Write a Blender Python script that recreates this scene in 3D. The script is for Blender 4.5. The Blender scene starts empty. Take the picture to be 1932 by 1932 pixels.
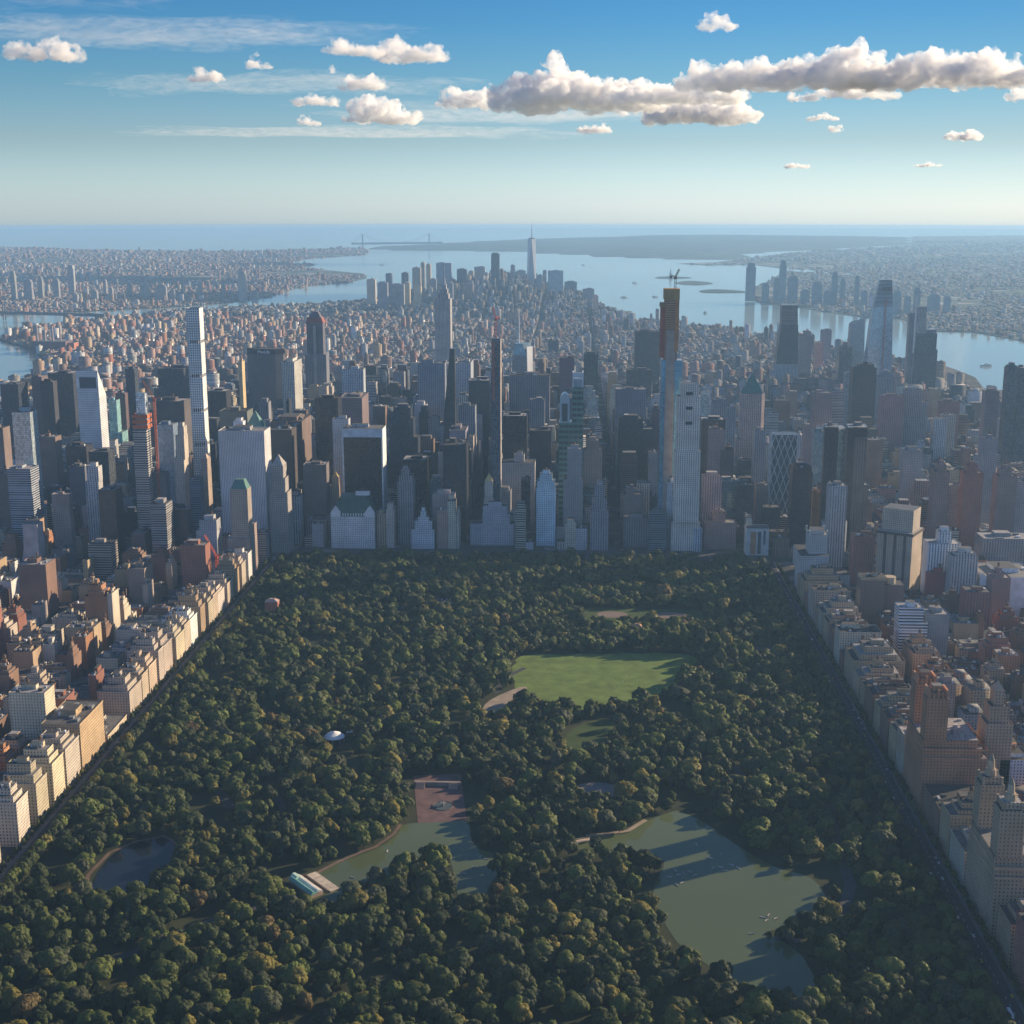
import bpy, math, random
import numpy as np
from mathutils import Vector
R = math.radians
rnd = random.Random(11)
nrs = np.random.RandomState(5)
scene = bpy.context.scene
COL = scene.collection

# ------------------------------------------------------------------ camera and light (metres; x = west, y = south along the avenues)
CAM = (504.0, -2373.0, 616.0)
PIT, YAW, FOC = R(12.611), R(-2.63), 2570.0 / 1932.0
cd = bpy.data.cameras.new('camera'); cam = bpy.data.objects.new('camera', cd); COL.objects.link(cam)
cam.location = CAM; cam.rotation_euler = (R(90) - PIT, 0, -YAW)
cd.sensor_fit = 'HORIZONTAL'; cd.sensor_width = 36.0; cd.lens = 36.0 * FOC
cd.clip_start = 1.0; cd.clip_end = 120000.0
scene.camera = cam
SUN_AZ, SUN_EL = R(60), R(19)
sd = Vector((math.sin(SUN_AZ) * math.cos(SUN_EL), math.cos(SUN_AZ) * math.cos(SUN_EL), math.sin(SUN_EL)))
sl = bpy.data.lights.new('sun', 'SUN'); so = bpy.data.objects.new('sun', sl); COL.objects.link(so)
sl.energy = 5.0; sl.angle = R(0.5); sl.color = (1.0, 0.79, 0.54)
so.rotation_euler = sd.to_track_quat('Z', 'Y').to_euler(); so.location = (3000, 2000, 3000)

def project(x, y, z):
    """fraction of the picture's width and height, distance along the axis"""
    dx, dy, dz = x - CAM[0], y - CAM[1], z - CAM[2]
    r = dx * math.cos(YAW) - dy * math.sin(YAW); fw = dx * math.sin(YAW) + dy * math.cos(YAW)
    d = fw * math.cos(PIT) - dz * math.sin(PIT); u = fw * math.sin(PIT) + dz * math.cos(PIT)
    d = np.maximum(d, 1.0)
    return 0.5 + FOC * r / d, 0.5 - FOC * u / d, d

# ------------------------------------------------------------------ materials
def new_mat(name):
    m = bpy.data.materials.new(name); m.use_nodes = True
    nt = m.node_tree; nt.nodes.clear()
    return m, nt, nt.nodes, nt.links
def N(nt, t, **kw):
    n = nt.nodes.new(t)
    for k, v in kw.items():
        if k == 'inp':
            for a, b in v.items(): n.inputs[a].default_value = b
        else: setattr(n, k, v)
    return n
def math_(nt, op, a, b=None, c=None):
    n = nt.nodes.new('ShaderNodeMath'); n.operation = op
    for i, v in enumerate((a, b, c)):
        if v is None: continue
        if isinstance(v, (int, float)): n.inputs[i].default_value = v
        else: nt.links.new(v, n.inputs[i])
    return n.outputs[0]
def mixc(nt, fac, a, b, mode='MIX'):
    n = nt.nodes.new('ShaderNodeMix'); n.data_type = 'RGBA'; n.blend_type = mode
    for i, v in ((0, fac), (6, a), (7, b)):
        if isinstance(v, (int, float)): n.inputs[i].default_value = v
        elif isinstance(v, tuple): n.inputs[i].default_value = (*v, 1.0) if len(v) == 3 else v
        else: nt.links.new(v, n.inputs[i])
    return n.outputs[2]
def out_bsdf(nt, col, rough=0.85, spec=0.3, metal=0.0):
    b = N(nt, 'ShaderNodeBsdfPrincipled'); o = N(nt, 'ShaderNodeOutputMaterial')
    for k, v in (('Base Color', col), ('Roughness', rough), ('Metallic', metal), ('Specular IOR Level', spec)):
        if isinstance(v, (int, float)): b.inputs[k].default_value = v
        elif isinstance(v, tuple): b.inputs[k].default_value = (*v, 1.0)
        else: nt.links.new(v, b.inputs[k])
    nt.links.new(b.outputs[0], o.inputs[0]); return b
def wear(nt, col, scale=0.06, lo=0.8, hi=1.12, detail=4):
    g = N(nt, 'ShaderNodeNewGeometry'); nz = N(nt, 'ShaderNodeTexNoise', inp={'Scale': scale, 'Detail': detail})
    nt.links.new(g.outputs['Position'], nz.inputs['Vector'])
    mr = N(nt, 'ShaderNodeMapRange', inp={'From Min': 0.3, 'From Max': 0.7, 'To Min': lo, 'To Max': hi}); nt.links.new(nz.outputs[0], mr.inputs[0])
    return mixc(nt, 1.0, col, mr.outputs[0], 'MULTIPLY')

def facade(name, pu, pv, w, h, glass=(0.03, 0.035, 0.045), grough=0.15, wrough=0.85, spandrel=None, invert=False, mull=(0.1, 0.11, 0.12), blind=0.35, vary=(0.9, 1.9), metal=0.4):
    """walls with window openings laid out in metres; the wall colour is the mesh's own colour attribute"""
    m, nt, nd, lk = new_mat(name)
    at = N(nt, 'ShaderNodeAttribute', attribute_name='Col'); uv = N(nt, 'ShaderNodeUVMap', uv_map='uv')
    sp = N(nt, 'ShaderNodeSeparateXYZ'); lk.new(uv.outputs[0], sp.inputs[0])
    u = math_(nt, 'DIVIDE', sp.outputs[0], pu); v = math_(nt, 'DIVIDE', sp.outputs[1], pv)
    fu = math_(nt, 'ABSOLUTE', math_(nt, 'SUBTRACT', math_(nt, 'FRACT', u), 0.5)); fv = math_(nt, 'ABSOLUTE', math_(nt, 'SUBTRACT', math_(nt, 'FRACT', v), 0.5))
    mu = math_(nt, 'LESS_THAN', fu, w / 2); mv = math_(nt, 'LESS_THAN', fv, h / 2)
    mask = math_(nt, 'MULTIPLY', mu, mv)
    cmb = N(nt, 'ShaderNodeCombineXYZ'); lk.new(math_(nt, 'FLOOR', u), cmb.inputs[0]); lk.new(math_(nt, 'FLOOR', v), cmb.inputs[1])
    wn = N(nt, 'ShaderNodeTexWhiteNoise'); lk.new(cmb.outputs[0], wn.inputs[0])
    wall = wear(nt, at.outputs['Color'], 0.035, 0.8, 1.14)
    if invert:      # curtain wall: the attribute is the glass, mullions are their own colour
        g = mixc(nt, 1.0, wall, N_range(nt, wn.outputs[0], *vary), 'MULTIPLY')
        col = mixc(nt, mask, mull, g); rough = math_(nt, 'MULTIPLY_ADD', mask, grough - 0.5, 0.5)
        spec = math_(nt, 'MULTIPLY_ADD', mask, 0.25 if metal == 0 else 0.5, 0.25)
    else:
        bl = math_(nt, 'GREATER_THAN', wn.outputs[0], 1.0 - blind * 0.5)
        g = mixc(nt, math_(nt, 'MULTIPLY', bl, 0.45), glass, wall)
        if spandrel is not None:
            wall = mixc(nt, math_(nt, 'MULTIPLY', mu, spandrel), wall, (0.05, 0.05, 0.06))
        col = mixc(nt, mask, wall, g); rough = math_(nt, 'MULTIPLY_ADD', mask, grough - wrough, wrough)
        spec = math_(nt, 'MULTIPLY_ADD', mask, 0.3, 0.25)
    b = out_bsdf(nt, col, rough, spec)
    if invert: lk.new(math_(nt, 'MULTIPLY', mask, metal), b.inputs['Metallic'])
    return m
def N_range(nt, sock, lo, hi):
    mr = N(nt, 'ShaderNodeMapRange', inp={'To Min': lo, 'To Max': hi}); nt.links.new(sock, mr.inputs[0]); return mr.outputs[0]

STY = {
 'P': facade('masonry_wall', 3.4, 3.5, 0.37, 0.5, glass=(0.07, 0.07, 0.075)),
 'S': facade('ribbed_wall', 4.4, 3.8, 0.46, 0.6, spandrel=0.35, glass=(0.07, 0.08, 0.095)),
 'B': facade('banded_wall', 60.0, 4.2, 1.01, 0.5),
 'G': facade('glass_wall', 3.2, 4.0, 0.86, 0.8, invert=True, grough=0.12, mull=(0.2, 0.22, 0.24)),
 'D': facade('dark_glass_wall', 3.0, 4.0, 0.8, 0.72, invert=True, grough=0.16, mull=(0.035, 0.035, 0.04), vary=(0.5, 1.3), metal=0.0),
 'Q': facade('square_grid_wall', 4.25, 4.7, 0.66, 0.66, glass=(0.16, 0.23, 0.27), grough=0.1, blind=0),
}
def attr_mat(name, rough=0.85, spec=0.25, wsc=0.08, lo=0.78, hi=1.15):
    m, nt, nd, lk = new_mat(name)
    at = N(nt, 'ShaderNodeAttribute', attribute_name='Col')
    out_bsdf(nt, wear(nt, at.outputs['Color'], wsc, lo, hi), rough, spec); return m
M_PLAIN = attr_mat('plain_surface'); STY['K'] = M_PLAIN
M_ROOF = attr_mat('roof_surface', 0.9, 0.15, 0.2, 0.7, 1.2)
M_GLOSS = attr_mat('glossy_paint', 0.3, 0.5, 0.05, 0.95, 1.05)
def flat_mat(name, col, rough=0.9, spec=0.2, wsc=0.05, lo=0.7, hi=1.25):
    m, nt, nd, lk = new_mat(name); out_bsdf(nt, wear(nt, col, wsc, lo, hi, 6), rough, spec); return m

def leaf_mat():
    m, nt, nd, lk = new_mat('foliage')
    at = N(nt, 'ShaderNodeAttribute', attribute_name='Col'); oi = N(nt, 'ShaderNodeObjectInfo')
    c = mixc(nt, 1.0, at.outputs['Color'], oi.outputs['Color'], 'MULTIPLY')
    b = N(nt, 'ShaderNodeBsdfPrincipled', inp={'Roughness': 0.65, 'Specular IOR Level': 0.2}); lk.new(c, b.inputs['Base Color'])
    an = N(nt, 'ShaderNodeAttribute', attribute_name='leaf_normal'); vt = N(nt, 'ShaderNodeVectorTransform', vector_type='NORMAL', convert_from='OBJECT', convert_to='WORLD'); lk.new(an.outputs['Vector'], vt.inputs[0])
    ge = N(nt, 'ShaderNodeNewGeometry'); mxn = N(nt, 'ShaderNodeVectorMath', operation='MULTIPLY_ADD'); mxn.inputs[1].default_value = (0.35, 0.35, 0.35); lk.new(ge.outputs['Normal'], mxn.inputs[0]); lk.new(vt.outputs[0], mxn.inputs[2])
    nn = N(nt, 'ShaderNodeVectorMath', operation='NORMALIZE'); lk.new(mxn.outputs[0], nn.inputs[0]); lk.new(nn.outputs[0], b.inputs['Normal'])
    t = N(nt, 'ShaderNodeBsdfTranslucent'); lk.new(c, t.inputs[0])
    mx = N(nt, 'ShaderNodeMixShader', inp={0: 0.22}); lk.new(b.outputs[0], mx.inputs[1]); lk.new(t.outputs[0], mx.inputs[2])
    o = N(nt, 'ShaderNodeOutputMaterial'); lk.new(mx.outputs[0], o.inputs[0]); return m
M_LEAF = leaf_mat()
M_BARK = flat_mat('bark', (0.07, 0.05, 0.035))

def water_mat(name, col, rough, bump, scale):
    m, nt, nd, lk = new_mat(name)
    b = out_bsdf(nt, wear(nt, col, scale * 0.02, 0.8, 1.2), rough, 0.5)
    b.inputs['IOR'].default_value = 1.33
    g = N(nt, 'ShaderNodeNewGeometry'); mp = N(nt, 'ShaderNodeMapping', inp={'Scale': (1.0, 2.2, 1.0)}); nz = N(nt, 'ShaderNodeTexNoise', inp={'Scale': scale, 'Detail': 5.0})
    lk.new(g.outputs['Position'], mp.inputs[0]); lk.new(mp.outputs[0], nz.inputs['Vector'])
    bp = N(nt, 'ShaderNodeBump', inp={'Strength': bump, 'Distance': 1.0}); lk.new(nz.outputs[0], bp.inputs['Height']); lk.new(bp.outputs[0], b.inputs['Normal'])
    return m

# ------------------------------------------------------------------ mesh builder
class MB:
    def __init__(s, org=(0, 0, 0)):
        s.o = org; s.v = []; s.f = []; s.uv = []; s.c = []; s.m = []
    def face(s, pts, col, uvs=None, mi=0):
        n = len(s.v); s.v += [(p[0] - s.o[0], p[1] - s.o[1], p[2] - s.o[2]) for p in pts]
        s.f.append(tuple(range(n, n + len(pts)))); s.c.append((len(pts), col)); s.m.append(mi)
        s.uv += uvs if uvs else [(p[0], p[1]) for p in pts]
    def wall(s, a, b, z0, z1, col, u0=0.0, mi=0, a2=None, b2=None):
        """a, b bottom corners; a2, b2 top corners when the wall leans"""
        L = math.hypot(b[0] - a[0], b[1] - a[1]); a2 = a2 or a; b2 = b2 or b
        s.face([(a[0], a[1], z0), (b[0], b[1], z0), (b2[0], b2[1], z1), (a2[0], a2[1], z1)], col, [(u0, z0), (u0 + L, z0), (u0 + L, z1), (u0, z1)], mi)
    def prism(s, P, z0, z1, col, top=None, mi=0, mt=None, P2=None, cap=True, bottom=False):
        """P counter-clockwise outline; P2 the outline at z1"""
        P2 = P2 or P; u = 0.0
        for i in range(len(P)):
            j = (i + 1) % len(P); s.wall(P[i], P[j], z0, z1, col, u, mi, P2[i], P2[j]); u += math.hypot(P[j][0] - P[i][0], P[j][1] - P[i][1])
        if cap: s.face([(p[0], p[1], z1) for p in P2], top or col, None, mi if mt is None else mt)
        if bottom: s.face([(p[0], p[1], z0) for p in reversed(P)], col, None, mi)
    def box(s, x0, x1, y0, y1, z0, z1, col, top=None, mi=0, mt=None, cap=True, bottom=False):
        s.prism([(x0, y0), (x1, y0), (x1, y1), (x0, y1)], z0, z1, col, top, mi, mt, None, cap, bottom)
    def pyramid(s, x0, x1, y0, y1, z0, z1, col, ins=0.0, mi=0):
        cx, cy = (x0 + x1) / 2, (y0 + y1) / 2; k = ins
        s.prism([(x0, y0), (x1, y0), (x1, y1), (x0, y1)], z0, z1, col, None, mi, None,
                [(cx + (x0 - cx) * k, cy + (y0 - cy) * k), (cx + (x1 - cx) * k, cy + (y0 - cy) * k), (cx + (x1 - cx) * k, cy + (y1 - cy) * k), (cx + (x0 - cx) * k, cy + (y1 - cy) * k)])
    def cyl(s, cx, cy, r, z0, z1, col, r2=None, n=12, top=None, cap=True, ey=1.0):
        r2 = r if r2 is None else r2
        P = [(cx + r * math.cos(2 * math.pi * i / n), cy + ey * r * math.sin(2 * math.pi * i / n)) for i in range(n)]
        Q = [(cx + r2 * math.cos(2 * math.pi * i / n), cy + ey * r2 * math.sin(2 * math.pi * i / n)) for i in range(n)]
        s.prism(P, z0, z1, col, top, 0, None, Q, cap)
    def bar(s, a, b, w, col):
        a = Vector(a); b = Vector(b); d = (b - a).normalized(); h = Vector((0, 0, 1)) if abs(d.z) < 0.9 else Vector((1, 0, 0))
        p = d.cross(h).normalized() * (w / 2); q = d.cross(p).normalized() * (w / 2)
        A = [a + p + q, a - p + q, a - p - q, a + p - q]; B = [t + (b - a) for t in A]
        for i in range(4):
            j = (i + 1) % 4; s.face([A[j], A[i], B[i], B[j]], col)
        s.face(A, col); s.face(list(reversed(B)), col)
    def truss(s, a, b, w, col, step):
        """four-chord lattice mast between two points"""
        a = Vector(a); b = Vector(b); L = (b - a).length; d = (b - a) / L; h = Vector((0, 0, 1)) if abs(d.z) < 0.9 else Vector((1, 0, 0))
        p = d.cross(h).normalized() * (w / 2); q = d.cross(p).normalized() * (w / 2)
        C = [p + q, -p + q, -p - q, p - q]
        for c in C: s.bar(a + c, b + c, w * 0.2, col)
        n = max(2, int(L / step))
        for i in range(n):
            for k in range(4):
                s.bar(a + d * (L * i / n) + C[k], a + d * (L * (i + 1) / n) + C[(k + 1) % 4], w * 0.12, col)
    def build(s, name, mats, parent=None, link=True):
        me = bpy.data.meshes.new(name); me.from_pydata(s.v, [], s.f)
        uv = me.uv_layers.new(name='uv'); uv.data.foreach_set('uv', np.array(s.uv, dtype=np.float32).ravel())
        ca = me.color_attributes.new('Col', 'FLOAT_COLOR', 'CORNER')
        arr = np.concatenate([np.tile(np.array((*c, 1.0), dtype=np.float32), (n, 1)) for n, c in s.c]) if s.c else np.zeros((0, 4), np.float32)
        ca.data.foreach_set('color', arr.ravel())
        if not isinstance(mats, (list, tuple)): mats = [mats]
        for m in mats: me.materials.append(m)
        if len(mats) > 1: me.polygons.foreach_set('material_index', np.array(s.m, dtype=np.int32))
        me.update()
        o = bpy.data.objects.new(name, me)
        if parent is None: o.location = s.o
        else: o.parent = parent
        COL.objects.link(o); return o

LABELS = {}
def tag(o, label, cat, group=None):
    o['label'] = label; o['category'] = cat
    if group: o['group'] = group
    LABELS.setdefault(label, []).append(o)
    return o
def thing(name, label, cat, loc, group=None):
    o = bpy.data.objects.new(name, None); o.empty_display_size = 2.0; COL.objects.link(o); o.location = loc
    return tag(o, label, cat, group)
def struct(o): o['kind'] = 'structure'; return o
def sheet(name, pts, z, mat, kind='structure'):
    b = MB(); pts = list(pts)
    A = sum(pts[i][0] * pts[(i + 1) % len(pts)][1] - pts[(i + 1) % len(pts)][0] * pts[i][1] for i in range(len(pts)))
    if A < 0: pts.reverse()
    b.face([(p[0], p[1], z) for p in pts], (0.3, 0.3, 0.3)); o = b.build(name, mat); o['kind'] = kind; return o
def inside(P, x, y):
    r = False; n = len(P); j = n - 1
    for i in range(n):
        if (P[i][1] > y) != (P[j][1] > y) and x < (P[j][0] - P[i][0]) * (y - P[i][1]) / (P[j][1] - P[i][1]) + P[i][0]: r = not r
        j = i
    return r
def smooth(P, n=3):
    """Catmull-Rom through the closed outline"""
    o = []; L = len(P)
    for i in range(L):
        p0, p1, p2, p3 = P[i - 1], P[i], P[(i + 1) % L], P[(i + 2) % L]
        for k in range(n):
            t = k / n
            o.append(tuple(0.5 * (2 * p1[a] + (p2[a] - p0[a]) * t + (2 * p0[a] - 5 * p1[a] + 4 * p2[a] - p3[a]) * t * t + (3 * p1[a] - p0[a] - 3 * p2[a] + p3[a]) * t ** 3) for a in (0, 1)))
    return o
def ellipse(cx, cy, a, b, n=20): return [(cx + a * math.cos(2 * math.pi * i / n), cy + b * math.sin(2 * math.pi * i / n)) for i in range(n)]
def strip(pts, w):
    L = []; Rr = []
    for i, p in enumerate(pts):
        a = pts[max(0, i - 1)]; b = pts[min(len(pts) - 1, i + 1)]; dx, dy = b[0] - a[0], b[1] - a[1]; l = math.hypot(dx, dy); nx, ny = -dy / l * w / 2, dx / l * w / 2
        L.append((p[0] + nx, p[1] + ny)); Rr.append((p[0] - nx, p[1] - ny))
    return L + Rr[::-1]
TOWERS=[
('office_tower',[[-526.3,-492.8,248.0]],60,35.1,'G',(0.3,0.36,0.38),'flat','pale glass tower with turquoise crown at the far left of midtown'),
('office_tower',[[-518.2,-475.5,154.1]],0,40,'B',(0.28,0.3,0.34),'flat','grey slab with horizontal bands in front of the pale glass tower'),
('office_tower',[[-701.0,-671.9,231.3]],640,24.5,'S',(0.05,0.045,0.05),'flat','tall black slab with a brown lit side, left of the white wedge-roofed tower'),
('office_tower',[[-905.6,-861.4,190.8]],900,60,'D',(0.035,0.045,0.07),'flat','broad dark navy block in front of the river at the left edge'),
('office_tower',[[-816.1,-752.7,209.1]],980,60,'D',(0.05,0.055,0.075),'flat','wide dark block behind the black slab near the river'),
('office_tower',[[-907.8,-880.4,185.1]],1100,40,'P',(0.14,0.1,0.1),'flat','dark brown block beside the river left of the black slab'),
('office_tower',[[-576.4,-540.7,105.9],[-571.5,-552.8,179.8]],700,40,'G',(0.2,0.42,0.42),'flat','turquoise glass tower with a lower shoulder beside the white wedge-roofed tower'),
('office_tower',[[-567.2,-544.6,191.0]],748,19.6,'P',(0.12,0.08,0.08),'flat','dark brown tower between turquoise glass and a slim navy tower'),
('office_tower',[[-558.5,-536.3,241.5]],800,28.5,'D',(0.06,0.08,0.11),'flat','slim tall navy tower with a thin white lit edge'),
('office_tower',[[-388.4,-328.1,211.1]],480,50,'P',(0.1,0.085,0.08),'flat','wide dark brown gridded block left of the thin white tower'),
('office_tower',[[-589.3,-519.6,202.0]],1150,60,'D',(0.07,0.075,0.1),'flat','broad dark block far behind, touching the thin white tower'),
('office_tower',[[-290.4,-258.4,210.9]],160,35,'G',(0.16,0.22,0.3),'flat','blue grey glass block with a pale chamfered roof corner'),
('skyscraper',[[-244.4,-226.0,153.7],[-240.4,-224.2,198.2],[-236.3,-224.6,215.2]],110,29.8,'P',(0.4,0.35,0.29),'cap','cream stepped tower with chamfered top right in front of the thin white tower'),
('office_tower',[[-185.4,-172.0,140.8],[-182.6,-171.8,161.5]],70,30.2,'P',(0.33,0.26,0.21),'pyr','brown pointed tower between the thin white tower and the white marble block'),
('office_tower',[[-356.9,-308.9,195.7]],760,45,'D',(0.05,0.05,0.06),'flat','dark block right of the thin white tower with a flat top'),
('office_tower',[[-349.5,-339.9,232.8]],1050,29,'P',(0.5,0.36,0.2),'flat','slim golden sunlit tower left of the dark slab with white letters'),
('office_tower',[[-212.5,-156.1,212.5]],330,50,'P',(0.13,0.14,0.12),'flat','dark green brown block with a pale ledge behind the white marble block'),
('office_tower',[[-174.0,-141.3,192.6],[-161.2,-142.1,206.2]],230,30,'K',(0.5,0.5,0.52),'cap','pale domed turret rising behind the white marble block'),
('office_tower',[[-141.5,-111.3,196.2]],260,30,'K',(0.12,0.25,0.22),'pyr','green copper roofed block peeping over the white marble block'),
('office_tower',[[-366.6,-343.1,137.4],[-363.8,-342.3,163.8]],-25,23.1,'S',(0.42,0.41,0.41),'cap','slim light grey tower with a notched crown at the left'),
('apartment_tower',[[-321.2,-291.5,135.1]],-90,40,'D',(0.07,0.05,0.05),'flat','dark rounded brown tower with a tan roof left of the netted tower'),
('apartment_tower',[[-408.2,-377.3,124.8]],-80,18,'P',(0.26,0.2,0.18),'flat','brownish grey apartment tower with a lit right edge at the left'),
('office_tower',[[-610.4,-573.9,148.4]],380,34,'P',(0.2,0.14,0.12),'flat','brown block with a broad lit right side between two glass towers'),
('office_tower',[[-535.1,-492.1,137.4]],330,40,'D',(0.05,0.05,0.06),'flat','dark low slab at the foot of the white wedge-roofed tower'),
('office_tower',[[-476.7,-436.4,132.6]],300,40,'D',(0.07,0.08,0.09),'flat','dark greenish block right of the foot of the white wedge-roofed tower'),
('apartment_tower',[[-240.1,-216.3,156.5]],-40,22.6,'S',(0.1,0.11,0.13),'flat','dark tower with a bright white lit side right of the netted tower'),
('apartment_tower',[[-225.0,-197.3,115.8]],-110,39.5,'B',(0.3,0.29,0.29),'flat','grey banded apartment tower just right of the netted tower base'),
('office_tower',[[-200.6,-174.9,94.1]],-55,30,'D',(0.035,0.045,0.07),'flat','dark navy block below the cream stepped tower'),
('office_tower',[[-194.8,-175.7,131.8]],30,25,'B',(0.14,0.19,0.25),'flat','small blue glass block at the foot of the thin white tower'),
('office_tower',[[-466.4,-434.9,127.9]],160,40,'P',(0.13,0.13,0.15),'flat','dark grey block left of the slim light grey tower'),
('office_tower',[[-636.0,-605.9,195.3]],200,33.4,'P',(0.2,0.15,0.13),'flat','brown tower cut by the left picture edge'),
('office_tower',[[-555.0,-534.3,137.8]],42,15.1,'P',(0.17,0.13,0.12),'flat','low brown block cut by the left picture edge'),
('apartment_tower',[[-387.7,-361.8,42.2]],-150,40,'P',(0.16,0.15,0.16),'flat','dark grey block between the flared tower and the brown towers'),
('apartment_tower',[[-305.2,-266.6,65.9]],-200,35,'B',(0.3,0.26,0.23),'flat','tan grey slab with fine bands behind the sunlit apartment rows'),
('apartment_tower',[[-345.9,-302.2,80.9]],-390,40.5,'P',(0.2,0.12,0.09),'flat','broad brown block with a glowing tan side in the left rows'),
('apartment_tower',[[-195.5,-169.1,59.8]],-330,43,'P',(0.27,0.21,0.17),'flat','tan brown block with a glowing right side, two blocks from the park'),
('apartment_tower',[[-153.2,-140.2,58.2]],-170,45.2,'P',(0.3,0.14,0.09),'flat','red brick tower with an orange lit side near the park corner'),
('apartment_tower',[[-192.5,-168.2,50.4],[-189.9,-170.2,56.3]],-220,35,'P',(0.2,0.1,0.08),'cap','dark red brick block with a lit pink roof house'),
('apartment_tower',[[-75.1,-45.8,81.7]],-105,18,'P',(0.3,0.23,0.2),'flat','plain brown tower standing at the park corner'),
('apartment_tower',[[-138.1,-102.4,76.6],[-132.5,-102.8,94.7]],-140,35,'P',(0.3,0.3,0.32),'cap','grey stepped hotel block near the park corner'),
('apartment_tower',[[-119.9,-90.2,45.2]],-50,30,'P',(0.26,0.2,0.18),'flat','brown block between the grey stepped hotel and plain brown tower'),
('apartment_tower',[[-56.6,-36.9,55.8]],-60,21.2,'B',(0.28,0.28,0.3),'flat','grey banded block at the park corner beside the street'),
('office_tower',[[-257.5,-234.5,65.5]],-120,40,'P',(0.16,0.11,0.1),'flat','dark brown block below the netted tower'),
('office_tower',[[-115.3,-51.3,188.0]],360,95,'P',(0.17,0.12,0.1),'cap','wide brown block right of the white marble block'),
('office_tower',[[-84.1,-41.5,195.2]],210,95,'P',(0.07,0.055,0.05),'flat','black brown block with a rusty red lit side behind the stepped hotel'),
('office_tower',[[-218.6,-187.7,241.9]],960,95,'S',(0.38,0.37,0.33),'cap','grey tower with teal cap and broad cream lit side left of centre'),
('office_tower',[[-12.6,34.4,244.2]],300,45,'D',(0.018,0.018,0.022),'flat','black slab with a green roof garden left of the sloping black tower'),
('office_tower',[[-8.2,41.8,209.3]],560,95,'P',(0.18,0.13,0.13),'flat','brown slab with two cream lit stripes behind the sloping black tower'),
('office_tower',[[-52.0,-0.5,237.4]],860,32.2,'S',(0.35,0.38,0.42),'flat','pale blue grey block with a white crown left of centre'),
('office_tower',[[31.2,63.0,210.5]],250,22.8,'P',(0.36,0.35,0.36),'flat','light grey masonry block hugging the sloping black tower on its left'),
('office_tower',[[125.3,183.8,153.6],[130.4,174.4,192.2],[133.6,169.1,213.6]],380,45,'D',(0.045,0.06,0.09),'cap','navy glass tower with stepped rounded shoulders right of the sloping black tower'),
('office_tower',[[136.6,200.8,259.0]],800,40,'S',(0.2,0.22,0.27),'flat','very wide blue grey slab with fine vertical ribs in the centre'),
('office_tower',[[205.5,242.5,232.3]],1050,95,'S',(0.3,0.32,0.36),'flat','light grey ribbed tower right of the thin black tapering tower'),
('office_tower',[[262.4,310.7,229.2]],720,45,'D',(0.03,0.04,0.07),'flat','black navy slab with white roof edge left of the crane-topped tower'),
('office_tower',[[252.8,288.9,192.7]],560,40,'S',(0.24,0.27,0.31),'flat','grey ribbed block between black navy slab and thin black tower'),
('office_tower',[[361.7,409.6,207.1]],330,45,'D',(0.018,0.018,0.022),'flat','black slab with thin white roof line right of the crane-topped tower'),
('office_tower',[[354.8,447.1,237.1]],760,50,'S',(0.17,0.16,0.18),'flat','broad grey brown slab in the middle distance right of the crane-topped tower'),
('office_tower',[[405.8,439.2,201.7]],600,40,'S',(0.16,0.17,0.2),'flat','ribbed grey tower in front of the broad grey brown slab'),
('office_tower',[[412.6,458.1,166.2]],400,40,'D',(0.03,0.03,0.05),'flat','black block with a pale roof edge left of the green glass tower'),
('office_tower',[[259.3,301.9,181.2]],130,72.5,'D',(0.04,0.04,0.05),'flat','black tower with white dots under its roof and a pink lit edge'),
('office_tower',[[259.7,291.7,188.2]],260,69,'P',(0.22,0.2,0.25),'flat','small pinkish block behind the black tower with white dots'),
('office_tower',[[181.8,224.8,149.6]],150,48.2,'D',(0.018,0.018,0.022),'flat','black box with cream striped side behind the ribbed park-front tower'),
('office_tower',[[197.9,229.0,140.4]],230,46.8,'D',(0.04,0.035,0.035),'flat','black box with white roof rim just behind another black box'),
('apartment_tower',[[178.5,207.8,119.5],[181.3,206.2,129.9],[184.5,199.9,140.2]],90,30,'S',(0.27,0.24,0.25),'cap','slim ribbed grey pink tower with stepped top on the park front'),
('office_tower',[[-1.5,46.7,38.3]],120,40,'S',(0.26,0.22,0.21),'flat','low brown colonnaded block left of the white hotel with green roof'),
('hotel',[[141.6,161.7,28.8],[145.3,158.8,43.3],[148.6,155.9,51.2]],95,25,'P',(0.4,0.42,0.45),'pyr','small pale stepped tower just right of the white hotel with green roof'),
('hotel',[[206.6,248.5,35.9],[212.5,244.4,51.5],[219.0,238.1,57.9],[222.9,233.1,68.3]],58,28,'P',(0.42,0.45,0.47),'cap','white ziggurat hotel with central turret on the park front'),
('hotel',[[242.7,284.3,95.0]],92,30,'P',(0.3,0.25,0.24),'cap','plain tan hotel block on the park front right of the white ziggurat hotel'),
('hotel',[[313.1,394.1,40.4],[335.6,386.4,58.7],[336.4,381.3,73.1]],90,30,'P',(0.33,0.33,0.36),'cap','wide grey white hotel with stepped wings on the park front'),
('apartment_tower',[[334.9,354.0,76.2],[336.6,352.3,110.8]],140,31,'P',(0.42,0.36,0.3),'pyr','slim cream tower with a golden roof behind the wide stepped hotel'),
('office_tower',[[346.1,427.9,122.9],[385.7,406.1,136.5]],270,45,'P',(0.36,0.34,0.34),'flat','pale grey shouldered block with a small square crown'),
('office_tower',[[404.3,420.9,107.4]],180,25,'D',(0.018,0.018,0.022),'flat','small black block in front of the pale grey shouldered block'),
('office_tower',[[26.4,49.1,87.7],[35.5,48.5,104.1]],200,14,'P',(0.38,0.3,0.21),'pyr','tan tower with a gilded spire left of the sloping black tower'),
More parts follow.
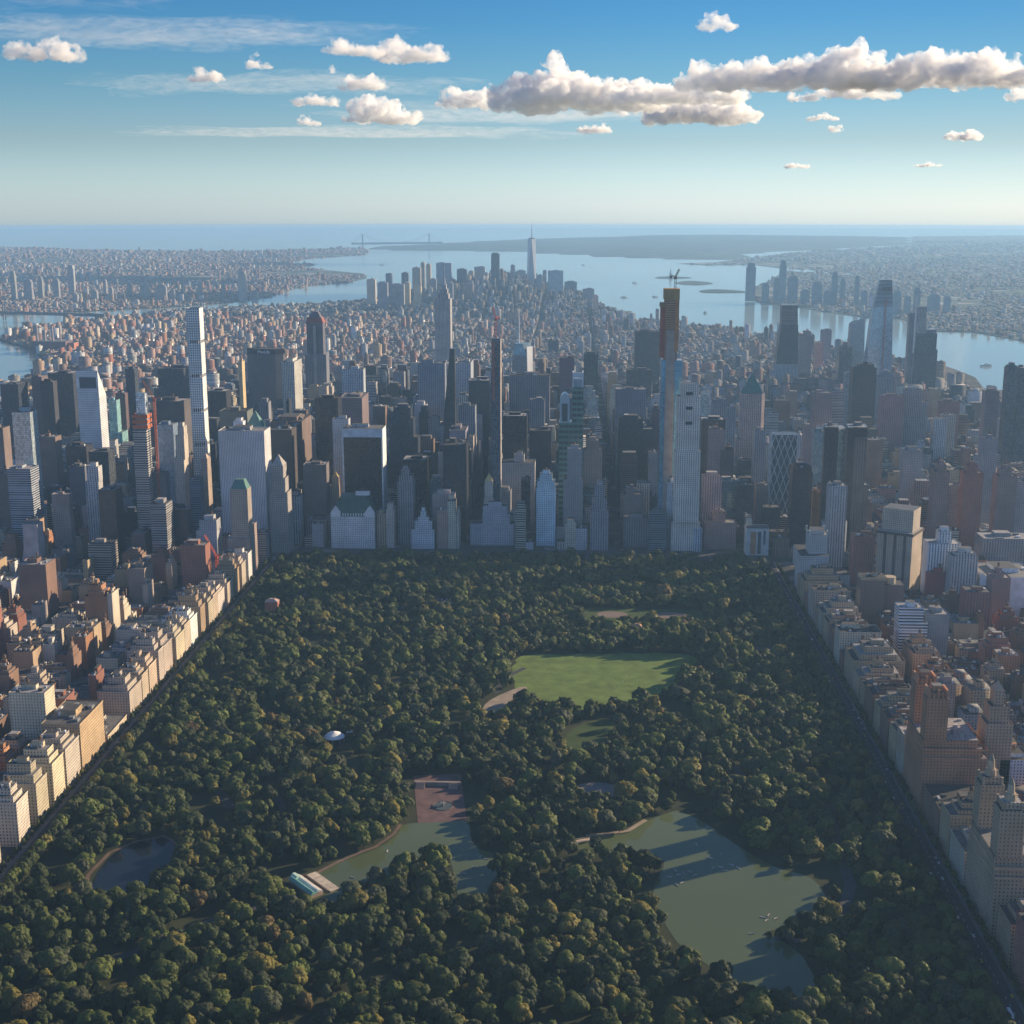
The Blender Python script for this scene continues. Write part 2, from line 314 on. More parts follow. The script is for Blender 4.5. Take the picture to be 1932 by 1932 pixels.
('hotel',[[-44.7,-12.0,112.1],[-43.2,-16.1,137.5],[-41.5,-19.7,160.3]],15,41.5,'P',(0.3,0.27,0.25),'pyr','grey stepped hotel with bright lit ledges at the park corner'),
('office_tower',[[-11.6,31.6,136.0]],160,40,'P',(0.15,0.13,0.13),'flat','dark brown block left of the tan spired tower'),
('office_tower',[[-45.0,-4.6,90.0]],85,30,'S',(0.33,0.35,0.37),'flat','light grey ribbed block at the corner left of the colonnaded block'),
('apartment_tower',[[524.0,559.3,155.5],[527.8,553.7,171.7]],240,30,'P',(0.3,0.23,0.22),'cap','pinkish brown rounded block right of the green glass tower'),
('office_tower',[[537.8,564.3,138.2]],1100,30,'G',(0.2,0.3,0.34),'flat','narrow teal tower beside pink neon strips in the central avenue'),
('office_tower',[[462.5,503.9,213.3]],1350,35,'P',(0.13,0.06,0.09),'flat','dark tower with a wine red crown beyond the green glass tower'),
('office_tower',[[529.7,568.6,217.8]],1400,35,'D',(0.05,0.09,0.1),'cap','dark tower with a teal lantern crown in the middle distance'),
('office_tower',[[649.6,720.5,170.7]],1450,40,'D',(0.08,0.08,0.1),'flat','dark block with a tall white antenna mast in the middle distance'),
('office_tower',[[602.1,675.5,194.1]],850,45,'S',(0.16,0.16,0.2),'flat','grey ribbed broad block left of the orange-topped tower'),
('office_tower',[[594.7,668.6,168.0],[597.2,646.9,188.0]],420,50,'D',(0.03,0.045,0.055),'cap','large black green glass block with pale roof lights left of the orange-topped tower'),
('office_tower',[[670.6,687.3,195.2]],520,30,'P',(0.12,0.08,0.09),'flat','narrow dark red block tucked left of the orange-topped tower'),
('office_tower',[[698.9,780.1,222.0]],2080,40,'D',(0.06,0.07,0.09),'flat','big dark box alone in the far middle distance left of the orange-topped tower'),
('office_tower',[[772.7,793.7,235.7]],520,30,'G',(0.3,0.38,0.38),'flat','pale green block peeping right of the limestone tower'),
('office_tower',[[758.5,805.2,202.4]],330,40,'D',(0.05,0.055,0.065),'flat','dark block with cluttered pale roof right of the limestone tower'),
('office_tower',[[768.0,797.3,193.3]],260,35,'P',(0.26,0.2,0.21),'flat','pinkish brown block in front of the dark cluttered-roof block'),
('office_tower',[[791.0,815.8,153.4]],256,35,'P',(0.09,0.07,0.08),'flat','dark brown block left of the foot of the green pyramid tower'),
('office_tower',[[844.6,863.5,178.3]],650,30,'S',(0.22,0.25,0.3),'flat','blue grey ribbed slab left of the green pyramid tower'),
('office_tower',[[836.4,872.1,162.7]],900,30,'S',(0.2,0.22,0.26),'flat','hazy blue block behind, left of the green pyramid tower'),
('office_tower',[[887.4,910.6,154.0]],500,30,'S',(0.24,0.25,0.29),'flat','small grey blue slab in front of the green pyramid tower'),
('apartment_tower',[[598.6,632.7,89.3],[603.6,619.6,101.0]],135,30,'P',(0.2,0.17,0.17),'flat','dark brown tower with a cream lit corner and square roof house'),
('hotel',[[598.2,644.0,54.1]],90,30,'S',(0.24,0.2,0.21),'cap','low grey brown clubhouse with tall columns on the park front'),
('hotel',[[536.0,569.2,75.1],[538.7,565.0,98.3],[543.4,561.4,121.4]],60,28,'S',(0.28,0.25,0.27),'cap','pink grey stepped tower on the park front right of the tan stepped hotel'),
('hotel',[[435.8,471.5,110.2],[437.6,469.6,121.9],[442.1,465.0,134.8]],90,28,'P',(0.42,0.52,0.58),'cap','pale blue hotel tower with sloped crown on the park front'),
('hotel',[[473.3,538.6,36.0],[485.9,522.2,124.7],[492.5,519.0,181.4]],93,30,'P',(0.3,0.27,0.27),'cap','broad tan stepped hotel on the park front right of the pale blue hotel'),
('apartment_tower',[[643.5,674.6,70.2],[653.1,664.3,79.1]],58,26,'B',(0.13,0.19,0.21),'flat','dark teal glass block on the park front'),
('apartment_tower',[[676.8,701.9,88.5],[677.8,697.9,122.1]],88,28,'P',(0.4,0.42,0.45),'cap','slim white block on the park front below the orange-topped tower'),
('apartment_tower',[[704.2,721.8,42.9]],100,22,'D',(0.07,0.07,0.09),'flat','small dark block on the park front beside a white drum'),
('apartment_tower',[[740.7,788.3,63.6],[742.5,778.0,130.1]],110,30,'S',(0.3,0.24,0.26),'cap','pink ribbed stepped block behind the park front right of the white drum'),
('apartment_tower',[[746.0,804.0,49.7],[761.9,784.6,65.1]],80,30,'P',(0.32,0.2,0.17),'cap','reddish tan stepped apartment block near the traffic circle'),
('office_tower',[[778.8,826.2,101.1]],210,35,'G',(0.12,0.17,0.18),'flat','dark green block with a pale roof bar behind the white arched block'),
('office_tower',[[816.3,846.1,102.6]],170,30,'D',(0.07,0.08,0.09),'flat','dark block with bright roof frames behind the white arched block'),
('office_tower',[[861.8,889.6,82.8]],260,30,'P',(0.36,0.27,0.25),'flat','pinkish masonry block right of the dark block with roof frames'),
('office_tower',[[1296.5,1341.5,173.5],[1315.4,1340.0,184.1]],2500,40,'P',(0.27,0.22,0.22),'flat','grey brown block just right of the tall dark-topped tower'),
('office_tower',[[1482.6,1520.5,140.0]],3100,40,'P',(0.25,0.21,0.23),'flat','lone hazy tower standing against the river'),
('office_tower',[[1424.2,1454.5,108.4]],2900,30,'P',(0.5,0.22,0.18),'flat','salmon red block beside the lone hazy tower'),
('office_tower',[[1400.3,1444.3,152.6]],2300,40,'D',(0.12,0.14,0.17),'flat','dark grey block left of the slanted blue tower'),
('office_tower',[[1248.3,1310.3,195.8],[1265.7,1303.9,205.4]],1300,45,'D',(0.035,0.035,0.05),'flat','dark tower with a white cap in front of the glass spire towers'),
('office_tower',[[1353.3,1405.2,149.1],[1369.8,1402.5,162.7]],1500,40,'S',(0.22,0.24,0.28),'flat','blue grey block with a pale roof dish behind the red ribbed towers'),
('apartment_tower',[[1249.6,1303.5,168.6]],950,35,'S',(0.34,0.17,0.17),'flat','red pink ribbed apartment slab, left one of a joined pair'),
('apartment_tower',[[1313.6,1368.4,148.9],[1314.1,1355.8,177.7]],985,35,'S',(0.3,0.26,0.27),'cap','grey pink ribbed apartment slab, right one of a joined pair'),
('apartment_tower',[[1119.0,1168.3,148.4]],1150,35,'S',(0.27,0.17,0.17),'flat','brown red ribbed slab right of the green pyramid tower'),
('apartment_tower',[[1178.1,1208.4,148.5]],1200,30,'B',(0.3,0.3,0.33),'flat','grey banded slab right of the brown red ribbed slab'),
('office_tower',[[1248.3,1269.0,170.0]],1400,30,'G',(0.25,0.3,0.34),'flat','pale slim block left of the dark tower with white cap'),
('apartment_tower',[[1531.5,1554.9,244.4],[1534.3,1551.4,248.6]],900,35,'D',(0.07,0.09,0.12),'cap','tall dark blue tower at the right picture edge'),
('apartment_tower',[[1563.0,1592.1,242.2]],920,35,'D',(0.09,0.11,0.14),'flat','dark blue twin tower cut by the right picture edge'),
('office_tower',[[1290.6,1318.0,181.4]],250,30,'P',(0.24,0.23,0.25),'flat','grey slab with a white roof box among low blocks at the right'),
('apartment_tower',[[1511.9,1545.2,173.5]],1000,30,'P',(0.22,0.17,0.18),'cap','lone brown tower among low blocks left of the right-edge tower'),
('apartment_tower',[[1190.0,1228.2,122.4]],450,30,'P',(0.3,0.28,0.28),'cap','pale stepped block standing alone among low roofs at the right'),
('apartment_tower',[[1445.1,1494.1,126.5]],1150,30,'P',(0.24,0.13,0.12),'flat','reddish slab behind the low roofs right of the joined pair'),
('apartment_tower',[[1151.5,1178.4,152.1],[1158.0,1172.6,164.6]],60,30,'P',(0.25,0.17,0.15),'cap','brown brick tower, leftmost of three at the right'),
('apartment_tower',[[1199.6,1232.3,153.9],[1204.8,1222.9,166.3]],40,30,'P',(0.27,0.12,0.09),'cap','red brick tower, middle of three at the right'),
('apartment_tower',[[1254.9,1288.5,151.4],[1260.0,1279.2,162.5]],30,30,'P',(0.22,0.16,0.15),'cap','dark brown brick tower, rightmost of three at the right'),
('apartment_tower',[[1188.4,1209.5,121.0]],90,25,'P',(0.22,0.24,0.27),'flat','blue grey slab between two brick towers at the right'),
('apartment_tower',[[1297.9,1324.7,135.8]],60,30,'P',(0.3,0.29,0.31),'flat','grey tower cut by the right picture edge beside the dark brown brick tower'),
('apartment_tower',[[898.6,934.8,149.9],[900.0,932.7,157.5]],60,35,'D',(0.05,0.035,0.04),'cap','dark brown rounded tower on the traffic circle right of the lattice tower'),
('office_tower',[[945.5,960.7,101.6]],110,25,'P',(0.55,0.3,0.12),'flat','wall coloured orange for reflected sun between the dark rounded tower and grey ribbed tower'),  # sun reflection off glass, put into an orange wall colour
('apartment_tower',[[1029.7,1060.1,104.6]],170,35,'P',(0.26,0.21,0.18),'flat','brown slab right of the grey ribbed tower on the circle'),
('office_tower',[[1000.8,1018.6,142.0],[1001.9,1016.7,151.1]],560,30,'P',(0.32,0.23,0.22),'cap','pinkish tower behind the lattice tower'),
('office_tower',[[1032.0,1059.1,134.1]],620,30,'G',(0.12,0.26,0.32),'flat','teal glass block right of the lattice tower'),
('apartment_tower',[[970.6,1005.7,81.7]],-150,30,'P',(0.25,0.13,0.11),'flat','red brick slab left of the big tan cross-lit tower'),
('apartment_tower',[[1064.9,1115.9,97.4],[1082.5,1102.9,115.1]],-260,35,'S',(0.5,0.52,0.54),'cap','white ribbed block with a stepped roof over a red brick base'),
('apartment_tower',[[1092.0,1131.4,87.7],[1097.0,1128.6,92.1]],-300,30,'S',(0.4,0.38,0.36),'cap','pale ribbed tower with a lit clock-like roof house'),
('apartment_tower',[[1076.8,1113.3,69.9]],-440,35,'S',(0.27,0.12,0.1),'flat','red brown rounded tower with a white roof rim'),
('apartment_tower',[[1130.5,1157.5,75.7],[1135.1,1149.3,82.0]],-380,30,'P',(0.3,0.19,0.16),'cap','brick tower right of the red brown rounded tower'),
('office_tower',[[953.0,991.3,58.5],[951.7,985.6,80.1]],-560,30,'B',(0.5,0.53,0.56),'flat','white office block with glass bands'),
('office_tower',[[993.0,1026.0,65.7]],-540,30,'P',(0.25,0.26,0.28),'flat','grey gridded office block right of the white banded block'),
('opera_house',[[1192.4,1297.0,73.0]],-120,50,'S',(0.25,0.25,0.27),'flat','long grey slab behind the white concert hall roofs'),
('concert_hall',[[1136.9,1217.9,62.8]],-330,90,'K',(0.55,0.56,0.58),'flat','low white concert hall with a broad flat roof'),
('apartment_tower',[[1061.8,1103.7,53.5]],-269,7,'P',(0.33,0.09,0.08),'flat','deep red brick base block below the white ribbed block'),
('apartment_tower',[[942.5,959.4,63.9]],-820,30,'P',(0.3,0.22,0.2),'cap','small pink block behind the orange twin towers'),
('apartment_tower',[[955.5,989.7,47.8]],-1010,40,'P',(0.45,0.46,0.5),'flat','white grey apartment block behind the sandstone twin towers'),
('skyscraper',[[-500.8,-449.6,251.2]],6100,45,'P',(0.35,0.3,0.24),'flat','twin-peaked cream downtown block, left part'),
('skyscraper',[[-489.7,-465.1,266.4]],6479,45,'S',(0.38,0.32,0.25),'cap','slim cream downtown tower beside a twin-peaked block'),
('skyscraper',[[-428.7,-326.4,249.6]],6858,45,'P',(0.24,0.27,0.33),'flat','wide flat-topped bluish downtown slab'),
('skyscraper',[[-245.2,-182.3,231.3]],6337,45,'S',(0.1,0.12,0.16),'cap','dark cubic downtown tower left of centre'),
('skyscraper',[[-162.8,-91.7,230.9]],6716,45,'P',(0.28,0.28,0.3),'flat','stepped grey downtown tower left of the tall dark slab'),
('skyscraper',[[-19.2,32.2,334.0]],6195,45,'S',(0.07,0.09,0.12),'cap','tall dark downtown slab left of the glass spire'),
('skyscraper',[[84.2,111.1,247.9]],6574,45,'P',(0.25,0.28,0.32),'flat','thin needle-like downtown tower left of the glass spire'),
('skyscraper',[[105.6,167.2,196.1]],6953,45,'S',(0.36,0.34,0.34),'cap','pale downtown block left of the glass spire'),
('skyscraper',[[254.8,291.8,191.6]],6432,45,'P',(0.2,0.26,0.32),'flat','low blue downtown block right of the glass spire'),
('skyscraper',[[285.8,312.2,202.8]],6811,45,'S',(0.18,0.24,0.3),'cap','slim blue downtown tower right of the glass spire'),
('skyscraper',[[331.4,427.9,226.4]],6290,45,'P',(0.25,0.34,0.38),'flat','broad pale blue downtown block with a sloped left shoulder'),
('skyscraper',[[432.7,514.0,137.9]],6669,45,'S',(0.17,0.22,0.28),'cap','rounded blue downtown block near the harbour'),
('skyscraper',[[549.6,621.1,122.3]],6148,45,'P',(0.2,0.19,0.22),'flat','square grey downtown block close to the harbour edge'),
('skyscraper',[[-459.8,-431.9,254.0]],6527,45,'S',(0.4,0.33,0.26),'cap','slim cream downtown twin left of the bluish slab'),
('skyscraper',[[-776.8,-735.2,177.6]],6906,45,'P',(0.12,0.13,0.17),'flat','small dark square downtown tower near the strait'),
('skyscraper',[[-604.0,-559.5,205.5]],6385,45,'S',(0.12,0.13,0.17),'cap','small dark downtown cube left of the cream blocks'),
('skyscraper',[[36.9,69.8,191.4]],6764,45,'P',(0.22,0.3,0.34),'flat','teal downtown block between needle and tall dark slab'),
('skyscraper',[[32.5,53.2,235.9]],6243,45,'S',(0.25,0.18,0.17),'cap','narrow brown downtown tower touching the tall dark slab'),
('skyscraper',[[-194.0,-160.4,208.1]],6622,45,'P',(0.45,0.38,0.28),'flat','cream lit downtown tower left of the stepped grey tower'),
('skyscraper',[[-394.4,-353.4,181.0]],6101,45,'S',(0.22,0.23,0.27),'cap','grey downtown block below the bluish slab'),
('office_tower',[[-745.0,-693.1,193.5]],5840,45,'P',(0.42,0.36,0.28),'flat','lone cream civic tower at the left of downtown'),
('office_tower',[[-636.9,-579.3,190.4]],5537,45,'S',(0.26,0.26,0.29),'cap','grey civic slab right of the lone cream tower'),
('office_tower',[[-576.2,-495.6,175.9]],5634,45,'P',(0.26,0.26,0.29),'flat','broad grey civic block with cream lit edge'),
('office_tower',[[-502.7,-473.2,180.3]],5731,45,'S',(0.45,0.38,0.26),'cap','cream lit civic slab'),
('office_tower',[[-167.5,-106.1,171.1]],5828,45,'P',(0.28,0.22,0.2),'flat','brown lit block in front of the stepped grey tower'),
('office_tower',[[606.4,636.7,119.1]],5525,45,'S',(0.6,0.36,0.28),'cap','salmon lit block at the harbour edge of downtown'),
('office_tower',[[-436.1,-394.5,167.3]],5622,45,'P',(0.45,0.37,0.25),'flat','pair of cream slabs in front of downtown'),
('office_tower',[[-256.3,-217.2,181.6]],5719,45,'S',(0.25,0.25,0.28),'cap','grey block with cream edge below the bluish slab'),
]
WEST_SHORE=[(665,6349),(645,6164),(711,5779),(791,5465),(891,5284),(1078,5115),(1224,4790),(1327,4731),(1376,4406),(1600,4388),(1652,3752),(1769,3555),(1849,3411),(1969,3217),(1989,2926),(1990,2742),(1932,2435),(1992,2367),(1977,2067)]
BROOKLYN=[(-14690,20571),(-8754,19558),(-6248,17728),(-4702,17304),(-3982,17832),(-3378,18381),(-2909,19234),(-2619,18152),(-2289,16063),(-2521,15247),(-2755,14677),(-2815,14149),(-2744,13042),(-2360,12913),(-2431,12083),(-2115,11594),(-1528,10711),(-1363,9917),(-1399,9205),(-1643,8712),(-1695,8126),(-1661,7238),(-1804,6681),(-2009,6274),(-2373,5936),(-2633,5708),(-2866,5533),(-3484,4905),(-4135,4543)]
STATEN=[(-2696,18820),(-2277,18565),(-1763,17934),(-414,17623),(313,16835),(742,15994),(1175,15417),(1579,15059),(2025,14718),(2504,14393),(2780,16725),(3726,18186),(5956,21184),(7415,27533),(5335,28539),(2445,29287),(1220,27248),(-109,25675),(-1011,23842),(-1839,21506),(-2536,19996)]
JERSEY=[(1701,7334),(1726,6843),(1944,6315),(2025,6007),(2095,5842),(2187,5568),(2354,5499),(2343,4686),(2510,4693),(2579,4433),(2625,4191),(2647,3153),(2801,1873),(17863,28553),(13757,29507),(10187,29343),(7770,28090),(6056,20863),(3575,17212),(2721,15111),(2075,13565),(1629,13243),(1916,12824),(2455,12990),(2683,11815),(3038,10608),(2559,11339),(2157,9539),(1854,8358)]
LIBERTY=[(1215,10083),(1359,10331),(1553,10098),(1345,9902)]
ELLIS=[(1436,8065),(1576,8311),(1768,8081),(1740,7915),(1501,7872)]
GOVERNOR=[(1340,9166),(1480,9551),(1653,9181),(1470,8894)]
PIER1=[(677,6445),(755,6330),(771,6215),(685,6211)]
PIER2=[(747,6035),(848,5996),(837,5868),(727,5905)]
BAY=[(6308,17810),(7090,18341),(7828,17880),(6839,16912)]
BAY2=[(2688,12062),(3127,10715),(3067,10459),(2628,11456)]
FERRIES=[(996,9150),(844,7295),(1648,4809),(1280,5888),(1066,7363),(-1362,2145),(-1592,2959),(1810,4233),(586,12763),(-1613,12662),(2141,3130),(1232,16017)]
JTOWERS=[(1647,1709,6926,252),(1842,1884,6745,275),(1901,1964,6748,176),(2020,2082,6519,150),(2138,2173,6489,213),(2226,2257,6671,161),(2292,2320,6531,187),(1814,1850,6800,160),(1739,1784,6796,126),(2085,2133,6452,100),(2688,2724,5867,102),(2622,2691,5987,106),(2350,2394,5704,144),(2490,2523,5784,157),(2412,2445,5678,113),(1972,2028,6660,93),(2261,2296,6159,117)]
KTOWERS=[(-3116,-3072,7322,211),(-1754,-1699,6769,198),(-2343,-2326,7468,138),(-1943,-1920,7058,108),(-2107,-2078,7050,108),(-2305,-2237,6744,109),(-2663,-2631,7235,95),(-3227,-3173,6798,136),(-3316,-3284,6793,194),(-3325,-3299,7423,69),(-2508,-2451,7033,106),(-2907,-2883,7442,103),(-2830,-2798,6623,51),(-2585,-2538,6101,38),(-2655,-2629,6824,84),(-2238,-2211,6843,71),(-1689,-1649,6869,65),(-3212,-3178,6999,145),(-3106,-3066,7005,132),(-2775,-2735,6819,65)]
CLOUDS=[(-1014,7257,1616,137,244,'c'),(-682,7687,1616,214,308,'c'),(-3235,7501,1616,181,292,'c'),(-2544,9205,1616,142,185,'c'),(-1865,8172,1616,128,126,'c'),(-1382,10097,1616,197,232,'c'),(-2152,11870,1616,180,252,'c'),(-1909,14938,1616,388,502,'c'),(-2895,15349,1616,155,166,'c'),(-1385,8526,1616,86,57,'c'),(517,11960,1616,552,998,'b'),(-622,12396,1616,297,359,'c'),(2218,9592,1616,422,941,'b'),(3476,9559,1616,402,900,'b'),(1316,6087,1621,141,131,'c'),(2018,15332,1616,544,783,'c'),(3093,11399,1616,186,594,'c'),(736,17293,1616,185,257,'c'),(1026,13671,1616,86,96,'c'),(3382,14554,1616,109,230,'c'),(4040,17171,1616,126,113,'c'),(6477,19735,1616,269,304,'c'),(4500,23317,1301,140,245,'c'),(6723,22871,1314,109,271,'c'),(4809,11625,1616,183,157,'c'),(1492,11320,1616,341,681,'b')]
HAZE = 4.2e-5; SKY = 0.1; EXPO = 0.86; VB = 16
# ------------------------------------------------------------------ the setting: water, land, roads, park ground
SEA = water_mat('sea_water', (0.3, 0.37, 0.33), 0.12, 0.015, 0.012)
for n_ in SEA.node_tree.nodes:
    if n_.type == 'BSDF_PRINCIPLED': n_.inputs['IOR'].default_value = 1.55
sb = MB(); sb.face([(504 + 43000 * math.cos(2 * math.pi * i / 256), -2373 + 43000 * math.sin(2 * math.pi * i / 256), -3.0) for i in range(256)], (0.1, 0.1, 0.1))
struct(sb.build('sea', SEA))
def land_mat(name, a, b, c, sc):
    m, nt, nd, lk = new_mat(name)
    g = N(nt, 'ShaderNodeNewGeometry'); n1 = N(nt, 'ShaderNodeTexNoise', inp={'Scale': sc, 'Detail': 8.0, 'Roughness': 0.7}); n2 = N(nt, 'ShaderNodeTexVoronoi', inp={'Scale': sc * 9})
    lk.new(g.outputs['Position'], n1.inputs['Vector']); lk.new(g.outputs['Position'], n2.inputs['Vector'])
    mr = N(nt, 'ShaderNodeMapRange', inp={'From Min': 0.4, 'From Max': 0.6}); lk.new(n1.outputs[0], mr.inputs[0])
    k = mixc(nt, mr.outputs[0], a, b); v = math_(nt, 'GREATER_THAN', N_sep(nt, n2.outputs['Color']), 0.82)
    out_bsdf(nt, mixc(nt, v, k, c), 0.95, 0.1); return m
def N_sep(nt, s):
    x = N(nt, 'ShaderNodeSeparateColor'); nt.links.new(s, x.inputs[0]); return x.outputs[0]
CITYG = land_mat('city_ground', (0.075, 0.075, 0.08), (0.05, 0.055, 0.05), (0.16, 0.15, 0.14), 0.004)
FARG = land_mat('far_ground', (0.06, 0.085, 0.06), (0.09, 0.1, 0.09), (0.3, 0.28, 0.25), 0.0011)
HILLG = land_mat('hill_ground', (0.035, 0.055, 0.04), (0.06, 0.075, 0.055), (0.1, 0.11, 0.09), 0.0008)
EAST_SHORE = [(-1330, -2600), (-1330, 1300), (-1400, 2000), (-1500, 2650), (-1640, 3050), (-1880, 3560), (-2260, 4050), (-2330, 4600), (-2100, 5300), (-1550, 5900), (-800, 6480), (-250, 7000), (50, 7350), (330, 7300)]
MANHATTAN = EAST_SHORE + [(560, 6800)] + WEST_SHORE + [(1930, 1000), (1900, -2600)]
sheet('manhattan_ground', MANHATTAN, 0.0, CITYG)
sheet('brooklyn_ground', BROOKLYN, -0.5, FARG)
sheet('jersey_ground', JERSEY, -0.5, FARG)
for nm, P in (('liberty_island', LIBERTY), ('ellis_island', ELLIS), ('governors_island', GOVERNOR)): sheet('island_ground', smooth(P, 4), -0.4, HILLG)
for P in (PIER1, PIER2): sheet('pier_ground', P, -0.3, FARG)
for P in (BAY, BAY2): sheet('bay_water', smooth(P, 4), 0.4, SEA)
# Staten Island: a low wooded ridge
def ridge(name, outline, hmax, mat, step):
    xs = [p[0] for p in outline]; ys = [p[1] for p in outline]; b = MB()
    nx = int((max(xs) - min(xs)) / step) + 2; ny = int((max(ys) - min(ys)) / step) + 2; g = {}
    def h(x, y):
        if not inside(outline, x, y): return -4.0
        dmin = min(math.hypot(x - p[0], y - p[1]) for p in dense)
        return hmax * (1 - math.exp(-dmin / 1600.0)) * (0.75 + 0.25 * math.sin(x / 900.0) * math.cos(y / 1300.0))
    dense = smooth(outline, 5)
    for i in range(nx):
        for j in range(ny): x, y = min(xs) + i * step, min(ys) + j * step; g[i, j] = (x, y, h(x, y))
    for i in range(nx - 1):
        for j in range(ny - 1):
            q = [g[i, j], g[i + 1, j], g[i + 1, j + 1], g[i, j + 1]]
            if max(p[2] for p in q) > -3.9: b.face(q, (0.1, 0.1, 0.1))
    struct(b.build(name, mat))
ridge('hills', STATEN, 75, HILLG, 420)

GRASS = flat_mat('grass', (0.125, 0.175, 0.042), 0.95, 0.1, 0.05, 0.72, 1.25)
DULLG = flat_mat('dull_grass', (0.06, 0.085, 0.025), 0.95, 0.1, 0.03)  # duller, darker grass tone for the second green and ball fields
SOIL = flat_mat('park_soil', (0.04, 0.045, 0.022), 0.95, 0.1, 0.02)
SAND = flat_mat('infield_sand', (0.2, 0.15, 0.12), 0.95, 0.1, 0.08, 0.9, 1.1)
PATHM = flat_mat('path_gravel', (0.3, 0.24, 0.18), 0.95, 0.1, 0.08, 0.8, 1.15)
BRICKP = flat_mat('brick_paving', (0.135, 0.082, 0.075), 0.9, 0.15, 0.1, 0.75, 1.25)
ASPH = flat_mat('asphalt', (0.055, 0.055, 0.06), 0.9, 0.2, 0.06, 0.8, 1.2)
PAVE = flat_mat('pavement', (0.17, 0.16, 0.15), 0.9, 0.2, 0.06, 0.85, 1.15)
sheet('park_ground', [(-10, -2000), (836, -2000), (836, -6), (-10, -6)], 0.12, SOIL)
sheet('road', [(-30, -2000), (-12, -2000), (-12, 0), (-30, 0)], 0.06, ASPH)
sheet('road', [(840, -2000), (860, -2000), (860, -30), (840, -30)], 0.06, ASPH)
sheet('road', [(-30, 4), (850, 4), (850, 22), (-30, 22)], 0.06, ASPH)
for x0, x1 in ((-37, -30), (860, 866), (836, 840)):
    b = MB(); b.box(x0, x1, -2000, -8, 0, 0.15, (0.2, 0.2, 0.2)); struct(b.build('pavement', PAVE))
b = MB()
for k in range(22):
    y = -1480 + 66 * k
    for x in (846.6, 853.3, -24, -18):
        for q in range(6): b.face([(x - 0.12, y + q * 11, 0.075), (x + 0.12, y + q * 11, 0.075), (x + 0.12, y + q * 11 + 4, 0.075), (x - 0.12, y + q * 11 + 4, 0.075)], (0.7, 0.7, 0.7))
struct(b.build('road_marking', M_PLAIN))

LAKE = smooth([(250, -1217), (265, -1200), (282, -1177), (315, -1144), (330, -1113), (333, -1092), (352, -1085), (396, -1077), (408, -1130), (432, -1150), (470, -1146), (500, -1127), (518, -1112), (545, -1105), (562, -1100), (581, -1073), (608, -1049), (619, -1047), (643, -1074), (666, -1116), (699, -1164), (731, -1186), (739, -1226), (733, -1241), (713, -1257), (700, -1276), (676, -1287), (690, -1305), (702, -1330), (704, -1368), (690, -1394), (662, -1390), (640, -1376), (622, -1345), (596, -1305), (581, -1222), (595, -1160), (567, -1138), (518, -1138), (500, -1138), (470, -1157), (440, -1180), (424, -1245), (410, -1254), (400, -1225), (394, -1192), (386, -1162), (368, -1158), (352, -1180), (330, -1207), (306, -1236), (288, -1254), (270, -1250)], 3)
POND = smooth([(121, -1165), (112, -1143), (97, -1131), (74, -1145), (60, -1165), (57, -1208), (62, -1238), (75, -1258), (90, -1254), (101, -1240), (114, -1222), (122, -1192)], 3)
LAWN = smooth([(426, -580), (440, -545), (521, -538), (600, -529), (662, -531), (682, -556), (660, -622), (630, -680), (575, -730), (505, -757), (462, -742), (446, -715), (434, -690), (424, -640)], 3)
GREEN2 = smooth([(500, -834), (530, -794), (556, -793), (548, -840), (520, -890), (498, -890)], 3)
FIELDS = smooth([(525, -378), (600, -386), (695, -380), (705, -330), (690, -312), (600, -312), (530, -312)], 3)
MALL = smooth([(393, -772), (400, -727), (436, -677), (446, -686), (424, -735), (410, -790)], 3)
TERR = [(330, -968), (382, -960), (398, -1079), (348, -1086)]
LAKEW = water_mat('lake_water', (0.085, 0.105, 0.045), 0.05, 0.05, 0.12)
PONDW = water_mat('pond_water', (0.01, 0.015, 0.022), 0.1, 0.12, 0.12)
sheet('lake_water', LAKE, 0.3, LAKEW); sheet('pond_water', POND, 0.3, PONDW)
LAWN = [(x + 2.5 * math.sin(x * 0.31 + y * 0.17), y + 2.5 * math.sin(y * 0.27 - x * 0.13)) for x, y in LAWN]
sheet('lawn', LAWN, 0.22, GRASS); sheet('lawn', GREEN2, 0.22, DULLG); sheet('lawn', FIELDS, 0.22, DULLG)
SOILP = flat_mat('worn_path', (0.15, 0.105, 0.08), 0.95, 0.1, 0.08)
sheet('path', MALL, 0.26, PATHM)
sheet('plaza', TERR, 0.34, BRICKP)
for cx in (566, 658): sheet('sand_infield', ellipse(cx, -343, 24, 17), 0.3, SAND)
sheet('plaza', ellipse(533, -997, 25, 21), 0.3, PAVE)
sheet('car_park', [(255, -300), (320, -298), (322, -262), (258, -262)], 0.3, ASPH)
sheet('car_park', [(742, -545), (800, -540), (800, -492), (745, -490)], 0.3, ASPH)
POND_RIM = strip([(118, -1148), (108, -1137), (97, -1127), (72, -1142), (55, -1165), (51, -1200), (50, -1212), (54, -1228)], 4)
sheet('path', POND_RIM, 0.36, SOILP)
SHORE_PATH = strip([(262, -1202), (279, -1177), (300, -1153), (313, -1141), (327, -1112), (331, -1090)], 4)
sheet('path', SHORE_PATH, 0.38, SOILP)
SHORE2 = strip([(520, -1108), (545, -1101), (563, -1094), (582, -1068)], 5); sheet('path', SHORE2, 0.38, PATHM)
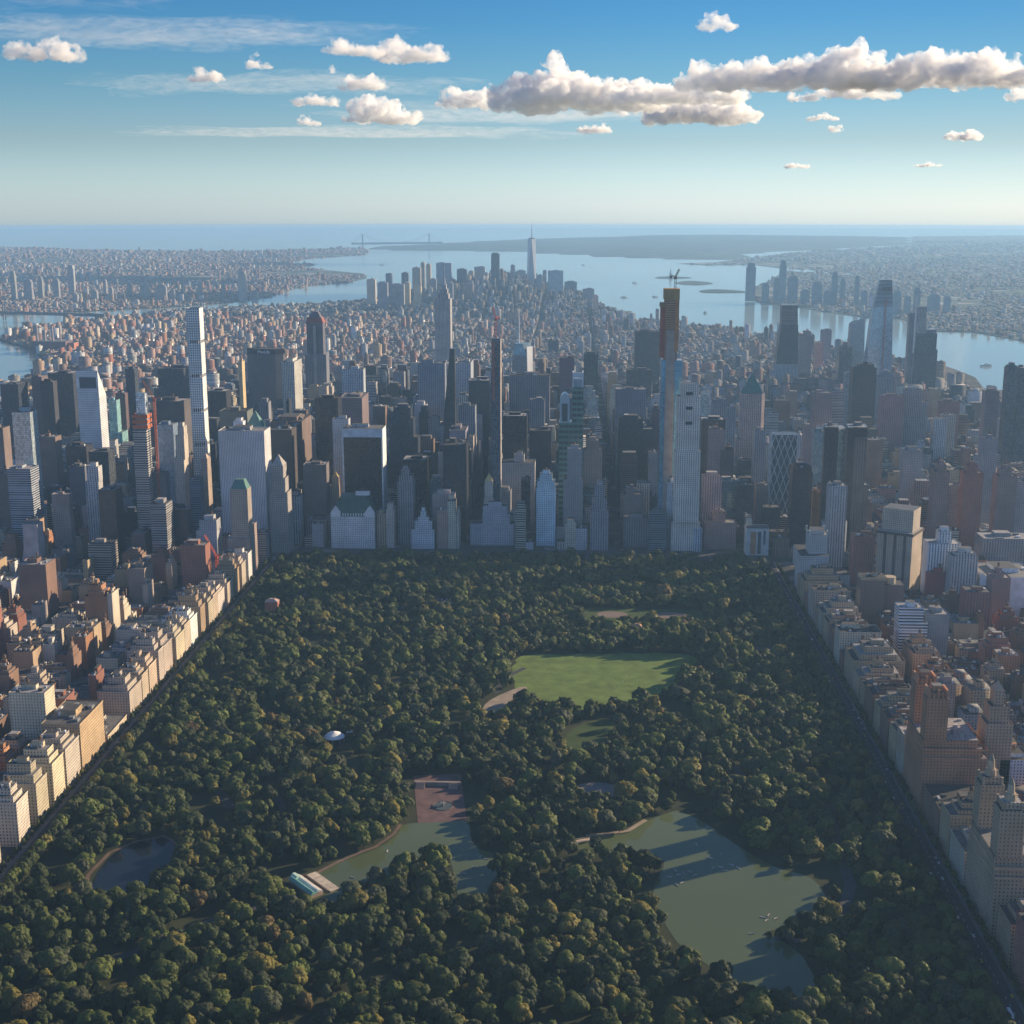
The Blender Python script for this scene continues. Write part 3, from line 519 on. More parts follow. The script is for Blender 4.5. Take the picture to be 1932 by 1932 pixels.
DRIVES = [strip([(60, -1420), (150, -1330), (196, -1280), (235, -1255)], 8), strip([(180, -1010), (205, -1060), (190, -1110), (170, -1150)], 10), strip([(690, -420), (715, -480), (725, -560), (735, -660), (750, -760)], 14),
          strip([(20, -960), (75, -985), (120, -1010), (150, -1060)], 11), strip([(440, -600), (415, -640), (405, -700)], 8), strip([(600, -900), (650, -905), (690, -930), (700, -990)], 11), strip([(60, -300), (150, -330), (240, -320)], 12), strip([(200, -700), (290, -650), (380, -640)], 11), strip([(740, -1280), (765, -1200), (770, -1100), (780, -1000)], 11)]
for P in DRIVES: sheet('path', P, 0.24, ASPH)
AVOID = [LAKE, POND, LAWN, FIELDS, MALL, TERR, GREEN2, POND_RIM, SHORE_PATH, ellipse(533, -997, 27, 23), ellipse(232, -884, 26, 34), [(255, -300), (320, -298), (322, -262), (258, -262)], [(742, -545), (800, -540), (800, -492), (745, -490)], [(238, -1260), (300, -1262), (300, -1190), (238, -1190)], ellipse(600, -435, 12, 10), ellipse(35, -343, 16, 14)] + DRIVES
# ------------------------------------------------------------------ towers of midtown and the skyline
FOOT = []          # footprints already taken: x0, x1, y0, y1, height
def roof_tone(): 
    g = rnd.choice((0.06, 0.08, 0.11, 0.15, 0.2, 0.3)); return (g * 1.05, g, g * 0.95)
def roof_kit(root, x0, x1, y0, y1, z, col, tanks=True, n=None):
    """roof sheet, roof house, plant boxes and a timber water tank as parts of the building"""
    o = root.location; w, d = x1 - x0, y1 - y0
    b = MB(o); b.face([(x0, y0, z), (x1, y0, z), (x1, y1, z), (x0, y1, z)], roof_tone())
    for k in range(rnd.randint(2, 5) if n is None else n):
        bw, bd = w * rnd.uniform(0.04, 0.13), d * rnd.uniform(0.04, 0.14); bx, by = rnd.uniform(x0 + 1, x1 - bw - 1), rnd.uniform(y0 + 1, y1 - bd - 1)
        g = rnd.choice((0.05, 0.1, 0.2, 0.35, 0.6)); b.box(bx, bx + bw, by, by + bd, z + 0.02, z + rnd.uniform(1.5, 3.5), (g, g, g))
    b.build('roof', M_ROOF, root)
    pw, pd = w * rnd.uniform(0.25, 0.5), d * rnd.uniform(0.25, 0.5); px, py = x0 + (w - pw) * rnd.uniform(0.2, 0.8), y0 + (d - pd) * rnd.uniform(0.3, 0.8); ph = rnd.uniform(4, 8)
    b = MB(o); b.box(px, px + pw, py, py + pd, z + 0.03, z + ph, tuple(c * 0.9 for c in col), roof_tone()); b.build('penthouse', M_ROOF, root)
    if tanks and rnd.random() < 0.75:
        r = rnd.uniform(1.7, 2.5); tx, ty = px + pw * rnd.uniform(0.25, 0.75), py + pd * rnd.uniform(0.25, 0.75)
        b = MB(o)
        for a, c in ((-1, -1), (1, -1), (1, 1), (-1, 1)): b.bar((tx + a * r * 0.6, ty + c * r * 0.6, z + ph), (tx + a * r * 0.6, ty + c * r * 0.6, z + ph + 2.2), 0.3, (0.06, 0.05, 0.05))
        b.cyl(tx, ty, r, z + ph + 2.2, z + ph + 5.5, (0.16, 0.1, 0.06)); b.cyl(tx, ty, r * 1.08, z + ph + 5.5, z + ph + 7.2, (0.1, 0.08, 0.07), 0.1)
        b.build('water_tank', M_ROOF, root)
def tower(kind, tiers, Y, dep, sty, col, roof, label):
    x0, x1 = min(t[0] for t in tiers), max(t[1] for t in tiers)
    root = thing(kind, label, {'office_tower': 'office tower', 'apartment_tower': 'apartment tower', 'skyscraper': 'skyscraper', 'hotel': 'hotel'}.get(kind, kind.replace('_', ' ')), ((x0 + x1) / 2, Y + dep / 2, 0))
    FOOT.append((x0, x1, Y, Y + dep, max(t[2] for t in tiers)))
    z = 0.0; w0 = tiers[0][1] - tiers[0][0]; b = MB(root.location); order = sorted(tiers, key=lambda t: t[2])
    last = None
    for i, (a, c, h) in enumerate(order):
        ins = 0 if i == 0 else (dep * 0.5 * (1 - min(1.0, (c - a) / max(1.0, order[0][1] - order[0][0])))) * 0.8 + 0.6
        if len(order) > 1 and i == 0 and order[0] is not tiers[0]: pass
        y0, y1 = Y + ins, Y + dep - ins * 0.7
        b.box(a, c, y0, y1, z, h + 1.1, col, cap=False)
        if i < len(order) - 1:
            b2 = MB(root.location); b2.face([(a, y0, h), (c, y0, h), (c, y1, h), (a, y1, h)], roof_tone()); b2.build('terrace', M_ROOF, root)
        last = (a, c, y0, y1, h); z = h
    b.build('facade', STY[sty], root)
    a, c, y0, y1, h = last
    if roof == 'pyr':
        tint = (0.12, 0.22, 0.19) if 'green' in label else (0.55, 0.42, 0.16) if 'gold' in label or 'gilded' in label else col
        b = MB(root.location); b.pyramid(a, c, y0, y1, h, h + (c - a) * 0.9, tint, 0.03); b.build('spire_roof', M_PLAIN, root)
    else:
        roof_kit(root, a, c, y0, y1, h, col, tanks=sty == 'P' and kind != 'skyscraper')
        if roof == 'cap':
            q = MB(root.location); q.box(a + (c - a) * 0.22, c - (c - a) * 0.22, y0 + (y1 - y0) * 0.2, y1 - (y1 - y0) * 0.25, h + 0.05, h + 7.5, col, roof_tone()); q.build('roof_house', STY['K'], root)
    return root
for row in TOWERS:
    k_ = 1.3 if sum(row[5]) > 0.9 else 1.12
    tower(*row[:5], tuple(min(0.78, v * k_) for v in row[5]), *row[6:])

def base(kind, label, cat, x0, x1, y0, y1, h):
    FOOT.append((x0, x1, y0, y1, h)); return thing(kind, label, cat, ((x0 + x1) / 2, (y0 + y1) / 2, 0))
def flat_roof(root, x0, x1, y0, y1, z): 
    b = MB(root.location); b.face([(x0, y0, z), (x1, y0, z), (x1, y1, z), (x0, y1, z)], roof_tone()); b.build('roof', M_ROOF, root)
W_ = (0.62, 0.62, 0.6)
# white tower with the wedge roof
r = base('skyscraper', 'white metal tower with a slanted wedge roof at the left', 'skyscraper', -562, -515, 491, 536, 275)
b = MB(r.location); b.box(-562, -515, 491, 536, 0, 217, (0.66, 0.67, 0.69), cap=False)
b.face([(-562, 491, 217), (-515, 491, 217), (-515, 491, 237), (-562, 491, 237)], (0.66, 0.67, 0.69), [(0, 217), (47, 217), (47, 237), (0, 237)])
b.face([(-562, 491, 261), (-515, 491, 261), (-515, 491, 275), (-562, 491, 275)], (0.66, 0.67, 0.69), [(0, 261), (47, 261), (47, 275), (0, 275)])
for x in (-562, -558): pass
b.build('facade', facade('bright_banded_wall', 60, 3.9, 1.01, 0.3, glass=(0.3, 0.33, 0.36), wrough=0.35, blind=0), r)
b = MB(r.location); b.face([(-515, 491, 217), (-515, 536, 217), (-515, 491, 275)], W_); b.face([(-562, 536, 217), (-562, 491, 217), (-562, 491, 275)], W_); b.face([(-515, 536, 217), (-562, 536, 217), (-562, 491, 275), (-515, 491, 275)], W_); b.build('wedge_roof', M_PLAIN, r)
b = MB(r.location); b.face([(-562, 492, 237), (-515, 492, 237), (-515, 492, 261), (-562, 492, 261)], (0.09, 0.1, 0.12)); b.build('louvre_band', M_PLAIN, r)
for x0, x1 in ((-562, -556), (-519, -515)):
    b = MB(r.location); b.box(x0, x1, 490.6, 491.6, 237, 261, (0.66, 0.67, 0.69)); b.build('corner_frame', M_PLAIN, r)
# thin white grid tower
r = base('skyscraper', 'very tall thin white tower with a square window grid', 'skyscraper', -243, -217.4, 233, 261, 427)
b = MB(r.location); zz = 0.0
for zt in (95, 165, 232, 300, 366, 427):
    b.box(-243, -217.4, 233, 261, zz, zt - (6 if zt < 427 else 0), (0.68, 0.68, 0.66), cap=zt < 427); zz = zt
b.build('facade', STY['Q'], r)
b = MB(r.location)
for zt in (95, 165, 232, 300, 366): b.box(-239, -221.5, 237, 257, zt - 5.98, zt - 0.02, (0.05, 0.05, 0.06))
b.build('core', M_PLAIN, r)
LIT_REVEAL = facade('sunlit_reveal_wall', 4.6, 4.7, 0.22, 0.5, glass=(0.2, 0.24, 0.27), blind=0)  # sunlit window reveals put into a paler wall, added on the west side only
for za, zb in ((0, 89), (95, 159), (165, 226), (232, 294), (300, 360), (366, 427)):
    b = MB(r.location); b.box(-217.38, -217.0, 233.2, 260.8, za + 0.1, zb - 0.1, (0.7, 0.69, 0.66), bottom=True); b.build('side_panel', LIT_REVEAL, r)
b = MB(r.location)
for zt in (95, 165, 232, 300, 366):
    for i in range(7):
        for x, y in ((-243 + i * 4.1, 233), (-243 + i * 4.1, 260)): b.box(x, x + 1.1, y, y + 1, zt - 5.99, zt - 0.01, (0.7, 0.7, 0.68))
        for x, y in ((-243, 233 + i * 4.4), (-218.5, 233 + i * 4.4)): b.box(x, x + 1.1, y + 0.01, y + 1.01, zt - 5.985, zt - 0.015, (0.7, 0.7, 0.68))
b.build('open_storey_columns', M_PLAIN, r); flat_roof(r, -243, -217.4, 233, 261, 425)
# netted tower with crane
r = base('skyscraper', 'slim grey tower topped out in orange netting, still being built', 'skyscraper', -263.8, -239.5, -60, -37, 300)
b = MB(r.location); b.box(-263.8, -239.5, -60, -37, 0, 238, (0.4, 0.38, 0.35), roof_tone()); b.build('facade', STY['B'], r)
b = MB(r.location); b.box(-258, -238, -58, -40, 238, 266, (0.3, 0.3, 0.3), roof_tone()); b.build('concrete_core', M_PLAIN, r)
for z in (240, 249, 258):
    b = MB(r.location); b.prism([(-263, -61), (-236, -61), (-236, -36), (-263, -36)], z, z + 6.5, (0.5, 0.15, 0.07), cap=False); b.build('safety_net', M_PLAIN, r)
b = MB(r.location); b.box(-256, -240, -56, -42, 266, 301, (0.6, 0.66, 0.7), roof_tone()); b.build('crown', STY['G'], r)
def tower_crane(label, x, y, z0, z1, jx, jy, jz, col):
    t = thing('tower_crane', label, 'crane', (x, y, z0)); b = MB(t.location); b.truss((x, y, z0), (x, y, z1), 3.2, col, 6); b.build('mast', M_PLAIN, t)
    b = MB(t.location); b.truss((x, y, z1), (jx, jy, jz), 2.2, col, 5); b.build('jib', M_PLAIN, t)
    d = Vector((x - jx, y - jy, 0)).normalized(); b = MB(t.location); b.truss((x, y, z1), (x + d.x * 11, y + d.y * 11, z1 + 2), 2.2, col, 5); b.box(x + d.x * 11 - 2, x + d.x * 11 + 2, y + d.y * 11 - 2, y + d.y * 11 + 2, z1 - 3, z1 + 1, (0.2, 0.2, 0.2), bottom=True); b.build('counter_jib', M_PLAIN, t)
    b = MB(t.location); b.box(x - 2.5, x + 2.5, y - 2.5, y + 2.5, z1 - 4, z1 - 0.5, tuple(c * 0.8 for c in col), bottom=True); b.build('cab', M_PLAIN, t)
tower_crane('orange red crane leaning left beside the netted tower', -229, -40, 0, 290, -246, -44, 322, (0.45, 0.14, 0.07))
# white marble slab
r = base('office_tower', 'broad white marble slab with fine vertical ribs near the park corner', 'office tower', -140, -56, 40, 92, 220)
b = MB(r.location); b.box(-140, -56, 40, 92, 0, 221, (0.68, 0.67, 0.67), cap=False); b.build('facade', facade('marble_ribbed_wall', 3.0, 4.0, 0.42, 1.01, glass=(0.27, 0.27, 0.29), blind=0), r); roof_kit(r, -140, -56, 40, 92, 219.5, (0.3, 0.3, 0.3), False)
# hotel tower with copper roof
r = base('hotel', 'brown grey hotel tower with a green copper mansard near the park corner', 'hotel', -71, -42, -160, -132, 170)
b = MB(r.location); b.box(-78, -40, -164, -128, 0, 70, (0.34, 0.28, 0.24), roof_tone()); b.box(-71, -42, -160, -132, 70, 155, (0.36, 0.3, 0.25), roof_tone()); b.build('facade', STY['P'], r)
b = MB(r.location); b.pyramid(-70, -43, -159, -133, 155, 170, (0.1, 0.2, 0.17), 0.55); b.build('mansard_roof', M_PLAIN, r)
# dark slab with letters
r = base('skyscraper', 'wide dark slab with white sign letters across its top', 'skyscraper', -375, -277, 1240, 1285, 246)
P = [(-375, 1254), (-356, 1240), (-296, 1240), (-277, 1254), (-277, 1272), (-296, 1285), (-356, 1285), (-375, 1272)]
b = MB(r.location); b.prism(P, 0, 243, (0.1, 0.1, 0.12), roof_tone()); b.build('facade', STY['S'], r)
b = MB(r.location); b.prism([(x, y - 0.6 if y < 1255 else y + 0.6) for x, y in P], 232, 246, (0.035, 0.035, 0.045), roof_tone()); b.build('sign_band', M_PLAIN, r)
tc = bpy.data.curves.new('sign_letters', 'FONT'); tc.body = 'MetLife'; tc.size = 11; tc.align_x = 'CENTER'; tc.extrude = 0.5
to = bpy.data.objects.new('sign_letters', tc); me = None; COL.objects.link(to); bpy.context.view_layer.update()
me = bpy.data.meshes.new_from_object(to.evaluated_get(bpy.context.evaluated_depsgraph_get())); bpy.data.objects.remove(to)
lt = bpy.data.objects.new('sign_letters', me); COL.objects.link(lt); lt.parent = r; lt.location = (0, 1238.4 - 1262.5, 235); lt.rotation_euler = (R(90), 0, 0)
me.materials.clear(); wm, nt_, nd_, lk_ = new_mat('white_sign_paint'); out_bsdf(nt_, (0.85, 0.85, 0.85), 0.5, 0.3); me.materials.append(wm)
# flared pale tower
r = base('apartment_tower', 'pale pinkish slab whose base flares outward, at the left', 'apartment tower', -446, -404, -160, -130, 90)
b = MB(r.location); P0 = [(-446, -164), (-404, -164), (-404, -128), (-446, -128)]; zs = [(0, 0.0), (18, 0.45), (34, 0.78), (50, 0.95), (90, 1.0)]; P1 = [(-431, -158), (-406, -158), (-406, -132), (-431, -132)]
lerp = lambda t: [(a[0] + (c[0] - a[0]) * t, a[1] + (c[1] - a[1]) * t) for a, c in zip(P0, P1)]
for (za, ta), (zb, tb) in zip(zs, zs[1:]): b.prism(lerp(ta), za, zb, (0.42, 0.36, 0.36), roof_tone(), P2=lerp(tb), cap=zb == 90)
b.build('facade', STY['K'], r); flat_roof(r, -430, -407, -157, -133, 90.2)
# tower in red netting, distant, left of centre
r = base('skyscraper', 'tall tapering tower wrapped in red netting at its top, left of centre', 'skyscraper', -240, -176, 1340, 1390, 345)
b = MB(r.location); b.box(-237, -178, 1344, 1390, 0, 222, (0.2, 0.2, 0.23), roof_tone()); b.box(-231, -186, 1350, 1386, 222, 310, (0.14, 0.13, 0.15), roof_tone()); b.build('facade', STY['S'], r)
b = MB(r.location); b.box(-212, -204, 1342.5, 1346, 0, 300, (0.3, 0.28, 0.28)); b.build('hoist_shaft', M_PLAIN, r)
b = MB(r.location); b.prism([(-233, 1348), (-184, 1348), (-184, 1388), (-233, 1388)], 306, 322, (0.26, 0.09, 0.08), roof_tone(), P2=[(-228, 1352), (-190, 1352), (-190, 1384), (-228, 1384)]); b.build('safety_net', M_PLAIN, r)
b = MB(r.location); b.prism([(-226, 1354), (-192, 1354), (-192, 1382), (-226, 1382)], 322, 336, (0.12, 0.11, 0.14), P2=[(-216, 1360), (-200, 1360), (-200, 1376), (-216, 1376)]); b.bar((-208, 1366, 336), (-208, 1366, 360), 2.5, (0.2, 0.2, 0.22)); b.build('crown', M_PLAIN, r)
# black sloping tower with white flanks
r = base('office_tower', 'black glass tower framed in white travertine, sloping out at its foot', 'office tower', 68.5, 145, 128, 192, 210)
b = MB(r.location); prof = [(0, -24), (12, -16), (30, -8), (52, -2.5), (80, 0), (194, 0)]
for (za, ya), (zb, yb) in zip(prof, prof[1:]): b.face([(71, 141 + ya, za), (142.5, 141 + ya, za), (142.5, 141 + yb, zb), (71, 141 + yb, zb)], (0.02, 0.016, 0.016), [(0, za), (71.5, za), (71.5, zb), (0, zb)])
b.build('glass_front', STY['D'], r)
b = MB(r.location); b.box(68.5, 145, 140.6, 190, 194, 210, (0.5, 0.55, 0.6), roof_tone(), bottom=True); b.build('roof_frame', M_PLAIN, r)
for xa, xb in ((68.5, 71), (142.5, 145)):
    b = MB(r.location)
    for (za, ya), (zb, yb) in zip(prof, prof[1:]):
        b.prism([(xa, 140.5 + ya), (xb, 140.5 + ya), (xb, 190), (xa, 190)], za, zb, (0.62, 0.62, 0.62), P2=[(xa, 140.5 + yb), (xb, 140.5 + yb), (xb, 190), (xa, 190)], cap=False)
    b.build('side_panel', M_PLAIN, r)
b = MB(r.location); b.face([(142.5, 190, 0), (71, 190, 0), (71, 190, 194), (142.5, 190, 194)], (0.02, 0.02, 0.02)); b.build('glass_back', STY['D'], r)
roof_kit(r, 74, 140, 146, 186, 210.1, (0.4, 0.4, 0.42), False)
# thin black tapering tower
r = base('skyscraper', 'thin black tapering tower with a blunt dark top, in the centre', 'skyscraper', 220, 251, 496, 530, 324)
P = lambda a, c, y0, y1: [(a, y0), (c, y0), (c, y1), (a, y1)]
b = MB(r.location); b.prism(P(220, 251, 496, 534), 0, 60, (0.05, 0.055, 0.07), roof_tone(), P2=P(223, 250.6, 498, 532)); b.prism(P(223, 250.6, 498, 532), 60, 190, (0.05, 0.06, 0.08), P2=P(227, 250.5, 500, 530), cap=False); b.prism(P(227, 250.5, 500, 530), 190, 324, (0.022, 0.024, 0.035), roof_tone(), P2=P(240.5, 250.3, 504, 524)); b.build('facade', STY['D'], r)
# crane-topped pencil tower
r = base('skyscraper', 'pencil thin tower under construction with a red hoist and rig on top', 'skyscraper', 348, 366, 160, 180, 376)
b = MB(r.location); b.box(348, 366, 160, 180, 0, 320, (0.13, 0.15, 0.19), roof_tone()); b.box(349.5, 366, 162, 180, 320, 378, (0.2, 0.2, 0.23), roof_tone()); b.build('facade', STY['D'], r)
b = MB(r.location); b.box(351, 355.5, 158.6, 161, 262, 372, (0.33, 0.13, 0.11), bottom=True); b.build('red_hoist', M_PLAIN, r)
b = MB(r.location); b.box(365.4, 366.6, 159.4, 180.5, 60, 376, (0.55, 0.45, 0.38)); b.build('terracotta_pier', M_PLAIN, r)
tower_crane('red crane perched on the pencil thin tower', 357, 168, 378, 415, 352, 160, 436, (0.45, 0.1, 0.08))
# green glass tower with curved crowns
r = base('skyscraper', 'green striped glass tower with two curved white-framed crowns', 'skyscraper', 476, 521.5, 157, 195, 316)
GST = facade('striped_glass_wall', 9.0, 10.5, 0.9, 0.55, glass=(0.03, 0.06, 0.06), grough=0.12, wrough=0.25, blind=0.1)
b = MB(r.location); b.box(476, 521.5, 157, 195, 0, 222, (0.1, 0.2, 0.17), roof_tone()); b.box(500, 521, 158, 195, 222, 288, (0.11, 0.21, 0.18), roof_tone()); b.build('facade', GST, r)
b = MB(r.location); arc = [(477.5 + 9 - 9 * math.cos(t), 262 + 15 * math.sin(t)) for t in [math.pi * i / 12 for i in range(13)]]
out = [(477.5, 222.2)] + [(x, z) for x, z in arc] + [(495.5, 222.2)]
b.face([(x, 158, z) for x, z in out], (0.35, 0.42, 0.46), [(x, z) for x, z in out])
for (xa, za), (xb, zb) in zip(out, out[1:]): b.face([(xa, 158, za), (xa, 185, za), (xb, 185, zb), (xb, 158, zb)], (0.6, 0.62, 0.6))
b.build('arched_crown', M_GLOSS, r)
b = MB(r.location); b.box(481, 492, 157.6, 158, 224, 258, (0.04, 0.06, 0.07)); b.build('arch_opening', M_GLOSS, r)
b = MB(r.location)
for xa, xb in ((500.5, 503), (518.5, 521)): b.box(xa, xb, 158.5, 190, 288, 316, (0.5, 0.55, 0.6))
b.box(503, 518.5, 158.5, 161, 308, 315.8, (0.5, 0.55, 0.6), bottom=True); b.box(503, 518.5, 164, 190, 288, 303, (0.3, 0.38, 0.42)); b.build('square_crown', M_GLOSS, r)
# orange topped supertall
r = base('skyscraper', 'tallest tower, blue glass sides and raw concrete core under orange formwork', 'skyscraper', 658, 699, 110, 140, 472)
b = MB(r.location); b.box(662, 699, 110, 140, 0, 345, (0.07, 0.26, 0.4), roof_tone()); b.build('facade', STY['G'], r)
b = MB(r.location); b.box(669.5, 685.5, 108.4, 138, 0, 400, (0.34, 0.28, 0.24)); b.build('concrete_core', STY['K'], r)
b = MB(r.location); b.box(665.5, 689, 109, 138, 345.2, 372, (0.3, 0.22, 0.18)); b.box(665.5, 689, 109.2, 138, 372, 455, (0.4, 0.23, 0.12), roof_tone()); b.build('raw_floors', facade('raw_floor_wall', 60.0, 4.2, 1.01, 0.4, glass=(0.16, 0.08, 0.05), grough=0.8, blind=0), r)
b = MB(r.location); b.box(684, 691, 107.6, 128, 362, 462, (0.42, 0.19, 0.08), bottom=True); b.build('orange_net', M_PLAIN, r)
b = MB(r.location); b.box(658.5, 666.5, 108.6, 132, 350, 440, (0.3, 0.09, 0.06), bottom=True); b.build('red_net', M_PLAIN, r)
b = MB(r.location); b.box(663.8, 691.4, 106.6, 139, 454, 473, (0.34, 0.21, 0.08), bottom=True); b.build('formwork', M_PLAIN, r)
b = MB(r.location); b.box(657, 668, 107, 133, 440.2, 448, (0.32, 0.19, 0.08), bottom=True); b.build('formwork', M_PLAIN, r)
tower_crane('small crane on top of the orange formwork', 684, 122, 473, 494, 690, 116, 508, (0.2, 0.16, 0.12))
# limestone tower
r = base('skyscraper', 'pale limestone tower with stepped crown right of the orange-topped tower', 'skyscraper', 687, 733, 60, 88, 308)
LIM = (0.52, 0.49, 0.46); CRM = (0.68, 0.6, 0.52); b = MB(r.location); b.box(684, 736, 64, 94, 0, 55, CRM, roof_tone()); b.box(687, 733, 60, 90, 55, 186, CRM, roof_tone()); b.box(688.3, 730.3, 61, 88, 186, 286, CRM, roof_tone()); b.box(694.6, 726.4, 63, 86, 286, 309, CRM, cap=False); b.build('facade', facade('limestone_ribbed_wall', 4.0, 3.8, 0.4, 0.6, glass=(0.16, 0.17, 0.18), spandrel=0.25, blind=0.1), r)
b = MB(r.location)
for z in (175, 235, 262, 288): b.box(704, 716, 60.2 if z < 287 else 62.3, 63, z, z + 5.5, (0.04, 0.04, 0.05), bottom=True)
b.build('loggia_opening', M_PLAIN, r); flat_roof(r, 694.6, 726.4, 63, 86, 307)
# green pyramid tower
r = base('skyscraper', 'pink brick tower with a green copper pyramid roof', 'skyscraper', 890, 946, 784, 830, 240)
b = MB(r.location); b.prism([(886, 784), (950, 784), (950, 834), (886, 834)], 0, 88, (0.42, 0.29, 0.26), roof_tone()); o8 = [(898, 784), (938, 784), (946, 792), (946, 824), (938, 832), (898, 832), (890, 824), (890, 792)]
b.prism(o8, 88, 195, (0.45, 0.33, 0.3), roof_tone()); b.build('facade', STY['S'], r)
b = MB(r.location); b.pyramid(895, 941, 788, 828, 195, 240, (0.07, 0.17, 0.15), 0.03); b.build('pyramid_roof', M_PLAIN, r)
# far west towers
r = base('skyscraper', 'tall tower with brown bare top and pale unfinished base near the river', 'skyscraper', 1165, 1242, 2150, 2195, 304)
b = MB(r.location); b.box(1168, 1242, 2150, 2195, 0, 112, (0.3, 0.36, 0.4), roof_tone()); b.build('lower_facade', STY['S'], r)
b = MB(r.location); b.prism([(1166, 2149), (1239, 2149), (1239, 2196), (1166, 2196)], 112.2, 241, (0.05, 0.07, 0.1), roof_tone(), P2=[(1179, 2150), (1234, 2150), (1234, 2194), (1179, 2194)]); b.build('glass_facade', STY['D'], r)
b = MB(r.location); b.prism([(1180, 2151), (1233, 2151), (1233, 2193), (1180, 2193)], 241.2, 304, (0.2, 0.15, 0.15), roof_tone(), P2=[(1179, 2152), (1230, 2152), (1230, 2192), (1179, 2192)]); b.build('bare_floors', STY['B'], r)
r = base('skyscraper', 'blue glass tower with a slanted roof near the river', 'skyscraper', 1445, 1497, 2350, 2395, 247)
b = MB(r.location); b.prism([(1440, 2350), (1500, 2350), (1500, 2395), (1440, 2395)], 0, 225, (0.12, 0.17, 0.24), P2=[(1446, 2352), (1492, 2352), (1492, 2393), (1446, 2393)], cap=False)
b.face([(1446, 2352, 225), (1492, 2352, 225), (1492, 2352, 248), (1446, 2352, 236)], (0.14, 0.19, 0.26), [(0, 225), (46, 225), (46, 248), (0, 236)]); b.face([(1492, 2352, 225), (1492, 2393, 225), (1492, 2352, 248)], (0.14, 0.19, 0.26)); b.face([(1446, 2393, 225), (1446, 2352, 225), (1446, 2352, 236)], (0.14, 0.19, 0.26)); b.face([(1492, 2393, 225), (1446, 2393, 225), (1446, 2352, 236), (1492, 2352, 248)], (0.2, 0.24, 0.28)); b.build('facade', STY['G'], r)
r = base('skyscraper', 'pale blue glass spire tower with a cantilevered deck and red hoist line', 'skyscraper', 1463, 1546, 2140, 2195, 389)
b = MB(r.location); b.prism([(1456, 2150), (1547, 2150), (1547, 2200), (1456, 2200)], 0, 125, (0.26, 0.35, 0.43), P2=[(1463, 2150), (1545, 2150), (1545, 2198), (1463, 2198)], cap=False); b.prism([(1463, 2150), (1545, 2150), (1545, 2198), (1463, 2198)], 125, 300, (0.26, 0.36, 0.44), P2=[(1475, 2151), (1537, 2151), (1537, 2193), (1475, 2193)]); b.build('facade', STY['G'], r)
b = MB(r.location); b.prism([(1475, 2151), (1537, 2151), (1537, 2193), (1475, 2193)], 300.2, 386, (0.3, 0.36, 0.4), P2=[(1494, 2156), (1531, 2156), (1531, 2182), (1494, 2182)]); b.build('bare_crown', STY['B'], r)
b = MB(r.location); b.prism([(1502, 2141), (1530, 2150), (1520, 2165), (1500, 2165)], 352, 362, (0.1, 0.1, 0.12), bottom=True); b.build('observation_deck', M_PLAIN, r)
b = MB(r.location); b.box(1458, 1470, 2145, 2150, 300, 345, (0.65, 0.65, 0.65), bottom=True); b.build('white_screen', M_PLAIN, r)
b = MB(r.location); b.box(1510, 1513, 2138, 2141, 0, 325, (0.4, 0.12, 0.1)); b.build('red_hoist', M_PLAIN, r)
r = base('apartment_tower', 'slender pale concrete twin-shaft tower by the river', 'apartment tower', 1593, 1648, 2150, 2180, 300)
b = MB(r.location); b.box(1611.5, 1647, 2150, 2182, 0, 301, (0.34, 0.33, 0.33), roof_tone()); b.box(1593, 1611.3, 2152, 2176, 0, 278, (0.2, 0.19, 0.2), roof_tone()); b.build('facade', STY['S'], r)
b = MB(r.location); b.box(1609, 1614, 2148.5, 2151, 150, 332, (0.6, 0.58, 0.55)); b.build('hoist_shaft', M_PLAIN, r)
r = base('office_tower', 'dark blue glass tower with notched top, nearest of the riverside towers', 'office tower', 1566, 1622, 1900, 1945, 247)
b = MB(r.location); b.box(1564, 1624, 1898, 1947, 0, 187, (0.06, 0.09, 0.13), roof_tone()); b.box(1566, 1620, 1900, 1945, 187, 236, (0.07, 0.1, 0.14), roof_tone()); b.box(1592, 1618, 1905, 1935, 236, 247, (0.2, 0.22, 0.25), roof_tone()); b.build('facade', STY['D'], r)
# lattice tower
r = base('office_tower', 'blue glass tower with a white triangular lattice and faceted corners', 'office tower', 885, 934, 233, 275, 190)
b = MB(r.location); b.box(886, 933, 234, 274, 0, 189, (0.1, 0.15, 0.19), roof_tone()); b.build('glass_facade', STY['D'], r)
b = MB(r.location); cs = (0.55, 0.57, 0.58); nz = 11
for zi in range(nz):
    za, zb = 17.2 * zi, 17.2 * (zi + 1)
    for k in range(4):
        xa = 885.5 + 12 * k; L = (xa, xa + 6, xa + 12)
        for p, q in (((L[0], za), (L[1], zb)), ((L[2], za), (L[1], zb))) if zi % 2 == 0 else (((L[1], za), (L[0], zb)), ((L[1], za), (L[2], zb))):
            b.bar((p[0], 233.4, p[1]), (q[0], 233.4, q[1]), 1.1, cs)
            f = lambda x: 233.6 + (x - 885.5) * 0.83
            b.bar((934, f(p[0]), p[1]), (934, f(q[0]), q[1]), 1.1, cs); b.bar((885, f(p[0]), p[1]), (885, f(q[0]), q[1]), 1.1, cs)
b.build('steel_lattice', M_PLAIN, r)
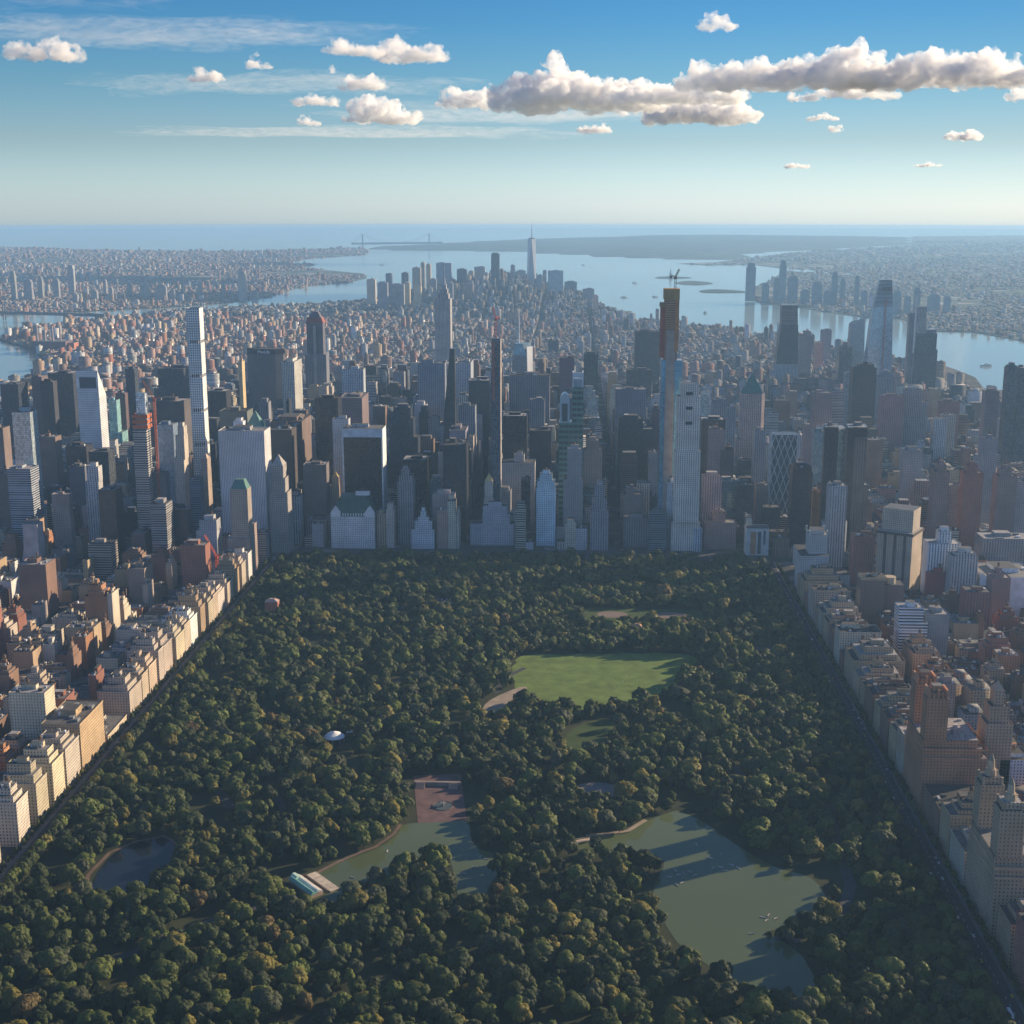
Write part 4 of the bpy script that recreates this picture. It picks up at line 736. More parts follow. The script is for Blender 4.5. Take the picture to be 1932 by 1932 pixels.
# twin glass towers on the circle
for x0, x1, lab in ((952.5, 977, 'dark twin glass tower on the traffic circle, left one with pale lit flank'), (993.2, 1028, 'dark twin glass tower on the traffic circle, right broader one')):
    r = base('office_tower', lab, 'office tower', x0, x1, 60, 105, 232)
    sk = [(x0, 60), (x1, 60), (x1 + 6, 105), (x0 + 6, 105)]
    b = MB(r.location); b.prism(sk, 0, 232, (0.045, 0.045, 0.05), roof_tone()); b.build('facade', STY['D'], r); roof_kit(r, x0 + 7, x1 - 2, 66, 100, 232.2, (0.2, 0.2, 0.2), False)
    if x0 < 960:
        b = MB(r.location); b.prism([(977.2, 60), (992, 72), (992, 105), (984, 105)], 0, 229, (0.42, 0.41, 0.3), roof_tone()); b.build('lit_flank', STY['G'], r)  # sunlit flank put into the pale colour of this strip
    else:
        b = MB(r.location); b.box(x0 + 12, x1 - 1, 57.5, 60, 0, 215, (0.2, 0.15, 0.12)); b.build('front_bay', STY['S'], r)
# ribbed tower on the circle and stone twin beside it
r = base('apartment_tower', 'light grey ribbed tower standing at the far right park corner', 'apartment tower', 944, 974, -60, -30, 154)
b = MB(r.location); b.box(944, 974, -60, -30, 0, 150, (0.42, 0.42, 0.42), cap=False); b.build('facade', STY['S'], r); roof_kit(r, 944, 974, -60, -30, 149, (0.3, 0.3, 0.3), False)
r = base('apartment_tower', 'limestone block with a crowned tower facing the right park corner', 'apartment tower', 874, 958, -215, -130, 104)
b = MB(r.location); b.box(874, 955, -212, -160, 0, 32, LIM, roof_tone()); b.box(874, 919, -212, -135, 32, 64, LIM, roof_tone()); b.box(888.7, 918, -200, -165, 64, 96, LIM, roof_tone()); b.box(893, 913, -196, -169, 96, 103, LIM, roof_tone()); b.build('facade', STY['P'], r)
for x, y in ((889, -200), (917, -200), (889, -166), (917, -166)):
    b = MB(r.location); b.box(x - 1.5, x + 1.5, y - 1.5, y + 1.5, 96, 104, (0.5, 0.47, 0.42)); b.build('corner_pier', M_PLAIN, r)
# big tan tower seen across its corner
r = base('apartment_tower', 'big tan tower with dark stripes and a broad sunlit flank', 'apartment tower', 990, 1075, -245, -180, 142)
def rot(pts, cx, cy, a): return [(cx + (x - cx) * math.cos(a) - (y - cy) * math.sin(a), cy + (x - cx) * math.sin(a) + (y - cy) * math.cos(a)) for x, y in pts]
q = rot([(990, -228), (1047, -228), (1047, -172), (990, -172)], 1047, -228, R(-30)); b = MB(r.location); b.prism(q, 0, 106, (0.4, 0.32, 0.25), roof_tone()); q2 = rot([(994, -220), (1044, -220), (1044, -180), (994, -180)], 1047, -228, R(-30)); b.prism(q2, 106, 142, (0.42, 0.35, 0.28), roof_tone()); b.build('facade', STY['P'], r)
for x in (1003, 1019, 1035):
    q3 = rot([(x - 2, -229), (x + 2, -229), (x + 2, -227.5), (x - 2, -227.5)], 1047, -228, R(-30)); b = MB(r.location); b.prism(q3, 0, 101, (0.08, 0.06, 0.06)); b.build('dark_stripe', M_PLAIN, r)
q4 = rot([(989, -230), (1049, -230), (1049, -170), (989, -170)], 1047, -228, R(-30)); b = MB(r.location); b.prism(q4, 101.5, 105, (0.06, 0.05, 0.05), bottom=True); b.build('dark_cornice', M_PLAIN, r)
# brown brick slab with tan crown
r = base('apartment_tower', 'dark brick slab with a tan crown, a block in from the right park edge', 'apartment tower', 931, 995, -408, -378, 84)
b = MB(r.location); b.box(931, 966, -408, -376, 0, 78, (0.22, 0.15, 0.12), roof_tone()); b.box(966.2, 995, -404, -378, 0, 70, (0.2, 0.13, 0.11), roof_tone()); b.build('facade', STY['P'], r)
b = MB(r.location); b.box(930.6, 968, -408.4, -380, 78, 82, (0.42, 0.32, 0.2), roof_tone(), bottom=True); b.cyl(976, -392, 9, 70, 80, (0.45, 0.36, 0.24)); b.build('crown', M_PLAIN, r); roof_kit(r, 934, 962, -404, -384, 82.1, (0.42, 0.35, 0.28))
# art-deco giant far away in the middle
r = base('skyscraper', 'grey art deco skyscraper with stepped crown and needle mast, centre distance', 'skyscraper', 46, 100, 2085, 2150, 440)
DEC = (0.42, 0.39, 0.38); b = MB(r.location); b.box(40, 106, 2080, 2160, 0, 95, DEC, roof_tone()); b.box(47.5, 98, 2085, 2150, 95, 325, DEC, roof_tone()); b.box(57, 92, 2090, 2140, 325, 341, DEC, roof_tone()); b.box(63, 88, 2096, 2132, 341, 356, DEC, roof_tone()); b.build('facade', STY['S'], r)
b = MB(r.location); b.box(69, 84, 2102, 2124, 356, 371, (0.36, 0.36, 0.38)); b.cyl(76, 2113, 5, 371, 392, (0.3, 0.32, 0.36), 3.6); b.build('crown', M_PLAIN, r)
b = MB(r.location); b.cyl(76, 2113, 1.8, 392, 440, (0.25, 0.26, 0.3), 0.6, n=8); b.build('mast', M_PLAIN, r)
# faceted glass tower with spire
r = base('skyscraper', 'faceted grey green glass tower with a tall white spire', 'skyscraper', 331, 393, 1343, 1390, 352)
b = MB(r.location); b.prism([(330, 1343), (378, 1340), (394, 1356), (394, 1392), (330, 1392)], 0, 222, (0.16, 0.2, 0.22), P2=[(334, 1345), (372, 1344), (388, 1362), (388, 1388), (334, 1388)], cap=False); b.prism([(334, 1345), (372, 1344), (388, 1362), (388, 1388), (334, 1388)], 222, 253, (0.18, 0.25, 0.25), roof_tone(), P2=[(341, 1349), (362, 1349), (382, 1366), (382, 1384), (341, 1384)]); b.build('facade', STY['G'], r)
b = MB(r.location); b.cyl(352, 1360, 2.4, 250, 353, (0.7, 0.72, 0.72), 0.5, n=8); b.build('spire', M_PLAIN, r)
b = MB(r.location); b.prism([(378.5, 1339.5), (380, 1339), (395, 1354), (394.5, 1356)], 0, 245, (0.7, 0.7, 0.68), P2=[(372.5, 1344), (374, 1343), (389, 1361), (388, 1362)]); b.build('lit_facet', M_GLOSS, r)  # sunlit west facet put into a pale glossy strip
# chamfered glass spire of downtown
r = base('skyscraper', 'tallest downtown tower, chamfered pale glass with a needle mast, near the bay', 'skyscraper', 184, 249, 6651, 6713, 525)
b = MB(r.location); sq = [(185, 6651), (247, 6651), (247, 6713), (185, 6713)]; b.prism(sq, 0, 57, (0.3, 0.34, 0.38), roof_tone())
mid = [(216, 6657), (243, 6682), (216, 6707), (191, 6682)]
for i in range(4):
    j = (i + 1) % 4; A, B_, M = sq[i], sq[j], mid[i]; Mj = mid[j]
    b.face([(A[0], A[1], 57), (B_[0], B_[1], 57), (M[0], M[1], 415)], (0.3, 0.36, 0.4) if i == 0 else (0.4, 0.44, 0.46), [(0, 57), (62, 57), (31, 415)])
    b.face([(B_[0], B_[1], 57), (Mj[0], Mj[1], 415), (M[0], M[1], 415)], (0.5, 0.53, 0.55), [(62, 57), (90, 415), (31, 415)])
b.face([(p[0], p[1], 415) for p in mid], (0.2, 0.2, 0.2)); b.build('facade', M_GLOSS, r)
b = MB(r.location); b.cyl(217, 6682, 20, 415.1, 420, (0.12, 0.13, 0.15), n=16); b.build('roof_ring', M_PLAIN, r)
b = MB(r.location); b.cyl(217, 6682, 3, 420, 511, (0.2, 0.22, 0.25), 0.8, n=8); b.build('mast', M_PLAIN, r)
# white hotel with green mansard
r = base('hotel', 'white French style hotel with green mansard roof and gables on the park front', 'hotel', 58, 139, 56, 110, 106)
HW = (0.72, 0.7, 0.68); b = MB(r.location); b.box(58, 139, 56, 112, 0, 60, HW, roof_tone()); b.build('facade', STY['P'], r)
b = MB(r.location); b.pyramid(62, 135, 60, 108, 60.1, 88, (0.055, 0.12, 0.1), 0.8); b.box(74, 123, 70, 100, 88, 96, (0.07, 0.13, 0.11), (0.1, 0.16, 0.14)); b.build('mansard_roof', M_PLAIN, r)
for x0, x1 in ((58, 76), (121, 139)):
    b = MB(r.location); b.box(x0, x1, 55.6, 64, 60, 68, HW); b.prism([(x0, 55.6), (x1, 55.6), (x1, 64), (x0, 64)], 68, 79, HW, P2=[((x0 + x1) / 2 - 1, 55.6), ((x0 + x1) / 2 + 1, 55.6), ((x0 + x1) / 2 + 1, 64), ((x0 + x1) / 2 - 1, 64)]); b.build('gable', M_PLAIN, r)
b = MB(r.location); b.box(102, 128, 76, 84, 96, 103, (0.6, 0.6, 0.6)); b.build('roof_house', M_PLAIN, r)
for i in range(9):
    b = MB(r.location); x = 79 + i * 4.9; b.box(x, x + 2.2, 58.4, 63, 61, 66, HW, (0.08, 0.14, 0.12)); b.build('dormer', M_PLAIN, r)
# white arched block by the circle
r = base('museum', 'white block with a tall brown slot framed like an arch at the traffic circle', 'museum', 818, 858, 38, 72, 52)
b = MB(r.location); b.box(818, 858, 38, 72, 0, 50, (0.5, 0.52, 0.5), cap=False)
b.build('facade', STY['K'], r); b = MB(r.location); b.box(825, 835, 37.4, 38.2, 3, 44, (0.36, 0.19, 0.1), bottom=True); b.build('brown_panel', M_PLAIN, r)
b = MB(r.location); b.box(838, 844, 37.5, 38.2, 3, 44, (0.06, 0.08, 0.1), bottom=True); b.box(848, 852, 37.5, 38.2, 20, 46, (0.08, 0.1, 0.12), bottom=True); b.build('window', M_GLOSS, r); flat_roof(r, 818, 858, 38, 72, 49)
r = base('office_building', 'small white drum shaped building on the park front', 'office building', 723, 741, 60, 80, 43); b = MB(r.location); b.cyl(732, 70, 9.5, 0, 42, (0.45, 0.52, 0.58), n=16); b.build('facade', STY['S'], r); b = MB(r.location); b.cyl(732, 70, 6, 42.02, 45, (0.3, 0.33, 0.36), n=12); b.build('roof_house', M_PLAIN, r)

# ------------------------------------------------------------------ twin-towered blocks on the right park edge
def deco_twin(kind, label, x0, x1, y0, y1, hb, col, tw, mat='P', cap=None):
    r = base(kind, label, 'apartment building', x0, x1, y0, y1, hb + 50)
    b = MB(r.location); ins = [(0, hb * 0.78), (4, hb * 0.9), (8, hb)]
    z = 0
    for k, h in ins: b.box(x0, x1 - k * 1.0, y0 + k * 0.6, y1 - k * 0.6, z, h, col, roof_tone()); z = h
    b.build('facade', STY[mat], r)
    q = MB(r.location)
    for zc in (hb * 0.78, hb * 0.9): q.prism([(x0 - 0.5, y0 - 0.5), (x1 + 0.5, y0 - 0.5), (x1 + 0.5, y1 + 0.5), (x0 - 0.5, y1 + 0.5)], zc - 1.4, zc + 0.3, tuple(c * 1.15 for c in col), cap=False)
    q.build('cornice', M_PLAIN, r)
    for (a, c, ya, yb, h) in tw:
        t = MB(r.location); t.box(a, c, ya, yb, hb, h, col, roof_tone()); t.box(a + 2.5, c - 2.5, ya + 2.5, yb - 2.5, h, h + 6, col, roof_tone()); to_ = t.build('tower', STY[mat], r)
        cx, cy = (a + c) / 2, (ya + yb) / 2; t = MB(r.location)
        if cap == 'lantern':
            t.cyl(cx, cy, 5.2, h + 6, h + 12, col, 4.6); t.cyl(cx, cy, 3.4, h + 12, h + 20, tuple(k * 1.2 for k in col), 2.8); t.cyl(cx, cy, 2.8, h + 20, h + 26, (0.25, 0.22, 0.16), 0.2)
            for ux, uy in ((-1, -1), (1, -1), (1, 1), (-1, 1)):
                f_ = MB(r.location); f_.box(cx + ux * 8 - 1, cx + ux * 8 + 1, cy + uy * 8 - 1, cy + uy * 8 + 1, h, h + 7, col); f_.build('finial', M_PLAIN, r)
        else:
            for i in range(5): t.box(a + 1 + (c - a - 4) * i / 4.0, a + 3 + (c - a - 4) * i / 4.0, ya + 0.6, yb - 0.6, h, h + (9 if i % 2 == 0 else 5), tuple(k * 1.15 for k in col))
            t.box(cx - 5, cx + 5, cy - 5, cy + 5, h + 6, h + 12, col, roof_tone())
        t.build('lantern' if cap == 'lantern' else 'crown', M_PLAIN, r)
    b = MB(r.location); b.face([(x0 + 1, y0 + 6, hb + 0.1), (x1 - 9, y0 + 6, hb + 0.1), (x1 - 9, y1 - 6, hb + 0.1), (x0 + 1, y1 - 6, hb + 0.1)], roof_tone())
    for k in range(10): bx, by = rnd.uniform(x0 + 3, x1 - 14), rnd.uniform(y0 + 8, y1 - 12); g = rnd.uniform(0.15, 0.5); b.box(bx, bx + rnd.uniform(2, 5), by, by + rnd.uniform(2, 5), hb + 0.11, hb + rnd.uniform(2, 5), (g, g * 0.95, g * 0.9))
    b.build('roof', M_ROOF, r); return r
deco_twin('apartment_building', 'rust orange twin-towered apartment block at the right park edge', 867, 932, -1040, -966, 80, (0.4, 0.2, 0.11), [(868, 890, -1038, -1018, 126), (868, 890, -990, -970, 124)])
deco_twin('apartment_building', 'sandstone twin-towered apartment block with pointed lantern tops at the right park edge', 867, 935, -1288, -1207, 74, (0.4, 0.3, 0.2), [(868, 889, -1286, -1266, 118), (868, 889, -1229, -1210, 116)], cap='lantern')
tower('apartment_tower', [[938, 966, 88], [942, 962, 106], [947, 957, 122]], -1010, 30, 'P', (0.4, 0.3, 0.21), 'pyr', 'tan stepped tower with a small pointed top behind the orange twin towers')
# ------------------------------------------------------------------ the street grid filled with buildings
AVE = [-2380, -2180, -1980, -1780, -1560, -1340, -1180, -1010, -800, -590, -420, -280, -140, -8, 311, 585, 850, 1110, 1370, 1600, 1830]
PAL = {
 'cream': (0.5, 0.42, 0.31), 'tan': (0.43, 0.31, 0.19), 'red brick': (0.3, 0.13, 0.09), 'brown brick': (0.24, 0.145, 0.1), 'pale grey': (0.42, 0.42, 0.42),
 'pink brick': (0.38, 0.235, 0.19), 'white': (0.6, 0.59, 0.56), 'limestone': (0.49, 0.43, 0.35), 'dark brown': (0.11, 0.075, 0.06), 'orange brick': (0.38, 0.19, 0.1), 'grey': (0.27, 0.27, 0.28), 'charcoal': (0.08, 0.08, 0.09), 'dark glass': (0.045, 0.055, 0.07), 'blue glass': (0.13, 0.18, 0.24)}
def capz(x, y, frac):
    dx, dy = x - CAM[0], y - CAM[1]; fw = dx * math.sin(YAW) + dy * math.cos(YAW); u = (0.5 - frac) / FOC
    return CAM[2] + fw * (u * math.cos(PIT) - math.sin(PIT)) / (math.cos(PIT) + u * math.sin(PIT))
LOTS = []      # x0, x1, y0, y1, h, colour name, zone
fgrid = {}
for i, f in enumerate(FOOT):
    for gx in range(int(f[0] // 100), int(f[1] // 100) + 1):
        for gy in range(int(f[2] // 100), int(f[3] // 100) + 1): fgrid.setdefault((gx, gy), []).append(f)
def taken(x0, x1, y0, y1, m=2.0):
    for gx in range(int((x0 - m) // 100), int((x1 + m) // 100) + 1):
        for gy in range(int((y0 - m) // 100), int((y1 + m) // 100) + 1):
            for f in fgrid.get((gx, gy), ()):
                if x0 - m < f[1] and x1 + m > f[0] and y0 - m < f[3] and y1 + m > f[2]: return True
    return False
def pick(ws): 
    t = rnd.random() * sum(w for _, w in ws)
    for k, w in ws:
        t -= w
        if t <= 0: return k
    return ws[0][0]
UPC = [('cream', 3.4), ('tan', 3), ('red brick', 1.8), ('brown brick', 3), ('white', 1.2), ('limestone', 3), ('orange brick', 1.3), ('pale grey', 1)]
UWC = [('tan', 3), ('red brick', 2.5), ('brown brick', 4), ('orange brick', 1.5), ('limestone', 1.5), ('grey', 2), ('dark brown', 2)]
MIC = [('grey', 3), ('pale grey', 2.2), ('limestone', 2), ('charcoal', 2), ('dark glass', 3), ('blue glass', 2.4), ('brown brick', 1.2), ('tan', 0.8), ('dark brown', 1)]
GAC = [('pink brick', 3), ('grey', 2), ('pale grey', 2), ('limestone', 2), ('tan', 2), ('brown brick', 2), ('red brick', 1.5), ('white', 1), ('dark brown', 1), ('dark glass', 0.7)]
LEC = [('pink brick', 4.5), ('red brick', 3), ('orange brick', 1.2), ('brown brick', 3), ('tan', 2), ('cream', 1.5), ('pale grey', 2.5), ('grey', 2.5), ('white', 1)]
def lot_height(x, y, edge):
    u = rnd.random()
    if y < -20 and x < 0:
        if x < -800: return rnd.choice((16, 18, 20, 45, 60, 90)) * rnd.uniform(0.85, 1.2), 'ues'
        if edge: return (rnd.uniform(30, 50) if u < 0.5 else rnd.uniform(14, 22) if u < 0.95 else rnd.uniform(65, 90)), 'ues'
        return (rnd.uniform(13, 20) if u < 0.88 else rnd.uniform(24, 40)), 'ues'
    if y < -20: 
        if edge: return (rnd.uniform(24, 52) if u < 0.8 else rnd.uniform(15, 24)), 'uws'
        return (rnd.uniform(14, 20) if u < 0.85 else rnd.uniform(25, 42)), 'uws'
    if y < 1750:
        core = math.exp(-((x - 120) / 620.0) ** 2)
        if x > 900: return (rnd.uniform(10, 26) if u < 0.8 else rnd.uniform(30, 70) if u < 0.97 else rnd.uniform(80, 130)), 'hells'
        return (28 + core * 75) * rnd.uniform(0.5, 1.8) + (60 * core if u > 0.7 else 0), 'mid'
    if y < 2700: return (rnd.uniform(15, 42) if u < 0.8 else rnd.uniform(42, 85)), 'gar'
    if y < 5300:
        if x < -600 and u > 0.93: return rnd.uniform(36, 58), 'les'
        return (rnd.uniform(9, 18) if u < 0.86 else rnd.uniform(18, 34) if u < 0.975 else rnd.uniform(45, 75)), 'les' if x < -300 else 'vil'
    c = math.exp(-((x + 20) / 520.0) ** 2) * min(1.0, (y - 5200) / 900.0)
    return (rnd.uniform(14, 40) + c * rnd.uniform(15, 175)), 'down'
k = -19
while k * 80.5 < 7350:
    ya, yb = k * 80.5 + 9, (k + 1) * 80.5 - 9; k += 1
    if ya > 2700: ya, yb = ya - 4, yb + 4
    for xa, xb in zip(AVE, AVE[1:]):
        if xa == 311 - 319 or xa == 311 or xa == 585:
            if yb < 10: continue                                   # the park
        if ya < 0 and xb > 0 and xa < 850: continue
        aw = 15 if k * 80.5 < 2700 else 9
        xl, xr = xa + aw, xb - aw
        if yb < 0 and xb == -8: xr = -84                          # the park-front row is built apart
        if yb < 0 and xa == 850: xl = 955
        if ya > -10 and ya < 30: ya2 = 92 if -30 < xb and xa < 850 else 28
        else: ya2 = ya
        for row in (0, 1):
            x = xl
            if k == 1 and -30 < xb and xa < 850 and ya2 > 60: (y0, y1) = (62, 90) if row == 0 else (0, 0)
            elif k == 2: (y0, y1) = (94, 122) if row == 0 else (125, yb)
            else: y0, y1 = (ya2, (ya2 + yb) / 2 - 2) if row == 0 else ((ya2 + yb) / 2 + 2, yb)
            if y1 - y0 < 8: continue
            while x < xr - 6:
                edge = x - xl < 32 or xr - x < 45
                w = rnd.uniform(24, 38) if edge else (rnd.choice((7, 9, 12, 16, 24)) if ya < -20 else rnd.uniform(16, 46))
                if ya > 2700: w = rnd.uniform(12, 32)
                if y0 == 62: w = rnd.uniform(13, 24)
                w = min(w, xr - x)
                if xr - x - w < 7: w = xr - x
                x0, x1 = x, x + w - 0.4; x += w
                cx, cy = (x0 + x1) / 2, (y0 + y1) / 2
                if not inside(MANHATTAN, cx, cy) or not inside(MANHATTAN, x0, cy) or not inside(MANHATTAN, x1, cy): continue
                if cy > 3000 and rnd.random() < 0.04: continue
                h, zone = lot_height(cx, cy, edge)
                yy1 = y1 - (0 if h > 26 else rnd.uniform(2, 9)); yy0 = y0 + (0 if row == 0 or h > 26 else rnd.uniform(0, 6))
                if taken(x0, x1, yy0, yy1):
                    if y0 == 62: x = x0 + 4
                    continue
                if -20 < cy < 2800:
                    lim = 0.488 if cy < 92 else 0.492 if cy < 150 else 0.468 if cy < 350 else 0.425 if cy < 700 else 0.383 if cy < 1200 else 0.354 if cy < 1800 else 0.342
                    hm = capz(cx, cy, lim + rnd.random() ** 1.4 * 0.045)
                    h = max(9, min(h, hm))
                LOTS.append((x0, x1, yy0, yy1, h, rnd.choice(('pale grey', 'limestone', 'tan', 'limestone', 'pink brick')) if 58 < cy < 92 and -30 < cx < 860 else pick({'ues': UPC, 'uws': UWC, 'mid': MIC, 'hells': GAC, 'gar': GAC, 'les': LEC, 'vil': GAC, 'down': MIC}[zone]), zone))
# the park-front rows: left (sunlit) and right
FRONT = [(-1330, -1296, 52, 36), (-1290, -1250, 56, 42), (-1240, -1200, 57, 40), (-1157, -1129, 58, 38), (-1108, -1079, 62, 46), (-1064, -1032, 60, 52), (-1026, -985, 56, 60), (-980, -905, 58, 64), (-896, -828, 11, 58), (-813, -766, 48, 50), (-763, -738, 46, 46), (-734, -702, 51, 40)]
y = -692
while y < -40:
    L = rnd.uniform(20, 42); FRONT.append((y, min(y + L, -22), rnd.uniform(40, 62) if rnd.random() < 0.85 else rnd.uniform(20, 30), rnd.uniform(34, 58))); y += L + (18 if rnd.random() < 0.45 else 0.8)
for y0, y1, h, w in FRONT:
    w = min(w * 0.8, 43)
    if not taken(-38 - w, -38, y0, y1): LOTS.append((-38 - w, -38, y0, y1, h, pick([('cream', 5), ('limestone', 4), ('white', 1), ('tan', 1.5)]), 'front5'))
RIGHT = [(-1385, -1345, 76, 60, 'red brick'), (-1335, -1300, 50, 55, 'tan'), (-1198, -1150, 46, 60, 'cream'), (-1146, -1112, 56, 62, 'tan'), (-1108, -1048, 36, 64, 'brown brick'), (-958, -925, 52, 56, 'cream'), (-921, -888, 54, 58, 'tan'), (-879, -842, 50, 52, 'brown brick'), (-838, -806, 52, 60, 'tan'), (-796, -756, 47, 56, 'brown brick'), (-752, -727, 42, 50, 'tan'), (-716, -684, 45, 55, 'tan'), (-680, -622, 58, 66, 'tan'),
         (-614, -588, 40, 50, 'red brick'), (-584, -548, 52, 56, 'cream'), (-538, -505, 50, 54, 'brown brick'), (-500, -462, 47, 52, 'tan'), (-452, -420, 55, 56, 'cream'), (-416, -392, 44, 48, 'tan'), (-372, -330, 50, 56, 'cream'), (-326, -300, 38, 50, 'red brick'), (-290, -250, 60, 58, 'tan'), (-246, -222, 44, 50, 'tan')]
for y0, y1, h, w, c in RIGHT:
    if not taken(868, 868 + w, y0, y1): LOTS.append((868, 868 + w, y0, y1, h, c, 'front8'))
LOTS.append((938, 975, -1330, -1300, 40, 'tan', 'uws'))

# which of them show, nearest first, over a coarse picture
def rect(x0, x1, y0, y1, z0, z1):
    X = np.array([x0, x1, x0, x1, x0, x1, x0, x1]); Y = np.array([y0, y0, y1, y1, y0, y0, y1, y1]); Z = np.array([z0] * 4 + [z1] * 4)
    a, b, d = project(X, Y, Z); return a.min(), a.max(), b.min(), b.max()
SZ = 1024; cover = np.zeros((SZ, SZ), bool)
items = [(math.hypot((f[0] + f[1]) / 2 - CAM[0], f[2] - CAM[1]), -1, f[:5]) for f in FOOT] + [(math.hypot((l[0] + l[1]) / 2 - CAM[0], l[2] - CAM[1]), i, l[:5]) for i, l in enumerate(LOTS)]
items.sort(key=lambda t: t[0]); seen = {}
for dist, i, f in items:
    a0, a1, b0, b1 = rect(f[0], f[1], f[2], f[3], 0, f[4])
    p0, p1, q0, q1 = max(0, int(a0 * SZ)), min(SZ, int(math.ceil(a1 * SZ))), max(0, int(b0 * SZ)), min(SZ, int(math.ceil(b1 * SZ)))
    if p1 <= p0 or q1 <= q0: seen[i] = 0; continue
    s = cover[q0:q1, p0:p1]
    if i >= 0: seen[i] = int((~s).sum())
    s[:] = True

def hw(h): return 'low' if h < 13 else 'four storey' if h < 17 else 'five storey' if h < 22 else 'eight storey' if h < 32 else 'eleven storey' if h < 42 else 'fifteen storey' if h < 54 else 'eighteen storey' if h < 68 else 'tall' if h < 110 else 'very tall'
def place(x, y, zone):
    if zone == 'front5': return 'on left park edge, ' + ('by the dark pond' if y < -1130 else 'beyond the dark pond' if y < -1000 else 'by the brick terrace' if y < -900 else 'by the white tent' if y < -820 else 'short of the lawn' if y < -700 else 'by the lawn' if y < -540 else 'beyond the lawn' if y < -400 else 'by the sand infields' if y < -250 else 'close to the park corner')
    if zone == 'front8': return 'on right park edge, ' + ('below the stone towers' if y < -1290 else 'between the twin towers' if y < -1040 else 'past the orange towers' if y < -830 else 'short of the lawn' if y < -680 else 'by the lawn' if y < -520 else 'by the sand infields' if y < -330 else 'close to the park corner')
    if zone in ('ues', 'uws'):
        a = 'behind the left park row' if x > -150 else 'two blocks left of the park' if x > -290 else 'three blocks left of the park' if x > -430 else 'far left of the park'
        if zone == 'uws': a = 'behind the right park row' if x < 1000 else 'a block right of the park' if x < 1110 else 'two blocks right of the park' if x < 1370 else 'far right of the park'
        return a + ', ' + ('opposite the lake' if y < -1000 else 'opposite the tent' if y < -780 else 'opposite the lawn' if y < -520 else 'opposite the infields' if y < -280 else 'near midtown')
    if y < 1750:
        a = 'far left' if x < -500 else 'left' if x < -150 else 'left of centre' if x < 200 else 'centre' if x < 550 else 'right of centre' if x < 850 else 'right'
        return 'in midtown %s, %s' % (a, 'first rows behind the park' if y < 200 else 'few blocks behind the park' if y < 600 else 'middle rows' if y < 1200 else 'far rows')
    return 'beyond midtown'
GK = facade('hazy_masonry_wall', 3.8, 3.6, 0.45, 0.5)
STYLE_OF = {'dark glass': 'D', 'blue glass': 'G', 'charcoal': 'D'}
def sty_of(c, z): return STYLE_OF.get(c) or ('P' if z in ('ues', 'uws', 'front5', 'front8', 'les') else rnd.choice('PPSB'))
def shade(c): 
    k = rnd.uniform(0.82, 1.15); return tuple(min(0.75, v * k * rnd.uniform(0.96, 1.04)) for v in c)
APT = []; TOWN = []; OFFI = []; REST = []
rank = sorted(range(len(LOTS)), key=lambda i: -seen.get(i, 0))
for i in rank:
    l = LOTS[i]; s = seen.get(i, 0)
    if l[6] in ('front5', 'front8') and s > 0: APT.append(l)
    elif s >= 6 and l[2] < 1750:
        if l[6] in ('ues', 'uws'):
            if l[4] > 23 and len(APT) < 285: APT.append(l)
            elif l[4] <= 23 and len(TOWN) < 270: TOWN.append(l)
            else: REST.append(l)
        elif len(OFFI) < 250: OFFI.append(l)
        else: REST.append(l)
    else: REST.append(l)
def garnish(b, x0, x1, y0, y1, h, n):
    for _ in range(n):
        bw, bd = rnd.uniform(1.6, 4.2), rnd.uniform(1.6, 4.2)
        if x1 - x0 < bw + 2.2 or y1 - y0 < bd + 2.2: continue
        bx, by = rnd.uniform(x0 + 1, x1 - bw - 1), rnd.uniform(y0 + 1, y1 - bd - 1); g = rnd.choice((0.06, 0.12, 0.2, 0.35, 0.6)); b.box(bx, bx + bw, by, by + bd, h + 0.02, h + rnd.uniform(1.5, 4.5), (g, g * 0.96, g * 0.9))
